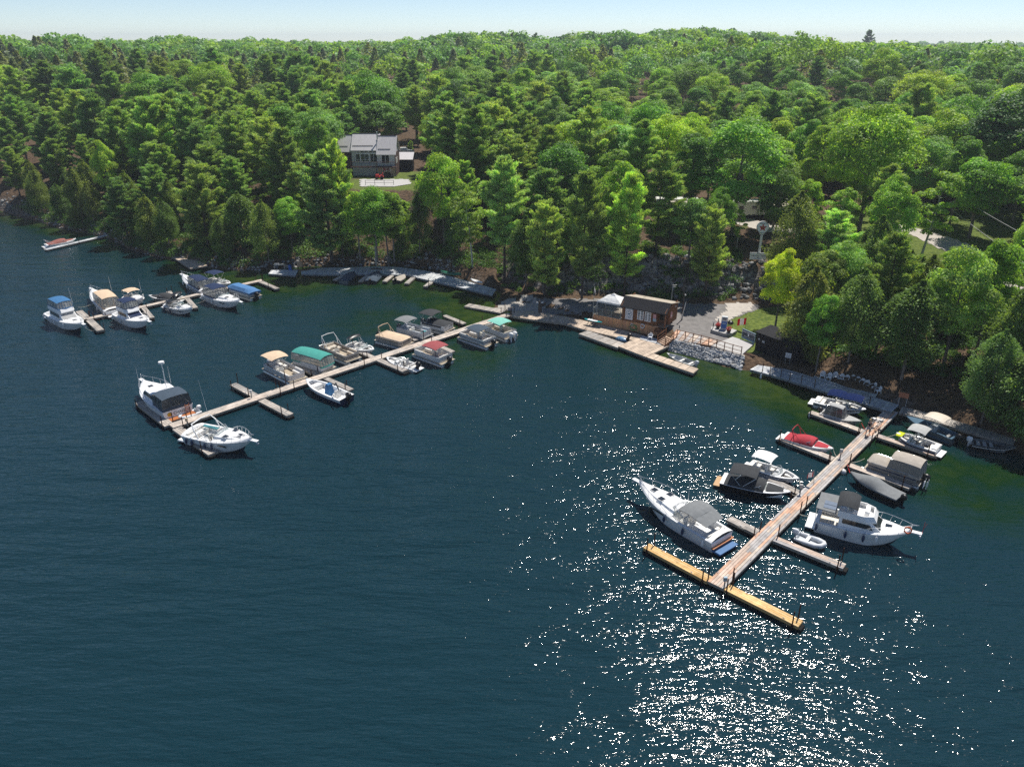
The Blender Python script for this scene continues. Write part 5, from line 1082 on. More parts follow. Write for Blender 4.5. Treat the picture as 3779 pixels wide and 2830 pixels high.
b = MB(); b.box((L * .42, 0, .95), (.9, .8, 1.3), top=(.55, .7)); b.build('console_cover', 'royal', r); b = MB(); b.tube([(L * .38, -.5, 1.3), (L * .2, .2, 2.2), (L * .02, .9, 2.0)], .07, 6); b.build('folded_top', 'black', r); seat(r, L * .24, 0, .3, 'vinyl', w=.9, h=.5); b = MB(); b.box((L * .74, 0, .62), (.8, 1.2, .5)); b.build('bow_cushion', 'vinyl', r); outboard(r, 0, 0, .5, 'black', 1.1)
runabout('small white jet boat tied beside the middle finger float', c2(1410, 670), c2(1165, 598), B=1.9, F=(.5, .7), bowopen=True, shield=True, motor='black', z=.6)
pontoon('pontoon boat with faded burgundy folding top and red stern pads', c2(1670, 620), c2(1410, 530), bimi=(.18, .62, 2.45, 'rose'), seatm='vinyl', stools=None, z=.75, motors=1)
pontoon('pontoon boat under a flat tan cover with a tan hoop behind', c2(1110, 420), c2(1355, 485), fence='taupe', stripe='darkgrey', cov=(.05, .9, 'tan', .25), tw=(.2, 1.3, -.35, 'tan'), z=.75)
pontoon('open grey decked pontoon boat with grey top and two teal stools', c2(1275, 355), c2(1520, 415), bimi=(.0, .42, 2.5, 'midgrey'), sole='carpet', stools=((.78, .35), (.8, -.4)), z=.75, seatm='gelgrey')
pontoon('pontoon boat with black cover and dark grey folding top', c2(1470, 310), c2(1700, 365), bimi=(.0, .48, 2.7, 'darkgrey'), cov=(.12, .9, 'darkgrey', .35), z=.75)
pontoon('white pontoon boat with slate blue top and black motor at the ramp end', c2(2030, 480), c2(1775, 395), bimi=(.25, .68, 2.45, 'slate'), stripe='navy', z=.75)
pontoon('beige pontoon boat with pale green top and two white motors', c2(2190, 420), c2(1985, 345), bimi=(.25, .75, 2.45, 'paleteal'), motor='whitepaint', motors=2, seatm='beige', z=.75)
# hut and curved walkway
skiff('open aluminium rowing skiff with white benches beside the riprap', h6(1285, 895), h6(975, 790), B=1.55, motor='gelgrey', benches=3)
f1 = K(960, 930, .2712)
skiff('fishing boat under a sagging dark tarp in the shaded slips', f1(1130, 395), f1(1290, 290), B=1.9, m='greyhull', tarp=('slate', lambda t: .1 + .45 * math.sin(PI * t) ** .7), motor=None)
skiff('dark covered boat with black outboard and folded hoop in the shaded slips', f1(1500, 400), f1(1620, 290), B=2.2, m='blackhull', tarp=('slate', lambda t: .15 + .5 * math.sin(PI * t) ** .5), motor='black', bimi=(.75, .85, 1.7, 'black'))
skiff('small skiff with brown and cream cover in the shaded slips', f1(1850, 390), f1(1965, 325), B=1.7, m='blackhull', tarp=('taupe', lambda t: .08 + .1 * math.sin(PI * t)), motor='black')
# right dock
r, L, H = cruiser('long white open cruiser with grey rear top and blue swim platform', c6(965, 780), c6(325, 410), B=2.9, F=(1.1, 1.75), hull=('boot', 'gel', 'gel'), top=None, hat=((.8, 0), (.66, .42), (.66, -.42)), fend=((.3, 1, FB_), (.08, 1, FW_), (.52, 1, FB_)), plat='bootblue', sole='gel', cock=(.05, .46), z=1.2, ant=((.5, -.8, 1.7, 1.9, 0), (.38, -.9, 1.5, 1.9, 0)))
bimini(r, L * .2, L * .4, 2.5, 2.6, 'midgrey', zd=1.2, drop=.2, camber=.2); b = MB(); b.sheet([[(L * .09, y, 2.1 - .1 * abs(y)) for y in (-1.1, -.4, .4, 1.1)], [(L * .205, y, 2.42 - .1 * abs(y)) for y in (-1.2, -.4, .4, 1.2)]][::-1], .03); b.build('rear_awning', 'midgrey', r)
b = MB(); b.box((-.1, 0, .55), (.25, 2.6, .1)); b.build('teak_seat', 'teakred', r)
runabout('black sport boat with black folding top and teak swim platform', c6(965, 325), c6(1485, 450), B=2.2, F=(.75, 1.0), hull=('boot', 'blackhull', 'blackhull'), cov=('hump', 'darkgrey'), bimi=(.12, .52, 2.25, 'darkgrey'), plat='teak', z=.9, tower=None)
runabout('white and navy bowrider with white folding top', c6(1175, 215), c6(1552, 345), B=1.9, F=(.7, .9), hull=('boot', 'navyhull', 'gel'), bimi=(.08, .48, 2.2, 'whitepaint'), z=.85)
runabout('white runabout under a tight red cover with red folded hoop', c61(225, 1080), c61(1108, 1358), B=1.9, F=(.65, .85), cov=('hump', 'red'), tower=(.28, 1.25, -.45, 'red'), z=.8)
skiff('small boat with grey fabric hood, black outboard and grey bow cover', c61(905, 655), c61(1620, 868), B=1.65, m='alu', hood=(.12, .55, 1.9, 'ltgrey', 'smokevinyl'), F=(.6, .85), casting=.62, inner='ltgrey', z=.75, name='hooded_boat', benches=1)
r, L, H = runabout('pale blue and white deck boat under a long deep blue canopy', c61(790, 430), c61(1700, 645), B=2.1, F=(.7, .9), hull=('boot', 'gel', 'navyhull'), bimi=None, bowopen=True, z=.85)
bimini(r, L * .24, L * .58, 1.95, 2.15, 'deepblue', zd=.85); bimini(r, L * .57, L * .92, 1.95, 2.1, 'deepblue', zd=.85)
# the big flybridge cruiser on the right
r, L, H, zt = sedan('large white flybridge cruiser with solar panels on a grey hardtop aft', c7(285, 1150), c7(1095, 1362), B=3.0, F=(1.15, 1.7), encl=False, z=1.35, cab=(.24, .7), fend=((.02, -1, FB_), (.34, -1, FB_), (.53, -1, FB_), (.66, -1, FW_)), group=None)
b = MB(); b.prism([(L * -.02, -1.35), (L * .2, -1.45), (L * .2, 1.45), (L * -.02, 1.35)], zt + .3, zt + .38); hd = b.build('hardtop', 'midgrey', r)
b = MB(); [b.box((L * .12, -.75 + .62 * k, zt + .4), (.95, .55, .03)) for k in (0, 1)]; b.build('solar_panel', 'solar', r); poles(r, [[(L * -.01, s * 1.3, 1.1), (L * -.01, s * 1.3, zt + .3)] for s in (-1, 1)], .03, name='hardtop_post')
bimini(r, L * .19, L * .42, 2.5, zt + 1.45, 'darkgrey', zd=zt + .5, drop=.2, camber=.3)
b = MB(); pts = [(L * .95 + .25 * math.cos(a), -.7, 2.15 + .28 * math.sin(a)) for a in np.linspace(0, 2 * PI, 13)]; b.tube(pts, .06, 6); b.build('life_ring', mat('orange_ring', (.7, .15, .05), .6), r)
b = MB(); b.sheet([[(L + .75, -.02, 2.3), (L + .75, .02, 2.3)], [(L + .85, -.02, 2.75), (L + .85, .02, 2.75)]], .02); b.tube([(L + .7, 0, 1.8), (L + .7, 0, 2.8)], .015, 4); b.build('bow_pennant', 'flagred', r)
dinghy('pale grey inflatable dinghy floating free below the solar panel cruiser', c7(95, 1355), c7(345, 1450), W=1.5, motor='rubber')
skiff('black boat under a pleated grey tarp with black outboard', c7(1010, 1020), c7(560, 815), B=1.85, m='blackhull', F=(.65, .85), tarp=('midgrey', lambda t: .1 + .5 * math.exp(-((t - .55) / .2) ** 2)), z=.75, name='covered_boat', motor='black')
r, L = pontoon('large pontoon boat with taupe front cover and taupe enclosed rear canopy', c7(1205, 858), c7(695, 692), W=2.3, fence='taupedark', stripe='navy', cov=(.58, .92, 'taupe', .28), encl=(.04, .56, 'taupe', 'taupedark', 2.5), motor='black', z=.9)
b = MB(); [b.tube([(-.3 - .25 * k, s * .5 + .6, .4), (-.3 - .25 * k, s * .5 + .6, 1.2)], .03, 4) for k in (0, 1) for s in (0, 1)]; [b.tube([(-.3, .6, .5 + .25 * k), (-.3, 1.1, .5 + .25 * k)], .03, 4) for k in range(3)]; b.build('boarding_ladder', 'whitepaint', r)
r, L, H = runabout('grey and white wakeboat with lime green bow and grey tower canopy', c7(1340, 592), c7(965, 470), B=2.1, F=(.8, .95), hull=('boot', 'gelgrey', 'navyhull'), sole='black', bimi=(.3, .72, 2.35, 'ltgrey'), tower=(.42, 1.4, .35, 'black'), z=.9, seatm='vinyl', bowopen=True)
b = MB(); H2 = Hull(L, 2.44, .81, .96, t0=.5, p=2.3, flare=.8); H2.mesh(b); b2 = MB(); keep = [(f, m) for f, m in zip(b.f, b.m) if min(b.v[i][0] for i in f) > L * .84 and m > 0]
b2.v = [(x + .02, y * 1.02, z + .01) for x, y, z in b.v]; b2.f = [f for f, m in keep]; b2.m = [0] * len(keep); b2.c = [(1, 1, 1)] * len(keep); b2.build('bow_panel', 'lime', r, True)
b = MB(); b.box((L * .9, 0, .93), (L * .14, 1.1, .1)); b.build('bow_pad', 'lime', r)
skiff('large dark fishing boat with cream folding top by the brown boardwalk', c7(1490, 492), c7(1050, 328), B=2.0, m='greyhull', F=(.75, 1.0), inner='bluecarpet', casting=.7, bimi=(.22, .6, 2.3, 'beige'), console=True, z=.85, benches=2)
skiff('low black skiff with pale stripe and red fuel can on the far right', c7(1625, 535), c7(2015, 600), B=1.7, m='blackhull', F=(.55, .75), inner='greyhull', stripe='vinyl', motor='whitepaint', z=.6, benches=3, casting=.75)
# ---------------------------------------------------------------- the hut and its surroundings
h3 = K(2100, 1040, .18108); kk = K(2450, 1100, .18108); cs = K(2700, 780, .13563)
ha, hb = G(*h3(475, 830), .62), G(*h3(1790, 1095), .62); HL = dist(ha, hb); HRZ = math.atan2(hb[1] - ha[1], hb[0] - ha[0])
hu = (math.cos(HRZ), math.sin(HRZ)); hv = (-hu[1], hu[0])
def hm(px, z=2.0):   # x along the hut front seen at photo column px
    lo, hi = -5, HL + 5
    for _ in range(50):
        m = (lo + hi) / 2; X, Y = ha[0] + hu[0] * m, ha[1] + hu[1] * m; xx = 1889.5 + FPX * X / (Y * _C + (CAMH - z) * _S)
        if xx < px: lo = m
        else: hi = m
    return lo
def hz(px, py): m = hm(px, 3); return zat(py, ha[1] + hu[1] * m)
X0, X1 = hm(h3(1065, 0)[0]), hm(h3(1975, 0)[0], 3.5); ZS = hz(*h3(1060, 770)); ZE = hz(*h3(1500, 560)); ZE = (hz(*h3(1065, 450)) + hz(*h3(1960, 650))) / 2
print('HUT', HL, X0, X1, ZS, ZE)
DEP = 4.3
hut = thing('marina_hut', 'dark brown wooden hut with shingled mansard roof and white windows above the boardwalk', 'hut', (ha[0], ha[1], 0), HRZ)
b = MB(); n = 74; rg = random.Random(3)
for i in range(n):
    w_ = HL / n; k = rg.uniform(.75, 1.2); b.box((w_ * (i + .5), .02, (ZS + .5) / 2), (w_ - .012, .04, ZS - .5), tint=(k, k * rg.uniform(.92, 1.02), k * .95))
b.box((HL / 2, .1, (ZS + .45) / 2), (HL, .1, ZS - .55), tint=(.5, .5, .5)); b.box((HL / 2, DEP / 2 + .2, (ZS + 1.0) / 2), (HL - .1, DEP - .1, ZS - 1.05), tint=(.6, .6, .6))
M['skirt'] = mat('cedar_skirting_board', (.62, .34, .18), .85, var=.2, tint=True, scale=2); b.build('skirt', 'skirt', hut)
b = MB(); b.box((X0 / 2, DEP / 2, ZS + .02), (X0 - .02, DEP, .05)); b.box((HL + .35, DEP * .3, ZS + .02), (1.6, DEP * .6, .05)); b.build('deck', 'fascia', hut)
b = MB(); xr = X1 - 1.35; b.prism([(X0, .08), (xr, .08), (xr, 1.25), (X1, 1.25), (X1, DEP), (X0, DEP)], ZS + .05, ZE); wl = b.build('wall', 'brownwall', hut)
b = MB()
for i in range(22): x = X0 + .1 + i * (xr - X0 - .2) / 21; b.box((x, .065, (ZS + ZE) / 2), (.05, .03, ZE - ZS - .1))
b.build('batten', 'redwood', wl)
ZR = ZE + 1.0; yb = 1.15
b = MB(); rows = [[(X0 - .2, -.35, ZE - .12), (X1 + .2, -.35, ZE - .12)], [(X0 - .2, yb, ZR), (X1 + .2, yb, ZR)]]; b.sheet(rows, .1); rf = b.build('roof', 'shingle', hut)
b = MB(); b.sheet([[(X0 - .2, yb, ZR + .02), (X1 + .2, yb, ZR + .02)], [(X0 - .2, DEP + .25, ZR - .75), (X1 + .2, DEP + .25, ZR - .75)]], .1); b.build('flat_roof', 'palewood', rf)
b = MB()
for x, e in ((X0 + .03, 1), (X1 - .03, 1)): b.prism([(x - .04, -.3), (x + .04, -.3), (x + .04, yb), (x - .04, yb)], [ZE - .1] * 4, [ZE - .02, ZE - .02, ZR - .06, ZR - .06]); b.box((x, (yb + DEP) / 2, (ZE + ZR) / 2 - .2), (.08, DEP - yb, ZR - ZE - .5))
b.build('gable', 'brownwall', hut)
def hwin(px0, px1, py0, py1, nm='window'):
    x0, x1 = hm(px0, 3), hm(px1, 3); z1, z0 = hz((px0 + px1) / 2, py0), hz((px0 + px1) / 2, py1); xm, zm = (x0 + x1) / 2, (z0 + z1) / 2; w, h = x1 - x0, z1 - z0
    f = MB(); f.box((xm, .03, zm), (w + .3, .08, h + .3)); fr = f.build('window', 'redwood', hut)
    f = MB()
    for cx in (-.5, .5):
        c = xm + cx * w * .5; ww = w * .49
        for s in (-1, 1): f.box((c + s * (ww / 2 - .05), -.03, zm), (.1, .06, h)); f.box((c, -.03, zm + s * (h / 2 - .05)), (ww, .055, .1))
        f.box((c, -.025, zm), (.04, .04, h)); f.box((c, -.022, zm), (ww, .04, .03)); f.box((c, -.022, zm + h * .25), (ww, .04, .03)); f.box((c, -.022, zm - h * .25), (ww, .04, .03))
    f.build('sash', 'whitepaint', fr); g = MB(); g.box((xm, -.012, zm), (w, .02, h)); g.build('glass', 'winglass', fr)
hwin(*[h3(x, 0)[0] for x in (1395, 1520)], *[h3(0, y)[1] for y in (575, 775)]); hwin(*[h3(x, 0)[0] for x in (1545, 1670)], *[h3(0, y)[1] for y in (612, 808)])
b = MB(); b.box((xr + .55, 1.22, ZS + 1.1), (.85, .06, 2.1)); dr = b.build('door', 'black', hut); b = MB(); b.box((xr + .85, 1.17, ZS + 1.1), (.05, .05, .1)); b.build('handle', 'alu', dr)
b = MB(); b.box((X1 - .06, .05, (ZS + ZE) / 2), (.14, .14, ZE - ZS)); b.build('porch_post', 'redwood', hut)
def railing(par, pts, z0, h=1.05, m='redwood', bal=True, name='railing', topm=None, step=.14):
    b = MB()
    for (p, q) in zip(pts[:-1], pts[1:]):
        za, zb_ = (p[2] if len(p) > 2 else z0), (q[2] if len(q) > 2 else z0); b.tube([(p[0], p[1], za + h), (q[0], q[1], zb_ + h)], .045, 4); b.tube([(p[0], p[1], za + .12), (q[0], q[1], zb_ + .12)], .03, 4)
        if not bal: b.tube([(p[0], p[1], za + h * .5), (q[0], q[1], zb_ + h * .5)], .035, 4)
        else:
            k = max(1, int(dist(p, q) / step))
            for i in range(k): t = (i + .5) / k; b.box((lerp(p[0], q[0], t), lerp(p[1], q[1], t), lerp(za, zb_, t) + h / 2), (.03, .03, h - .1))
    r_ = b.build(name, m, par)
    b = MB()
    for p in pts: za = p[2] if len(p) > 2 else z0; b.box((p[0], p[1], za + h / 2 + .02), (.09, .09, h + .1))
    b.build('railing_post', m, r_); return r_
railing(hut, [(.05, DEP, ZS), (.05, .05, ZS), (X0 * .33, .05, ZS), (X0 * .66, .05, ZS), (X0 - .1, .05, ZS)], ZS, 1.0, 'fasciagrey')
railing(hut, [(xr + .1, .05, ZS), (X1 - .1, .05, ZS)], ZS, .95, 'redwood')
b = MB(); b.box((X1 + .06, DEP - 1.0, ZE + .0), (.12, .25, .12)); b.build('wall_lamp', 'whitepaint', hut)
HW = lambda x, y=0: (ha[0] + hu[0] * x + hv[0] * y, ha[1] + hu[1] * x + hv[1] * y)
def hthing(nm, lb, cat, x, y, z, grp=None, rz=0): p = HW(x, y); return thing(nm, lb, cat, (p[0], p[1], z), HRZ + rz, grp)
# banner on the hut
bx0, bx1 = hm(h3(1150, 0)[0], 3), hm(h3(1302, 0)[0], 3); bz1, bz0 = hz(*h3(1220, 520)), hz(*h3(1220, 765)); bw, bh = bx1 - bx0, bz1 - bz0
r = hthing('banner', 'white marina banner with round loon emblem on the hut wall left of the windows', 'banner', (bx0 + bx1) / 2, -.02, (bz0 + bz1) / 2)
b = MB(); b.box((0, 0, 0), (bw, .03, bh)); b.build('cloth', 'flagwhite', r)
M['inkblue'] = mat('emblem_ink_blue', (.03, .12, .18), .6)
b = MB(); R_e = bw * .36; b.tube([(R_e * math.cos(a), -.025, R_e * math.sin(a)) for a in np.linspace(0, 2 * PI, 25)], .02, 4); b.ell((0, -.02, -.07), (R_e * .55, .02, R_e * .22), 10, 5); b.tube([(R_e * .3, -.025, -.02), (R_e * .4, -.025, .2), (R_e * .2, -.025, .26)], .03, 4); b.tube([(-R_e * .45, -.025, .12), (-R_e * .1, -.025, .3)], .02, 4); b.build('emblem', 'inkblue', r)
text('INDIAN LAKE', bw * .17, r, 'inkblue', (0, -.022, bh * .36), (PI / 2, 0, 0)); text('MARINA', bw * .17, r, 'inkblue', (0, -.022, -bh * .34), (PI / 2, 0, 0))
# towels, rings, hose
for (nm, lb, px, py, w, h_, m) in (('towel', 'pink and blue towel hanging right of the hut windows', 1745, 735, .42, 1.0, 'pinkcloth'),):
    x = hm(h3(px, 0)[0], 3); z = hz(*h3(px, py)); r = hthing(nm, lb, 'towel', x, -.02, z); b = MB(); b.prism([(-w / 2, -.03), (w / 2, -.03), (w / 2, .0), (-w / 2, .0)], -h_ * .2, h_ / 2); b.build('cloth', m, r); b = MB(); b.prism([(-w / 2, -.05), (w * .6, -.05), (w * .6, -.01), (-w / 2, -.01)], -h_ / 2, -h_ * .1); b.build('lower_cloth', 'ltblue', r)
for lb, px, py, rr in (('small white life ring on the board skirting below the banner', 1287, 870, .17), ('larger white life ring on the board skirting below the windows', 1500, 897, .28)):
    x = hm(h3(px, 0)[0], 1.5); z = hz(*h3(px, py)); r = hthing('life_ring', lb, 'life ring', x, -.08, z, 'life rings on the skirting'); b = MB(); b.tube([(rr * math.cos(a), 0, rr * math.sin(a)) for a in np.linspace(0, 2 * PI, 17)], rr * .24, 6); b.build('ring', 'whitepaint', r, True)
x = hm(h3(1310, 0)[0], 1.2); r = hthing('garden_hose', 'coiled green garden hose hanging low on the board skirting', 'hose', x, -.12, 1.15)
b = MB()
for k in range(4): b.tube([((.42 + .05 * k) * math.cos(a) + k * .04, -.03 * k, (.32 + .03 * k) * math.sin(a)) for a in np.linspace(0, 2 * PI, 19)], .02, 5)
b.tube([(.4, 0, -.3), (.9, -.3, -.42), (1.3, -.1, -.4)], .02, 5); b.build('hose_coil', 'hose', r, True)
r = hthing('wall_sign', 'round pink fish shaped board on the right end wall of the hut', 'sign', X1 + .06, 1.9, ZS + 1.35, rz=PI / 2); b = MB(); b.ell((0, 0, 0), (.42, .03, .5), 12, 8); b.build('board', 'pinkcloth', r, True); b = MB(); b.ell((.12, -.03, -.15), (.16, .02, .14), 8, 6); b.build('spot', 'whitepaint', r, True)
# gazebo tent
gx0, gx1, gy0, gy1 = X0 * .1, X0 * .93, .35, 3.2; gz = hz(*h3(860, 455)) + .0
r = hthing('canopy_tent', 'white peaked canopy tent on the hut deck', 'canopy tent', 0, 0, 0); cxg, cyg = (gx0 + gx1) / 2, (gy0 + gy1) / 2; b = MB()
rows = []
for t, zz in ((1, gz), (.62, gz + .38), (.2, gz + .72), (.17, gz + .8), (.02, gz + 1.0)):
    rows.append([(cxg + (x - cxg) * t, cyg + (y - cyg) * t, zz) for x, y in ((gx0, gy0), (cxg, gy0 + .08 * t), (gx1, gy0), (gx1 - .08 * t, cyg), (gx1, gy1), (cxg, gy1 - .08), (gx0, gy1), (gx0 + .08, cyg))])
b.loft(rows, closed=True); b.loft([[(x, y, z - .22) for x, y, z in rows[0]], rows[0]], closed=True); b.build('roof', mat('tent_cloth', (.7, .7, .69), .6, var=.15, bump=.06, bscale=2.5), r)
for x, y in ((gx0, gy0), (gx1, gy0), (gx1, gy1), (gx0, gy1)): b = MB(); b.box((x, y, (ZS + gz) / 2), (.05, .05, gz - ZS)); b.build('leg', 'whitepaint', r)
# plastic chair prototype
def chair_parts(r):
    s = MB(); s.box((0, 0, .4), (.46, .46, .04), top=(.95, .95)); s.build('seat', 'plastic', r)
    s = MB(); n = 7
    for i in range(n): u = -1 + 2 * i / (n - 1); s.box((u * .17, .24 + .02 * abs(u), .66 - .05 * u * u), (.035, .03, .46 - .1 * u * u))
    s.tube([(-.22, .22, .42), (-.22, .27, .72), (-.12, .29, .88), (.12, .29, .88), (.22, .27, .72), (.22, .22, .42)], .024, 5); s.build('backrest', 'plastic', r, True)
    for sx in (-1, 1):
        s = MB(); s.tube([(sx * .27, -.22, .4), (sx * .28, -.22, .62), (sx * .28, .2, .64), (sx * .24, .26, .66)], .025, 5); s.build('armrest', 'plastic', r, True)
        for sy in (-1, 1): s = MB(); s.tube([(sx * .22, sy * .2, .4), (sx * .26, sy * .25, 0)], [.035, .025], 5); s.build('leg', 'plastic', r, True)
def copy_tree(o, parent=None):
    c = o.copy(); COL.objects.link(c); c.parent = parent
    for ch in [x for x in o.children]: copy_tree(ch, c)
    return c
p = G(*h3(1655, 1175), .66); chair0 = thing('plastic_chair', 'lone white plastic chair on the grey landing beside the hut stairs', 'chair', (p[0], p[1], .66), HRZ + .1); chair_parts(chair0)
bpy.context.view_layer.update()
CH = [(905, 30), (1020, 62), (1135, 48), (1240, 82), (1335, 103), (1445, 108), (1540, 138), (1620, 170), (1700, 198), (1815, 235), (1908, 305)]
ordn = ['leftmost', 'second', 'third', 'fourth', 'fifth', 'middle', 'seventh', 'eighth', 'ninth', 'tenth', 'rightmost']
for i, (x, y) in enumerate(CH):
    q = G(*c61(x, y + 52), .82); c = copy_tree(chair0); c.location = (q[0], q[1], .82); c.rotation_euler = (0, 0, HRZ + random.Random(i).uniform(-.25, .25) + (-.9 if i > 8 else 0)); c['label'] = f'{ordn[i]} white plastic chair of the row above the blue canopied boat' + (', turned sideways' if i > 8 else ''); c['group'] = 'white plastic chairs in a row on the boardwalk'
ribbon('chair_deck', 'small raised deck under the row of white chairs', [(3010, 1376), (3240, 1446)], [(3002, 1392), (3232, 1466)], .82, 'shade', cat='deck', under=False)
# landing, stairs, ramp, pad
quad_deck('hut_landing', 'grey low landing between the boardwalk and the square platform', [h3(1480, 1095), h3(1440, 1160), h3(1880, 1285), h3(1800, 1160)], .66, 'shade', n=10, cat='landing')
sb, st_ = G(*h3(1872, 1268), .66), G(*h3(1990, 1150), 1.3); sd_ = math.atan2(st_[1] - sb[1], st_[0] - sb[0]); SLn = max(1.4, dist(sb, st_))
r = thing('staircase', 'wooden staircase with handrails climbing from the square platform to the hut', 'stairs', (sb[0], sb[1], 0), sd_); NS = 5; sw = 1.55; ZS_, ZS = ZS, 1.3
b = MB()
for i in range(NS): t = i / NS; b.box((SLn * (t + .5 / NS), 0, lerp(.66, ZS, (i + 1) / NS) - .02), (SLn / NS + .03, sw, .04))
b.build('tread', mat('pale_stair_tread', (.5, .36, .26), .8, var=.1), r); b = MB()
for s in (-1, 1): b.prism([(0, s * sw / 2 - .03), (SLn, s * sw / 2 - .03), (SLn, s * sw / 2 + .03), (0, s * sw / 2 + .03)], [.45, ZS - .45, ZS - .45, .45], [.72, ZS + .02, ZS + .02, .72])
for i in range(NS): b.box((SLn * i / NS + .01, 0, lerp(.66, ZS, (i + .5) / NS) - .02), (.025, sw - .08, (ZS - .66) / NS))
b.build('stringer', 'redwood', r)
for s in (-1, 1): railing(r, [(.05, s * sw / 2, .7), (SLn, s * sw / 2, ZS)], 0, .95, 'redwood', bal=False)
ZS = ZS_
ZP = 1.28
def poly_pad(nm, lb, cat, pts, z, th, m, kind=None, part='slab'):
    g = [G(*p, z) for p in pts]; o = g[0]; r = thing(nm, lb, cat, (o[0], o[1], 0)); b = MB(); b.prism([(p[0] - o[0], p[1] - o[1]) for p in g], z - th, z); b.build(part, m, r); return r, g, o
quad_deck('ramp_deck', 'salmon coloured walkway deck with brown railing above the riprap', [kk(120, 830), kk(960, 968), kk(1110, 880), kk(250, 640)], ZP, 'mix', n=9, fas='redwood', cat='deck')
poly_pad('concrete_pad', 'bright white concrete pad at the end of the railing', 'pad', [kk(962, 970), kk(1575, 1165), kk(1845, 925), kk(1400, 788)], ZP + .02, .5, 'concrete')
rp = [G(*kk(*p), ZP) for p in ((160, 880), (262, 800), (430, 842), (585, 882), (745, 918), (905, 962), (1065, 1010), (1225, 1062), (1390, 1112), (1570, 1160))]; o = rp[0]
r = thing('guard_railing', 'long brown post and rail railing along the ramp deck and white pad', 'railing', (o[0], o[1], 0)); railing(r, [(p[0] - o[0], p[1] - o[1], ZP) for p in rp], ZP, 1.05, 'redwood', bal=False)
sb, st_ = G(*kk(1760, 1190), .5), G(*kk(1705, 1100), ZP); sd_ = math.atan2(st_[1] - sb[1], st_[0] - sb[0])
r = thing('dark_steps', 'dark wooden steps down from the right side of the white pad', 'steps', (sb[0], sb[1], 0), sd_); b = MB(); 
for i in range(3): b.box((.1 + .38 * i, 0, .62 + .24 * i), (.32, 2.3, .07))
b.build('tread', 'darkpost', r); b = MB(); [b.prism([(0, s * 1.1), (1.1, s * 1.1), (1.1, s * 1.1 + .06), (0, s * 1.1 + .06)], [.3, .8, .8, .3], [.6, 1.22, 1.22, .6]) for s in (-1, 1)]; b.box((1.08, 0, .9), (.05, 2.2, .3)); b.build('stringer', 'darkpost', r)
r = hthing('porch_steps', 'short steps from the landing up to the hut porch', 'steps', X1 - .6, -.5, 0); b = MB(); [b.box((0, .12 * k - .3, 1.3 + (ZS - 1.3) * (k + 1) / 4), (1.1, .3, .05)) for k in range(3)]; b.build('tread', 'redwood', r); b = MB(); [b.box((s * .53, -.1, 1.55), (.05, .8, .5)) for s in (-1, 1)]; b.build('stringer', 'redwood', r)
# riprap
def stones(name, lb, n, posf, smin, smax, seed, cols):
    r2 = np.random.default_rng(seed); bv, bf = [], []; V = []; F = []; Cc = []; o = 0
    ph = (1 + 5 ** .5) / 2; ico = unit(np.array([(-1, ph, 0), (1, ph, 0), (-1, -ph, 0), (1, -ph, 0), (0, -1, ph), (0, 1, ph), (0, -1, -ph), (0, 1, -ph), (ph, 0, -1), (ph, 0, 1), (-ph, 0, -1), (-ph, 0, 1)], float))
    IF = np.array([(0, 11, 5), (0, 5, 1), (0, 1, 7), (0, 7, 10), (0, 10, 11), (1, 5, 9), (5, 11, 4), (11, 10, 2), (10, 7, 6), (7, 1, 8), (3, 9, 4), (3, 4, 2), (3, 2, 6), (3, 6, 8), (3, 8, 9), (4, 9, 5), (2, 4, 11), (6, 2, 10), (8, 6, 7), (9, 8, 1)])
    for i in range(n):
        x, y, z = posf(r2); s = r2.uniform(smin, smax) * r2.uniform(.7, 1.3, 3); s[2] *= .75; v = ico * s * r2.uniform(.75, 1.2, (12, 1)); a = r2.uniform(0, 2 * PI); c, sn = math.cos(a), math.sin(a)
        v = np.stack([v[:, 0] * c - v[:, 1] * sn, v[:, 0] * sn + v[:, 1] * c, v[:, 2]], 1) + (x, y, z); V.append(v); F.append(IF + o); o += 12; cc = np.array(cols[r2.integers(0, len(cols))]) * r2.uniform(.75, 1.2); Cc.append(np.repeat(cc[None], 20, 0))
    M.setdefault('stone', mat('broken_stone', (1, 1, 1), .9, tint=True, var=.15, scale=6)); ob = npmesh(name, np.concatenate(V), np.concatenate(F), 'stone', fcol=np.concatenate(Cc)); tag(ob, kind='stuff', label=lb); return ob
A0, A1_ = G(*kk(150, 850), 1.15), G(*kk(1640, 1200), 1.1); B0, B1_ = G(*kk(95, 1070), 0), G(*kk(1560, 1462), 0)
def rpos(r2): s, t = r2.random(), r2.random(); p = (lerp(A0[0], A1_[0], s), lerp(A0[1], A1_[1], s)); q = (lerp(B0[0], B1_[0], s), lerp(B0[1], B1_[1], s)); x, y = lerp(p[0], q[0], t), lerp(p[1], q[1], t); return x, y, max(lerp(1.15, -.02, t), h1(x, y))
RC = [(.42, .43, .45), (.3, .32, .34), (.6, .59, .57), (.13, .14, .16), (.47, .44, .4), (.22, .23, .24)]
stones('riprap', 'loose grey and white riprap stones below the railing', 3400, rpos, .08, .27, 4, RC)
b = MB(); b.add([(*A0, 1.1), (*A1_, 1.05), (*B1_, -.3), (*B0, -.3)], [(3, 2, 1, 0)]); ob = b.build('bank', 'stonewall'); tag(ob, kind='structure', label='earth bank under the riprap')
SP = [SHORE[i] for i in range(len(SHORE)) if -135 < SHORE[i][0] < -9 and SHORE[i][1] > 55]
def bpos(r2):
    i = r2.integers(0, len(SP) - 1); t = r2.random(); x, y = lerp(SP[i][0], SP[i + 1][0], t), lerp(SP[i][1], SP[i + 1][1], t); u = abs(r2.normal()) * 1.3; x, y = x + u * .35 + r2.normal() * .3, y + u; return x, y, h1(x, y) + .05
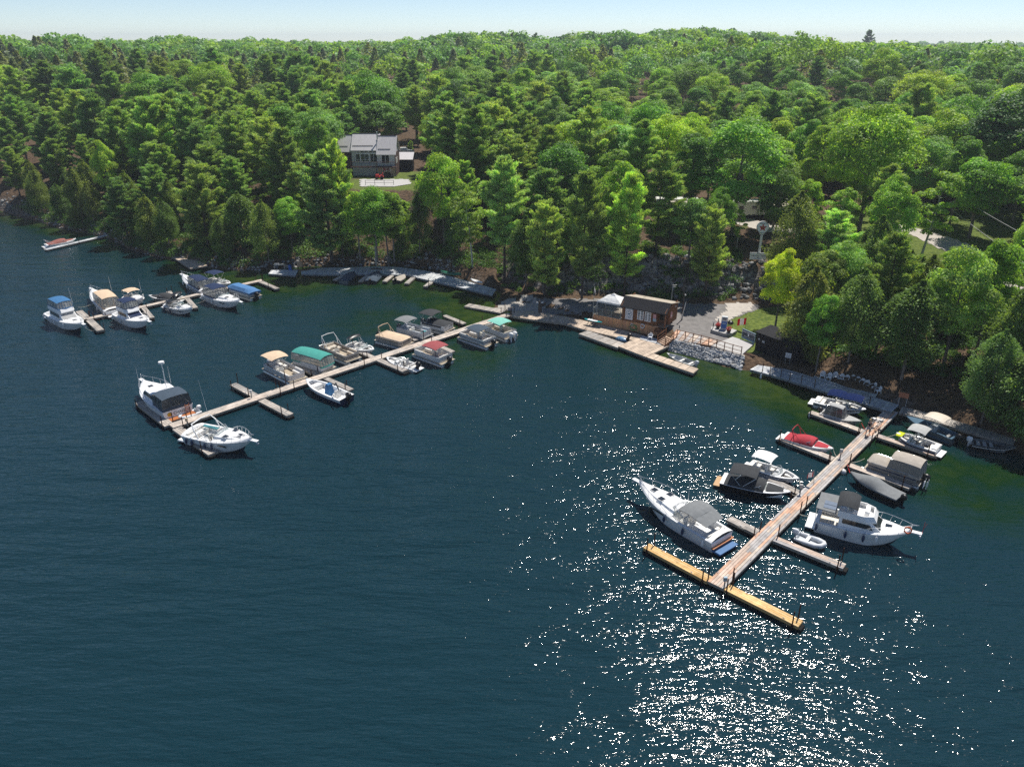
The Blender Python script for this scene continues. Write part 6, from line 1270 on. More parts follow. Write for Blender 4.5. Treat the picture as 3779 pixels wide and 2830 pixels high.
stones('shore_rocks', 'scattered grey boulders along the wooded shoreline', 700, bpos, .12, .38, 8, [(.2, .2, .2), (.3, .29, .28), (.38, .37, .35), (.14, .14, .14)])
# cliff blocks behind the lot
CLp = LOT[2:10]
def cpos(r2):
    i = r2.integers(1, len(CLp) - 1); t = r2.random(); x, y = lerp(CLp[i][0], CLp[i + 1][0], t) if i + 1 < len(CLp) else CLp[i][0], lerp(CLp[i][1], CLp[min(i + 1, len(CLp) - 1)][1], t); u = r2.uniform(.8, 6.5); return x + r2.normal() * .3, y + u, h1(x, y + u) - .05
stones('cliff_rocks', 'fractured grey rock blocks of the small cliff behind the hut', 420, cpos, .2, .6, 15, [(.13, .13, .13), (.2, .2, .2), (.3, .3, .3), (.09, .09, .085)])
# fuel pump and neighbours
def gthing(nm, lb, cat, px, z=PZ, grp=None, rz=0.0): p = G(*px, z); return thing(nm, lb, cat, (p[0], p[1], z), rz, grp)
r = gthing('fuel_pump', 'grey fuel pump with blue lower panel beside the gravel lot', 'fuel pump', kk(1215, 640), 1.5, rz=HRZ + .2)
b = MB(); b.box((0, 0, .9), (.8, .5, 1.9)); b.build('cabinet', 'alupale', r); b = MB(); b.box((0, -.26, .75), (.72, .06, .95)); b.build('front_panel', 'blueplastic', r); b = MB(); b.box((0, -.3, .95), (.4, .03, .16)); b.build('label_plate', 'ltblue', r); b = MB(); b.box((0, -.27, 1.6), (.5, .05, .35)); b.build('display', 'midgrey', r)
b = MB(); b.tube([(.42, -.1, 1.3), (.6, -.25, .9), (.5, -.2, .4), (.43, -.1, .9)], .025, 5); b.build('hose', 'black', r, True)
sw_ = [G(*kk(*p), 1.5) for p in ((960, 650), (1255, 735), (1400, 720), (1490, 665))]; o = sw_[0]; r = thing('stone_island', 'low pale stone kerb island around the fuel pump', 'stone wall', (o[0], o[1], 0)); P_ = [(p[0] - o[0], p[1] - o[1]) for p in sw_]
b = MB(); b.prism(P_ + [(P_[3][0] - .6, P_[3][1] + .9), (P_[0][0] + .4, P_[0][1] + 1.3)], 1.0, 1.5); b.build('wall', 'stonewall', r); b = MB(); b.prism([(x * .995, y) for x, y in P_ + [(P_[3][0] - .6, P_[3][1] + .9), (P_[0][0] + .4, P_[0][1] + 1.3)]], 1.5, 1.55); b.build('capstone', 'concrete', r)
for i, (px, lb) in enumerate(((kk(1100, 615), 'red flower planter left of the fuel pump'), (kk(1320, 700), 'red flower planter right of the fuel pump'))):
    r = gthing('planter', lb, 'planter', px, 1.55, 'red flower planters'); b = MB(); b.cyl((0, 0, 0), (0, 0, .35), .2, .3, 10); b.build('pot', 'darkpost', r); rr = random.Random(i); b = MB()
    for k in range(60): a = rr.uniform(0, 6.3); q = rr.uniform(0, .38); b.box((q * math.cos(a), q * math.sin(a), .45 + rr.uniform(-.08, .4) * (1 - q)), (.09, .09, .07), rz=a)
    b.build('flowers', 'redpaint', r)
r = gthing('barbecue', 'black kettle barbecue right of the fuel pump', 'barbecue', kk(1345, 610), 1.3); b = MB(); b.ell((0, 0, .75), (.42, .42, .3), 12, 8); b.build('kettle', 'black', r, True)
for a in (0, 2.1, 4.2): b = MB(); b.tube([(.2 * math.cos(a), .2 * math.sin(a), .6), (.35 * math.cos(a), .35 * math.sin(a), 0)], .02, 4); b.build('leg', 'black', r)
for px, lb, h_ in ((kk(997, 640), 'thin dark bollard at the left corner of the fuel pump island', .95), (kk(1098, 560), 'thin bollard with a pale lamp behind the left red planter', .9)):
    r = gthing('bollard', lb, 'bollard', px, 1.4); b = MB(); b.cyl((0, 0, 0), (0, 0, h_), .06); b.build('post', 'black', r); b = MB(); b.ell((0, 0, h_ + .08), (.11, .11, .13), 8, 6); b.build('cap', 'whitepaint' if h_ < .95 else 'alu', r, True)
def flag(nm, lb, p, z0, h_, cloth, droop=0.0, w=1.2, rz=0, hh=.7, lean=0):
    r = thing(nm, lb, 'flag', (p[0], p[1], z0), rz); b = MB(); b.cyl((0, 0, 0), (lean * h_, 0, h_), .03, .02, 6); b.build('pole', 'alu', r)
    rows = [];
    for i in range(9): t = i / 8; rows.append([(lean * h_ + w * t * (1 - droop * .7), .09 * math.sin(t * 7), h_ - .05 - droop * t * w * .8 - hh * j / 3) for j in range(4)])
    b = MB(); b.sheet(rows, .012); b.m = [cloth[1] if cloth[0] == 'tri' and .25 < (sum(b.v[k][0] for k in f) / len(f) - lean * h_) / (w * (1 - droop * .7)) < .75 else 0 for f in b.f]; b.build('cloth', cloth[2], r); return r
flag('canadian_flag', 'large red and white maple leaf flag flying above the fuel pump lawn', G(*kk(1655, 640), 1.3), 1.3, 1.75, ('tri', 1, ['flagred', 'flagwhite']), .35, 1.5, PI * 1.0 + HRZ, .95)
flag('canadian_flag', 'small maple leaf flag on the edge of the right walkway', G(3003, 1788, .5), .5, 1.5, ('tri', 1, ['flagred', 'flagwhite']), .55, .85, PI, .5, lean=.15)
flag('marina_flag', 'limp white flag on a tall pole beside the canopy tent', HW(.12, -.12), .66, hz(*h3(500, 45)) - .66, ('one', 0, ['flagwhite']), 1.15, 1.3, .3, .6)
# navy banner sign and the dark shed
s0, s1 = G(*kk(1588, 800), 1.35), G(*kk(1842, 912), 1.35); L_ = dist(s0, s1); r = thing('marina_sign', 'navy marina sign with white lettering behind the white pad', 'sign', (s0[0], s0[1], 1.35), math.atan2(s1[1] - s0[1], s1[0] - s0[0]))
b = MB(); b.box((L_ / 2, 0, .68), (L_, .05, 1.0)); b.build('panel', 'signnavy', r); b = MB(); [b.box((L_ / 2, 0, z), (L_ + .1, .08, .06)) for z in (.15, 1.21)]; [b.box((x, 0, .6), (.07, .08, 1.3)) for x in (0, L_)]; b.box((L_ / 2, -.02, .02), (L_, .06, .16)); b.build('frame', 'ltblue', r)
text('Indian Lake Marina', L_ * .125, r, 'signtext', (L_ / 2, -.04, .98), (PI / 2, 0, 0)); text('Boat Rentals · Gas · Docking', L_ * .06, r, 'signtext', (L_ / 2, -.04, .38), (PI / 2, 0, 0)); b = MB(); b.cyl((L_ / 2, -.03, .68), (L_ / 2, -.045, .68), .12, n=12); b.build('emblem', 'signtext', r)
s0, s1 = G(*kk(1850, 1045), 1.1), G(2935, 1352, .9); L_ = dist(s0, s1); r = thing('storage_shed', 'near black boarded storage shed between the white pad and the cedars', 'shed', (s0[0], s0[1], .75), math.atan2(s1[1] - s0[1], s1[0] - s0[0]))
b = MB(); b.box((L_ / 2, 1.3, 1.35), (L_, 2.6, 2.7)); b.build('wall', 'shedblack', r); b = MB(); b.prism([(-.15, -.2), (L_ + .15, -.2), (L_ + .15, 2.8), (-.15, 2.8)], [2.7, 2.7, 3.0, 3.0], [2.78, 2.78, 3.08, 3.08]); b.build('roof', 'shingle', r)
for x, z, w, h_ in ((.45, 1.9, .22, .22), (1.15, 1.75, .38, .3)): b = MB(); b.box((x, -.02, z), (w, .03, h_)); b.build('notice', 'ltgrey', r)
for px, lb in ((c5(570, 275), 'larger white notice board on posts by the dark shed'), (c5(618, 275), 'smaller white notice board right of the larger one')):
    r = gthing('notice_board', lb, 'notice board', px, .9, rz=HRZ); k = .34 if 'larger' in lb else .22; b = MB(); b.box((0, 0, 1.25), (k * 2, .04, k * 1.8)); b.build('board', 'flagwhite', r); b = MB(); [b.box((s * k * .8, .03, .6), (.05, .05, 1.3)) for s in (-1, 1)]; b.build('post', 'fasciagrey', r); b = MB(); [b.box((0, -.025, 1.4 - .12 * i), (k * 1.5, .01, .04)) for i in range(4)]; b.build('lettering', 'blacktext', r)
r = gthing('board_on_stand', 'orange brown wooden board on two pale posts at the shore end of the right walkway', 'sign', (3327, 1497), .7, rz=HRZ); b = MB(); b.box((0, 0, 1.25), (.95, .06, .6)); b.build('board', mat('orange_brown_board', (.4, .16, .09), .8), r)
for s in (-1, 1): b = MB(); b.box((s * .38, .05, .55), (.06, .06, 1.2)); b.build('leg', 'ltgrey', r)
# white roadside sign and star sign on the cliff
x, y, z = base_z(2795, 962, 6.0); dY = lambda yy: yy * _C + (CAMH - z) * _S; pm = FPX / dY(y); W_ = 59 / pm; Hh = 26 / pm; px0 = cs(660, 1220)
zc = zat(px0[1], y); r = thing('marina_sign', 'white marina sign board at the foot of the star sign', 'sign', (x, y, zc), -.12); b = MB(); b.box((0, 0, 0), (W_, .08, Hh)); b.build('panel', 'signtext', r); b = MB(); [b.box((s * W_ * .42, .08, -.55 - Hh / 2 + .2), (.1, .1, Hh + 1.3)) for s in (-1, 1)]; b.build('post', 'darkpost', r)
text('Indian Lake Marina', W_ * .125, r, 'blacktext', (0, -.05, .08), (PI / 2, 0, 0), sx=.95); text('Welcome to', W_ * .05, r, 'blacktext', (0, -.05, Hh * .36), (PI / 2, 0, 0)); b = MB(); b.ell((0, -.05, -.25), (.16, .02, .07), 8, 5); b.build('emblem', 'blacktext', r)
zd_, rd = zat(cs(848, 430)[1], y + .4), 21.5 / pm; xo = G(*cs(848, 430), zd_); xs_, ys_ = xo[0], y + .4; xs_ = (cs(848, 430)[0] - 1889.5) / FPX * (ys_ * _C + (CAMH - zd_) * _S)
r = thing('star_sign', 'tall white pole sign with a round red star disc above the cliff', 'sign', (xs_, ys_, z), -.12); hd = zd_ - z
b = MB(); b.box((0, 0, (hd - rd) / 2 - .3), (.36, .2, hd - rd + .2)); b.prism([(-.18, -.1), (.18, -.1), (.18, .1), (-.18, .1)], hd - rd - .25, hd - rd - .2)
b.add([(-.18, -.1, hd - rd - .35), (.18, -.1, hd - rd - .35), (rd * .75, -.1, hd - rd * .62), (-rd * .75, -.1, hd - rd * .62), (-.18, .1, hd - rd - .35), (.18, .1, hd - rd - .35), (rd * .75, .1, hd - rd * .62), (-rd * .75, .1, hd - rd * .62)], [(0, 1, 2, 3), (7, 6, 5, 4), (0, 4, 5, 1), (1, 5, 6, 2), (3, 7, 4, 0), (2, 6, 7, 3)]); b.build('pole', 'whitepaint', r)
b = MB(); b.cyl((0, -.14, hd), (0, .14, hd), rd, n=32); dsk = b.build('disc', 'signtext', r); b = MB(); b.tube([(rd * math.cos(a), -.15, hd + rd * math.sin(a)) for a in np.linspace(0, 2 * PI, 33)], .035, 5); b.build('rim', 'blacktext', dsk)
b = MB(); sp = []
for i in range(10): a = PI / 2 + i * PI / 5; q = rd * (.72 if i % 2 == 0 else .29); sp.append((q * math.cos(a), q * math.sin(a) - rd * .08))
b.add([(px_, -.152, hd + pz_) for px_, pz_ in sp] + [(0, -.152, hd - rd * .08)], [(i, (i + 1) % 10, 10) for i in range(10)][::1]); b.build('star', 'redpaint', dsk)
text('T', rd * .62, dsk, 'hose', (0, -.158, hd - rd * .1), (PI / 2, 0, 0)); text('TEXACO', rd * .36, dsk, 'blacktext', (0, -.158, hd + rd * .62), (PI / 2, 0, 0))
# poles and wires
def upole(nm, lb, px, z, pytop, m, rad=.11, arm=None):
    p = G(*px, z); r = thing(nm, lb, 'utility pole', (p[0], p[1], z)); h_ = zat(pytop, p[1]) - z; b = MB(); b.cyl((0, 0, -.3), (0, 0, h_), rad, rad * .7, 8); b.build('pole', m, r)
    if arm: b = MB(); b.box((.25, 0, h_ - .15), (.7, .06, .06)); b.box((.25, 0, h_ - .4), (.5, .05, .05)); b.build('crossarm', 'whitepaint', r)
    return r, (p[0], p[1], z + h_)
r, T1 = upole('utility_pole', 'slim pale service pole rising behind the hut roof', (2476, 1130), PZ, h3(2130, 45)[1], 'ltgrey', .07, True)
r, T2 = upole('utility_pole', 'short brown post with a small lamp at the right rear corner of the hut', (2516, 1180), PZ, 1084, 'barkdark', .1); b = MB(); b.ell((.15, -.1, T2[2] - PZ - .15), (.1, .1, .12), 8, 6); b.build('lamp', 'whitepaint', r, True)
def wire(lb, p, q, sag=.5, rad=.02, m='black'):
    o = p; pts = [tuple(lerp(p[k], q[k], t) - o[k] - (4 * sag * t * (1 - t) if k == 2 else 0) for k in range(3)) for t in np.linspace(0, 1, 13)]; b = MB(); b.tube(pts, rad, 4); w_ = b.build('power_line', m, None, True, o); tag(w_, lb, 'wire')
wire('thin service wire from the pale pole up to the white sign on the cliff', (T1[0] + .4, T1[1], T1[2] - .15), (x - .2, y + .3, zc + 1.0), .6)
wire('slanting stay wire from the pale pole down to the hut roof', T1, (*HW(X0 + 2.2, 2.0), ZR - .1), .05)
P1, P2 = G(3587, 756, 13), G(3719, 829, 13); ex = lambda t, z: (lerp(P1[0], P2[0], t), lerp(P1[1], P2[1], t), z)
Q1, Q2 = G(3554, 803, 11.3), G(3666, 884, 11.3); ey = lambda t, z: (lerp(Q1[0], Q2[0], t), lerp(Q1[1], Q2[1], t), z)
wire('upper thick power line crossing the dark trees on the far right', ex(-1.6, 13.4), ex(2.6, 13.0), .3, .035, 'ltgrey'); wire('lower power line crossing above the gravel drive on the far right', ey(-1.6, 11.6), ey(2.6, 11.3), .3, .035, 'ltgrey')
for t, lb in ((-1.6, 'wooden power pole hidden among the trees left of the drive'), (2.6, 'wooden power pole beyond the right edge')):
    e = ex(t, 0); zz = h1(e[0], e[1]); r = thing('utility_pole', lb, 'utility pole', (e[0], e[1], zz)); b = MB(); b.cyl((0, 0, -.5), (0, 0, 13.6 - zz), .16, .12, 8); b.build('pole', 'barkdark', r); b = MB(); b.box((0, 0, 13.2 - zz), (2.0, .1, .12)); b.build('crossarm', 'barkdark', r)
# boards, canoes, loon boat, drum, table
def longboard(nm, lb, cat, a, b_, z, w, m, h=.12, prof=.6, m2=None, rz=None):
    pa, pb = G(*a, z), G(*b_, z); L = dist(pa, pb); r = thing(nm, lb, cat, (pa[0], pa[1], z), math.atan2(pb[1] - pa[1], pb[0] - pa[0])); rows = []
    for t in np.linspace(0, 1, 11): ww = w / 2 * max(.03, math.sin(PI * t) ** prof); rows.append([(L * t, ww * math.cos(q), h / 2 * math.sin(q) + .25 * h * (2 * t - 1) ** 2) for q in np.linspace(0, 2 * PI, 10)[:-1]])
    b = MB(); b.loft(rows, closed=True, flip=True); b.build('hull' if h > .2 else 'board', m, r, True)
    if m2: b = MB(); b.prism([(L * .2, -w * .34), (L * .6, -w * .4), (L * .75, -w * .2), (L * .75, w * .2), (L * .6, w * .4), (L * .2, w * .34)], h / 2 + .0, h / 2 + .015); b.build('deck_pad', m2, r)
    return r, L
r, L = longboard('paddleboard', 'white and turquoise paddleboard on a rack beside the boardwalk', 'paddleboard', h3(310, 755), h3(675, 830), 1.35, .75, 'tealfab', .14, .45, 'whitepaint')
p = G(*h3(480, 890), .62); r = thing('board_rack', 'low dark sawhorse rack under the paddleboard', 'rack', (p[0], p[1], .62), HRZ - .25); b = MB(); [b.tube([(s * .6 + e * .2, e * .3, 0), (s * .6, 0, .62)], .03, 4) for s in (-1, 1) for e in (-1, 1)]; b.tube([(-.65, 0, .6), (.65, 0, .6)], .03, 4); b.build('frame', 'darkpost', r)
longboard('canoe', 'dark green overturned canoe beside the curved walkway', 'canoe', k2(400, 172), k2(640, 205), .95, .95, 'green', .5, .75)
longboard('kayak', 'white kayak lying between the walkway and the bare pine', 'kayak', k2(750, 258), k2(885, 298), .8, .75, 'whitepaint', .3, .7)
r, L = longboard('paddleboard', 'pale board leaning on the right rear corner of the hut', 'paddleboard', kk(352, 430), kk(352, 395), 1.85, .5, 'whitepaint', .1, .5); r.rotation_euler = (0, -math.radians(80), HRZ + .2); r.scale = (2.6 / max(L, .2), 1, 1)
p = G(*h3(1075, 1210), .1); r = thing('loon_pedal_boat', 'loon shaped pedal boat with black head and patterned blue white body by the platform', 'pedal boat', (p[0], p[1], 0), HRZ - .1); b = MB(); b.ell((0, 0, .3), (1.05, .6, .42), 16, 8); b.build('body', mat('loon_back_pattern', (.1, .2, .32), .35, var=1.0, scale=5), r, True)
b = MB(); b.tube([(.75, 0, .3), (.95, 0, .8), (1.05, 0, 1.1)], [.3, .2, .2], 10); b.ell((1.12, 0, 1.25), (.34, .24, .26), 12, 8); b.tube([(1.35, 0, 1.24), (1.85, 0, 1.15)], [.09, .01], 6); b.build('head', 'blackhull', r, True)
r = gthing('steel_table', 'small grey metal table on the landing float', 'table', k1(268, 232), .5); b = MB(); b.box((0, 0, .85), (1.9, .6, .05)); b.build('table_top', 'alu', r); [(lambda b: (b.box((sx * .9, sy * .25, .42), (.05, .05, .85)), b.build('leg', 'alu', r)))(MB()) for sx in (-1, 1) for sy in (-1, 1)]; b = MB(); b.box((-.4, 0, .95), (.8, .4, .14)); b.build('tray', 'ltgrey', r)
r = gthing('plastic_drum', 'blue plastic drum on the landing float', 'drum', k1(410, 245), .5); b = MB(); b.cyl((0, 0, 0), (0, 0, .85), .28, n=14); b.cyl((0, 0, .28), (0, 0, .31), .3, n=14); b.cyl((0, 0, .56), (0, 0, .59), .3, n=14); b.build('barrel', 'blueplastic', r); b = MB(); b.cyl((0, 0, .85), (0, 0, .89), .26, n=14); b.build('lid', 'blueplastic', r)
r = gthing('wooden_box', 'tan plywood box on legs beside the blue drum', 'box', k1(550, 240), .55); b = MB(); b.box((0, 0, .95), (.95, .5, .85)); b.build('cabinet', mat('plywood', (.42, .28, .17), .8), r); [(lambda b: (b.box((s * .4, 0, .25), (.07, .4, .5)), b.build('leg', 'darkpost', r)))(MB()) for s in (-1, 1)]
r = gthing('timber_bollard', 'dark timber bollard with white gull shaped figures at the top of the boat ramp', 'bollard', (1992, 1152), .9); b = MB(); [b.cyl((math.cos(a) * .18, math.sin(a) * .18, 0), (math.cos(a) * .16, math.sin(a) * .16, 1.3 + .1 * a), .15, n=8) for a in (0, 2.1, 4.2)]; b.build('post', 'barkdark', r)
for s in (-1, 1): b = MB(); b.ell((s * .3, 0, 1.45), (.2, .09, .1), 8, 6); b.ell((s * .45, 0, 1.58), (.07, .06, .07), 6, 5); b.build('gull_figure', 'whitepaint', r, True)
p = G(*k2(1165, 690), .5); r = thing('gate_rail', 'dark rail frame where the middle walkway meets the boardwalk', 'railing', (p[0], p[1], .5)); q1, q2 = G(*k2(1212, 690), .5), G(*k2(1258, 655), .5); b = MB(); pts = [(0, 0), (q1[0] - p[0], q1[1] - p[1]), (q2[0] - p[0], q2[1] - p[1])]
[b.tube([(x_, y_, 0), (x_, y_, 1.1)], .045, 5) for x_, y_ in pts]; b.tube([(*pts[0], 1.05), (*pts[2], 1.05)], .03, 4); b.build('frame', 'rust', r)
for px, py, m, lb in ((929, 1468, 'vinyl', 'cream power pedestal on the outer cross fingers of the middle walkway'), (693, 1573, 'tan', 'small cream power pedestal near the T head of the middle walkway'), (2672, 2168, 'ltblue', 'pale blue power pedestal at the end of the right walkway'), (3100, 1690, 'ltgrey', 'grey power pedestal beside the red covered boat'), (2952, 1822, 'ltgrey', 'grey power pedestal beside the black sport boat')):
    r = gthing('power_pedestal', lb, 'power pedestal', (px, py), .5, 'power pedestals on the docks'); b = MB(); b.box((0, 0, .35), (.08, .08, .7)); b.build('post', 'fasciagrey', r); b = MB(); b.box((0, 0, .8), (.26, .18, .34)); b.build('box', m, r)
p = G(*c7(497, 812), .1); b = MB(); b.ell((0, 0, .18), (.3, .3, .28), 14, 10); o = b.build('buoy', 'fenderw', None, True, (p[0], p[1], 0)); tag(o, 'white ball buoy floating against the right side of the walkway', 'buoy')
for px, lb in ((c5(388, 350), 'white fender hanging under the boardwalk by the black shed'), (c61(672, 735), 'pale fender on the end of the finger beside the hooded boat')):
    p = G(*px, .3); r = thing('fender', lb, 'fender', (p[0], p[1] - .15, .3)); b = MB(); b.ell((0, 0, 0), (.13, .13, .36), 8, 7); b.build('bumper', 'fenderw', r, True); b = MB(); b.tube([(0, 0, .3), (0, .12, .5)], .012, 4); b.build('cord', 'rope', r)
# boardwalk posts
def posts_along(lb, par_label, pts, z, h, m='rust', wirez=None):
    g = [G(*q, z) for q in pts]; o = g[0]; r = thing('rail_posts', lb, 'railing', (o[0], o[1], z))
    for q in g: b = MB(); b.box((q[0] - o[0], q[1] - o[1], h / 2), (.07, .07, h)); b.build('post', m, r)
    b = MB(); b.tube([(q[0] - o[0], q[1] - o[1], h - .08) for q in g], .018, 4); b.tube([(q[0] - o[0], q[1] - o[1], h * .5) for q in g], .014, 4); b.build('cable', m, r); return r
posts_along('row of dark rail posts with cable along the shaded boardwalk', '', [c5(400, 322), c5(452, 338), c5(527, 360), c5(588, 382), c5(668, 402), c5(760, 432)], .7, 1.05, 'darkpost')
posts_along('two dark rail posts on the boardwalk beside the blue canopied boat', '', [c5(1085, 535), c5(1142, 545)], .7, .9, 'darkpost')
# ropes
def rope(lb, a, b_, za, zb_, m='rope', sag=.3): p, q = G(*a, za), G(*b_, zb_); o = (p[0], p[1], za); pts = [(lerp(0, q[0] - p[0], t), lerp(0, q[1] - p[1], t), lerp(0, zb_ - za, t) - 4 * sag * t * (1 - t)) for t in np.linspace(0, 1, 9)]; b = MB(); b.tube(pts, .022, 5); w_ = b.build('mooring_rope', m, None, True, o); tag(w_, lb, 'rope')
rope('drooping cream rope from the tan topped cruiser to the left float', cA(1000, 800), cA(680, 910), .9, .6, sag=.25); rope('cream rope from the blue topped cruiser bow to the T head float', cA(800, 1260), cA(990, 1310), 1.1, .6, sag=.35)
rope('red rope from the hooded boat bow to the right walkway', c61(1620, 890), c61(1690, 1010), .75, .55, 'ropered', .05); rope('red strap from the grey tarped boat to the walkway post', c7(560, 815), c7(540, 745), .75, .6, 'ropered', .02)
rope('cream rope from the red covered boat bow to its finger dock', c61(1110, 1375), c61(1165, 1490), .8, .5, sag=.1); rope('cream rope from the small cuddy cruiser area to the large white express cruiser', c1(1600, 598), c1(1690, 555), .6, 1.1, sag=.15)
for lb_, a_, b__, z1_, z2_ in (('cream rope from the long open cruiser stern to the short grey finger', c6(1060, 690), c6(1150, 730), 1.0, .55), ('cream rope from the black sport boat bow to the right walkway', c6(1485, 455), c6(1545, 470), .9, .55), ('thin rope from the navy bowrider bow to its finger dock', c6(1550, 350), c6(1575, 420), .8, .55), ('cream rope from the solar panel cruiser stern to the right walkway', c7(215, 1190), c7(110, 1170), 1.0, .55), ('cream rope from the taupe pontoon boat bow to the right walkway', c7(690, 690), c7(575, 725), .7, .55), ('thin rope from the lime bow wakeboat to its finger dock', c7(960, 480), c7(850, 500), .9, .55), ('thin rope from the blue consoled boat bow to the middle walkway', c2(515, 785), c2(560, 752), 1.0, .55), ('thin rope from the burgundy topped pontoon boat to the middle walkway', c2(1400, 520), c2(1380, 500), .7, .55)):
    rope(lb_, a_, b__, z1_, z2_, sag=.12)
# ---------------------------------------------------------------- house on the terrace
hh_ = K(1200, 450, .18083); HZ0 = 10.5; C0 = G(*hh_(1440, 1115), HZ0); HY = C0[1]; pmh = FPX / (HY * _C + (CAMH - HZ0) * _S)
xw = lambda X: (X - 1440) * .18083 / pmh
def zz(Y, y=0): return zat(450 + Y * .18083, HY + y) - HZ0
house = thing('lake_house', 'two storey grey sided house with pale metal roofs on the wooded terrace', 'house', (C0[0], HY, HZ0), 0)
RB0, RB1 = xw(1085), 0.0; ze = zz(640); DH = 7.0; zf = zz(905)
def block(x0, x1, y0, y1, z0, z1, zr, yr, wm, rm, ov=.35, gable=True):
    b = MB(); b.prism([(x0, y0), (x1, y0), (x1, y1), (x0, y1)], z0, z1)
    b.add([(x0, y0, z1), (x1, y0, z1), (x1, y1, z1), (x0, y1, z1), (x0, yr, zr - .1), (x1, yr, zr - .1)], [(0, 4, 3), (1, 2, 5), (0, 1, 5, 4), (3, 4, 5, 2)]); b.build('wall', wm, house)
    b = MB(); sl = (zr - z1) / (yr - y0); sl2 = (zr - z1) / (y1 - yr)
    b.sheet([[(x0 - .12, y0 - ov, z1 - sl * ov + .06), (x1 + ov, y0 - ov, z1 - sl * ov + .06)], [(x0 - .12, yr, zr + .06), (x1 + ov, yr, zr + .06)], [(x0 - .12, y1 + ov, z1 - sl2 * ov + .06), (x1 + ov, y1 + ov, z1 - sl2 * ov + .06)]], .12); r_ = b.build('roof', rm, house)
    b = MB(); b.box(((x0 + x1) / 2, yr, zr + .09), (x1 - x0 + .3, .2, .05)); b.build('ridge_cap', 'housebrown', r_)
    b = MB(); b.tube([(x0 + .2, y0 + .6, z1 + sl * .6 + .16), (x1 - .9, y0 + .6, z1 + sl * .6 + .16)], .05, 4); b.build('snow_bar', 'black', r_); return r_
yr = 3.2; zrR = zz(290, yr); zrM = zz(248, yr + .8); zrL = zz(272, yr + .8)
print('HOUSE', pmh, RB0, ze, zf, zrR, zrM, HY)
block(RB0, RB1, 0, DH, 0, ze, zrR, yr, 'housegrey', 'roofmetal'); XM = xw(560); XL = xw(255); zeM = zz(560, .9)
rfm = block(XM, RB0 - .02, .9, DH + .6, 0, zeM, zrM, yr + 1.1, 'housegrey', 'roofmetal'); block(XL, XM - .02, 1.5, DH + .6, 0, zeM - .3, zrL, yr + 1.1, 'housebrown', 'roofmetal')
b = MB(); b.prism([(RB1 + .02, .05), (RB1 + .06, .05), (RB1 + .06, DH - .05), (RB1 + .02, DH - .05)], 0, ze - .1); b.build('side_cladding', 'housebrown', house)
b = MB(); b.box(((RB0 + RB1) / 2, -.03, zf / 2), (RB1 - RB0 - .1, .08, zf)); b.build('brick_base', 'housebrick', house)
b = MB(); b.cyl((xw(1080), yr - .9, zrM - .9), (xw(1080), yr - .9, zrM + .55), .14, n=10); b.cyl((xw(1080), yr - .9, zrM + .55), (xw(1080), yr - .9, zrM + .65), .2, n=10); b.build('chimney', 'alu', rfm)
def win(x0, x1, z0, z1, y, mull=1, trans=None, nm='window', fm='whitepaint'):
    f = MB(); xm, zm = (x0 + x1) / 2, (z0 + z1) / 2
    for s in (-1, 1): f.box((xm + s * (x1 - x0) / 2, y - .04, zm), (.09, .08, z1 - z0 + .09)); f.box((xm, y - .041, zm + s * (z1 - z0) / 2), (x1 - x0, .08, .09))
    for i in range(1, mull + 1): f.box((lerp(x0, x1, i / (mull + 1)), y - .035, zm), (.07, .07, z1 - z0))
    if trans: f.box((xm, y - .036, lerp(z0, z1, trans)), (x1 - x0, .07, .07))
    w_ = f.build(nm, fm, house); g = MB(); g.box((xm, y - .015, zm), (x1 - x0, .03, z1 - z0)); g.build('pane', 'winglass', w_)
win(xw(1175), xw(1335), zz(850), zz(675), 0, 1, nm='balcony_door'); win(xw(1190), xw(1345), zz(1005), zz(925), -.07, 1)
win(xw(640), xw(728), zz(810, .9), zz(655, .9), .9, 0, .25); win(xw(742), xw(910), zz(810, .9), zz(655, .9), .9, 1, .25); win(xw(930), xw(1072), zz(830, .9), zz(655, .9), .9, 1, nm='terrace_door'); win(xw(740), xw(900), zz(635, .9), zz(585, .9), .9, 1); win(xw(918), xw(1070), zz(635, .9), zz(585, .9), .9, 1)
b = MB(); n = 12; pts = [(xw(1200), 0)] + [(xw(1275) + (xw(1345) - xw(1200)) / 2 * math.cos(a), zz(1080) + (zz(1015) - zz(1080)) * math.sin(a)) for a in np.linspace(PI, 0, n)] + [(xw(1345), 0)]
b.add([(x_, -.085, z_) for x_, z_ in pts] + [(x_, -.06, z_) for x_, z_ in pts], [tuple(range(len(pts)))] + [(i, i + 1, len(pts) + i + 1, len(pts) + i) for i in range(len(pts) - 1)]); b.build('arched_door', 'black', house)
zb = zf; b = MB(); b.box(((XM + RB1) / 2 + .2, -.55, zb - .08), (RB1 - XM + .4, 1.3, .16)); b.build('balcony', 'housebrown', house); railing(house, [(XM, -1.15, zb), (RB0, -1.15, zb), (RB1 + .3, -1.15, zb)], zb, 1.0, 'housebrown', step=.4)
for x_ in (RB0 - .1, RB1 + .25): b = MB(); b.box((x_, -1.1, zb / 2), (.12, .12, zb)); b.build('balcony_post', 'darkpost', house)
b = MB(); [b.box((RB1 + .08, y_, ze - 1.7), (.05, .55, 1.2)) for y_ in (1.6,)]; b.build('side_window', 'whitepaint', house); b = MB(); [b.box((RB1 + .08, y_, ze - 1.7), (.05, .55, 1.2)) for y_ in (2.9,)]; b.build('side_window', 'whitepaint', house)
sp0 = G(*hh_(1505, 1012), HZ0); r = thing('garden_shed', 'small black board shed with pale metal roof right of the house', 'shed', (sp0[0], sp0[1], HZ0)); w_ = 285 * .18083 / (FPX / (sp0[1] * _C + 26.5 * _S)); hs = zat(450 + 775 * .18083, sp0[1]) - HZ0
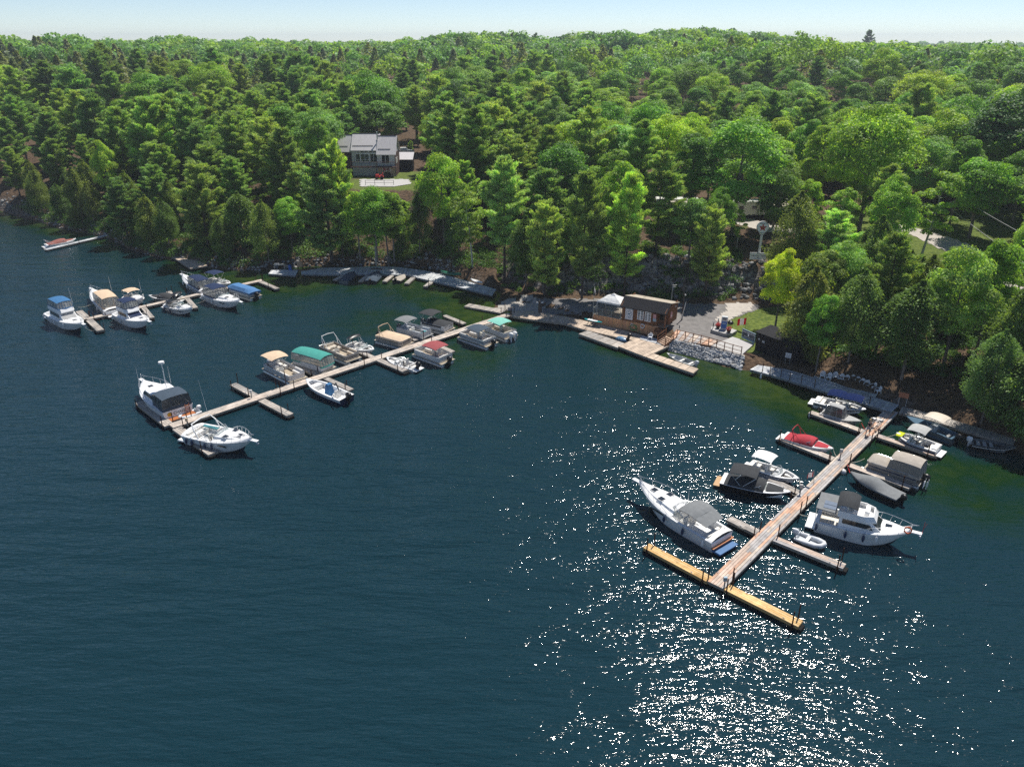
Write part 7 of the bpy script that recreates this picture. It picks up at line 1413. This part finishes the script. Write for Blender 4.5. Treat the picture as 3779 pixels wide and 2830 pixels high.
b = MB(); b.box((w_ / 2, 1.4, hs / 2), (w_, 2.8, hs)); b.build('wall', 'shedblack', r); b = MB(); b.prism([(-.15, -.3), (w_ + .15, -.3), (w_ + .15, 3), (-.15, 3)], [hs, hs, hs + 1.15, hs + 1.15], [hs + .08, hs + .08, hs + 1.25, hs + 1.25]); b.build('roof', 'roofmetal', r)
def car(nm, lb, x, y, z, rz, m, L=4.6, W=1.85, suv=True):
    r = thing(nm, lb, 'car', (x, y, z), rz); pr = [(-L / 2, .45), (-L / 2, .95), (-L * .42, 1.05), (-L * .36, 1.62 if suv else 1.4), (L * .05, 1.68 if suv else 1.42), (L * .2, 1.08), (L * .46, .95), (L / 2, .7), (L / 2, .4)]
    rows = []
    for yy, k in ((-W / 2, .0), (-W / 2 * .97, .5), (-W * .4, 1), (W * .4, 1), (W / 2 * .97, .5), (W / 2, 0)): rows.append([(x_, yy, z_ if k == 1 else (min(z_, 1.02) if k == 0 else min(z_, 1.1))) for x_, z_ in pr])
    b = MB(); b.loft(rows); n = len(pr); o = 0; b.add(rows[0], [tuple(range(n))]); b.add(rows[-1], [tuple(range(n - 1, -1, -1))]); b.add([rows[i][j] for i in range(6) for j in (0, n - 1)], [(0, 1, 11, 10)]); b.build('body', m, r, True)
    for s in (-1, 1): b = MB(); yy = s * W * .415; b.add([(-L * .34, yy, 1.14), (L * .14, yy, 1.14), (L * .03, yy, 1.52), (-L * .32, yy, 1.52)], [(0, 1, 2, 3) if s < 0 else (3, 2, 1, 0)]); b.build('side_window', 'winglass', r)
    b = MB(); b.add([(L * .185, -W * .36, 1.14), (L * .185, W * .36, 1.14), (L * .07, W * .34, 1.6), (L * .07, -W * .34, 1.6)], [(0, 1, 2, 3)]); b.build('windshield', 'winglass', r)
    for sx in (-.32, .3):
        for s in (-1, 1): b = MB(); b.cyl((L * sx, s * (W / 2 - .2), .35), (L * sx, s * (W / 2 + .02), .35), .35, n=16); w2 = b.build('wheel', 'tyre', r); b = MB(); b.cyl((L * sx, s * (W / 2 + .01), .35), (L * sx, s * (W / 2 + .04), .35), .2, n=12); b.build('rim', 'alu', w2)
    return r
x, y, z = base_z(*hh_(1640, 655), 11.0); car('parked_car', 'white sport utility car parked behind the house on the right', x, y, z, .25, 'carwhite')
p = G(*hh_(1115, 1180), HZ0); r = thing('ride_on_mower', 'red ride-on mower on the terrace in front of the house', 'mower', (p[0], p[1], HZ0 + .08), .1); b = MB(); b.box((-.45, 0, .75), (.85, .65, .5), top=(.8, .85)); b.build('hood', 'redpaint', r); b = MB(); b.box((.35, 0, .5), (1.0, .8, .25)); b.build('chassis', 'redpaint', r); b = MB(); b.box((.45, 0, .85), (.45, .5, .12)); b.box((.68, 0, 1.1), (.1, .5, .45)); b.build('seat', 'redpaint', r)
for x_, rr in ((-.6, .25), (.5, .36)):
    for s in (-1, 1): b = MB(); b.cyl((x_, s * .35, rr), (x_, s * .58, rr), rr, n=12); b.build('wheel', 'tyre', r)
f0, f1_ = G(*hh_(825, 1300), HZ0), G(*hh_(1400, 1300), HZ0); r = thing('terrace_fence', 'thin black rail fence along the front of the house terrace', 'fence', (f0[0], f0[1], HZ0)); Lf = dist(f0, f1_); b = MB(); [b.tube([(0, 0, z_), (Lf, f1_[1] - f0[1], z_)], .03, 4) for z_ in (1.0, .55)]; b.build('rail', 'black', r)
for i in range(4): b = MB(); b.box((Lf * i / 3, 0, .5), (.07, .07, 1.1)); b.build('post', 'black', r)
# ---------------------------------------------------------------- campground
ct = K(2300, 650, .6686)
def camper(lb, px, rz, L=7.5, m='trailer', aw=True, z0=7.5):
    x, y, z = base_z(*px, z0); r = thing('camper_trailer', lb, 'camper trailer', (x, y, z), rz, 'camper trailers under the trees'); b = MB(); b.prism([(-L / 2, -1.2), (L / 2, -1.2), (L / 2, 1.2), (-L / 2, 1.2)], .55, 2.9); b.prism([(-L / 2 + .1, -1.15), (L / 2 - .1, -1.15), (L / 2 - .1, 1.15), (-L / 2 + .1, 1.15)], 2.9, 3.0); b.build('body', m, r)
    for x_ in (-.28, .05, .3): b = MB(); b.box((L * x_, -1.22, 1.9), (.9, .05, .6)); b.build('window', 'winglass', r)
    b = MB(); b.box((L * .18, -1.22, 1.55), (.65, .06, 1.8)); b.build('door', 'gel2', r)
    for s in (-1, 1): b = MB(); b.cyl((s * .45, -1.25, .35), (s * .45, -1.0, .35), .35, n=12); b.build('wheel', 'tyre', r)
    if aw: b = MB(); b.sheet([[(-L * .35, -1.25, 2.75), (L * .35, -1.25, 2.75)], [(-L * .35, -3.7, 2.35), (L * .35, -3.7, 2.35)]], .04); aw_ = b.build('awning', 'awning', r); [(lambda b: (b.tube([(s * L * .34, -3.65, .0), (s * L * .34, -3.65, 2.35)], .03, 4), b.build('awning_post', 'alu', aw_)))(MB()) for s in (-1, 1)]
    return r
camper('beige camper trailer with awning glimpsed through the trees on the left of the campground', ct(290, 215), -.1)
camper('white camper trailer behind the big maple left of the star sign', ct(690, 225), .15, aw=False)
camper('white camper trailer hidden behind the tall bare pine trees', (2010, 690), .1, 8, aw=False)
camper('pale camper trailer among trunks right of the star sign', ct(860, 215), 0, 6.5)
x, y, z = base_z(*ct(375, 238), 7.5); r = thing('porch_deck', 'raised blue grey porch deck beside the beige camper', 'deck', (x, y, z), -.1); b = MB(); b.box((0, 0, .5), (3.2, 2.2, .12)); b.build('deck', mat('blue_porch_paint', (.25, .4, .5), .6), r); [(lambda b: (b.box((sx * 1.5, sy * 1.0, .8), (.1, .1, 1.9)), b.build('post', 'redwood', r)))(MB()) for sx in (-1, 1) for sy in (-1, 1)]
x, y, z = base_z(*ct(1190, 288), 7.0); car('parked_car', 'white car glimpsed behind the wispy blue green pine', x, y, z, .3, 'carwhite', suv=False)
x, y, z = base_z(*ct(1405, 415), 6.5); r = thing('wood_stack', 'stack of orange split firewood near the gravel drive', 'firewood', (x, y, z), .2); b = MB(); rr = random.Random(2); [b.cyl((-.9 + .25 * i, -.3, .15 + .26 * j), (-.9 + .25 * i, .35, .15 + .26 * j), .12, n=7) for i in range(8) for j in range(4)]; b.build('log_pile', 'teakred', r); b = MB(); b.box((0, 0, .05), (2.2, .6, .08)); b.build('pallet', 'fascia', r)
x, y, z = base_z(*ct(1160, 400), 6.5); r = thing('picnic_table', 'sunlit wooden picnic table right of the star sign', 'picnic table', (x, y, z), .1); b = MB(); b.box((0, 0, .75), (1.8, .75, .06)); b.build('table_top', 'fascia', r)
for s in (-1, 1): b = MB(); b.box((0, s * .7, .45), (1.8, .28, .05)); b.build('bench', 'fascia', r); b = MB(); b.tube([(s * .7, -.7, 0), (s * .7, 0, .7), (s * .7, .7, 0)], .04, 4); b.build('leg', 'fascia', r)
# ---------------------------------------------------------------- person and bicycles on the right walkway
def skin_obj(name, verts, edges, rad, m, parent, root=0, sub=1):
    me = bpy.data.meshes.new(name); me.from_pydata(verts, edges, []); me.materials.append(M[m]); o = bpy.data.objects.new(name, me); COL.objects.link(o); o.parent = parent
    o.modifiers.new('skin', 'SKIN')
    if not me.skin_vertices:
        bpy.context.view_layer.objects.active = o
    if me.skin_vertices:
        for i, sv in enumerate(me.skin_vertices[0].data): sv.radius = (rad[i], rad[i]) if not isinstance(rad[i], tuple) else rad[i]; sv.use_root = (i == root)
    s = o.modifiers.new('sub', 'SUBSURF'); s.levels = sub; s.render_levels = sub; s2 = o.modifiers; 
    for p_ in me.polygons: p_.use_smooth = True
    return o
p = G(3200, 1604, .5); per = thing('person', 'person in black shirt and grey shorts pushing a bicycle on the right walkway', 'person', (p[0], p[1], .5), -1.2)
V = [(0, 0, .92), (0, 0, 1.08), (0, 0, 1.25), (.02, 0, 1.42), (.03, 0, 1.5), (.05, 0, 1.6), (.05, 0, 1.72)]; E_ = [(i, i + 1) for i in range(6)]; Rd = [(.15, .12), (.13, .1), (.15, .11), (.14, .09), .055, .085, .075]
def limb(pts, rs, frm):
    k = frm
    for q, r_ in zip(pts, rs): V.append(q); Rd.append(r_); E_.append((k, len(V) - 1)); k = len(V) - 1
    return k
for s in (-1, 1):
    limb([(0, s * .1, .86), (.06 * s, s * .11, .48), (.02 + .12 * s, s * .11, .1), (.14 + .12 * s, s * .12, .04)], [.09, .06, .042, .035], 0)
    e = limb([(.02, s * .19, 1.4), (.08, s * .24, 1.14), (.3, s * .2, 1.02), (.37, s * .2, 1.0)], [.055, .042, .03, .026], 3)
    for f in range(4): limb([(.41 + .01 * f, s * (.17 + .022 * f), 1.0), (.44, s * (.17 + .022 * f), .97), (.42, s * (.17 + .022 * f), .94)], [.0095, .009, .008], e)
    limb([(.39, s * .155, 1.01), (.41, s * .14, .99)], [.011, .009], e)
skin_obj('body', V, E_, Rd, 'skin', per)
skin_obj('shirt', [(0, 0, .95), (0, 0, 1.1), (0, 0, 1.28), (.02, 0, 1.42), (.02, -.19, 1.4), (.05, -.23, 1.22), (.02, .19, 1.4), (.05, .23, 1.22)], [(0, 1), (1, 2), (2, 3), (3, 4), (4, 5), (3, 6), (6, 7)], [(.17, .14), (.15, .12), (.17, .13), (.15, .1), .075, .06, .075, .06], 'blackcloth', per)
skin_obj('shorts', [(0, 0, .98), (0, 0, .88), (.02, .1, .8), (.03, .11, .58), (-.0, -.1, .8), (-.03, -.11, .58)], [(0, 1), (1, 2), (2, 3), (1, 4), (4, 5)], [(.165, .13), (.165, .13), .11, .095, .11, .095], 'greycloth', per)
b = MB(); b.ell((.03, 0, 1.71), (.115, .1, .11), 12, 8); b.ell((-.06, 0, 1.64), (.05, .07, .1), 8, 6); b.build('hair', 'hair', per, True)
b = MB(); [b.ell((.135, s * .032, 1.655), (.008, .012, .009), 6, 4) for s in (-1, 1)]; b.tube([(.125, 0, 1.66), (.15, 0, 1.625), (.13, 0, 1.61)], .012, 5); b.build('face_features', 'skin', per, True)
def bicycle(lb, p, rz, m):
    r = thing('bicycle', lb, 'bicycle', (p[0], p[1], .5), rz, None)
    for x_ in (-.52, .52): b = MB(); b.tube([(x_ + .33 * math.cos(a), 0, .34 + .33 * math.sin(a)) for a in np.linspace(0, 2 * PI, 21)], .022, 5); [b.tube([(x_, 0, .34), (x_ + .32 * math.cos(a), 0, .34 + .32 * math.sin(a))], .004, 3) for a in np.linspace(0, 2 * PI, 11)]; b.build('wheel', 'tyre', r)
    b = MB(); [b.tube(q, .018, 5) for q in ([(-.52, 0, .34), (-.08, 0, .3)], [(-.52, 0, .34), (-.2, 0, .8)], [(-.08, 0, .3), (-.22, 0, .92)], [(-.08, 0, .3), (.38, 0, .8)], [(-.2, 0, .8), (.36, 0, .86)], [(.34, 0, .95), (.52, 0, .34)])]; b.build('frame', m, r)
    b = MB(); b.tube([(.28, -.3, 1.02), (.36, -.12, 1.0), (.36, .12, 1.0), (.28, .3, 1.02)], .016, 5); b.build('handlebar', 'alu', r); b = MB(); b.box((-.24, 0, .95), (.26, .14, .06)); b.build('saddle', 'black', r); b = MB(); b.box((.58, 0, .85), (.28, .34, .24)); b.build('basket', 'ltgrey', r)
bicycle('silver bicycle with front basket beside the person on the right walkway', G(*c61(1800, 985), .5), .9, 'alu'); bicycle('white framed bicycle standing behind the silver one on the right walkway', G(*c61(1905, 1010), .5), .75, 'whitepaint')
# ---------------------------------------------------------------- camera, light
cam = bpy.data.cameras.new('camera'); co = bpy.data.objects.new('camera', cam); COL.objects.link(co); SC.camera = co
cam.sensor_width = 36; cam.lens = FPX / 3779 * 36; cam.clip_end = 6000; cam.clip_start = .5
co.location = (0, 0, CAMH); co.rotation_euler = (PI / 2 - PITCH, 0, 0)
SUN_EL, SUN_AZ = math.radians(61), math.radians(31)      # azimuth clockwise from the view direction (+Y)
w = bpy.data.worlds.new('World'); SC.world = w; w.use_nodes = True; nt = w.node_tree
sky = nt.nodes.new('ShaderNodeTexSky'); sky.sky_type = 'NISHITA'; sky.sun_disc = False; sky.sun_elevation = SUN_EL; sky.sun_rotation = SUN_AZ
sky.altitude = 0; sky.air_density = .6; sky.dust_density = 0.0; sky.ozone_density = 2.6
vm = nt.nodes.new('ShaderNodeVectorMath'); vm.operation = 'MULTIPLY'; vm.inputs[1].default_value = (.88, .84, .8)   # daylight white balance
nt.links.new(sky.outputs[0], vm.inputs[0]); nt.links.new(vm.outputs[0], nt.nodes['Background'].inputs[0]); nt.nodes['Background'].inputs[1].default_value = .118
sl = bpy.data.lights.new('sun', 'SUN'); so = bpy.data.objects.new('sun', sl); COL.objects.link(so)
sl.energy = 4.6; sl.angle = math.radians(.5); sl.color = (1, .95, .87)
so.rotation_euler = (PI / 2 - SUN_EL, 0, -SUN_AZ); so.location = (0, 0, 120)
# lamp local -Z must point from the sun to the scene
from mathutils import Vector
sd = Vector((math.sin(SUN_AZ) * math.cos(SUN_EL), math.cos(SUN_AZ) * math.cos(SUN_EL), math.sin(SUN_EL)))
so.rotation_euler = sd.to_track_quat('Z', 'Y').to_euler()
SC.view_settings.view_transform = 'Standard'; SC.view_settings.look = 'None'; SC.view_settings.exposure = .33; SC.view_settings.gamma = 1
SC.cycles.max_bounces = 6; SC.cycles.transparent_max_bounces = 12; SC.cycles.sample_clamp_indirect = 4
SC.cycles.use_denoising = False

hz_m = bpy.data.materials.new('haze_air'); hz_m.use_nodes = True; nt = hz_m.node_tree; nt.nodes.clear()
ho = nt.nodes.new('ShaderNodeOutputMaterial'); hp_ = nt.nodes.new('ShaderNodeVolumePrincipled'); hp_.inputs['Color'].default_value = (.82, .9, 1, 1); hp_.inputs['Density'].default_value = .00022; hp_.inputs['Anisotropy'].default_value = .2
nt.links.new(hp_.outputs[0], ho.inputs['Volume'])
b = MB(); b.box((0, 1600, 28), (3800, 4400, 70)); hzo = b.build('haze', hz_m); tag(hzo, kind='stuff', label='thin pale air haze over the whole scene')
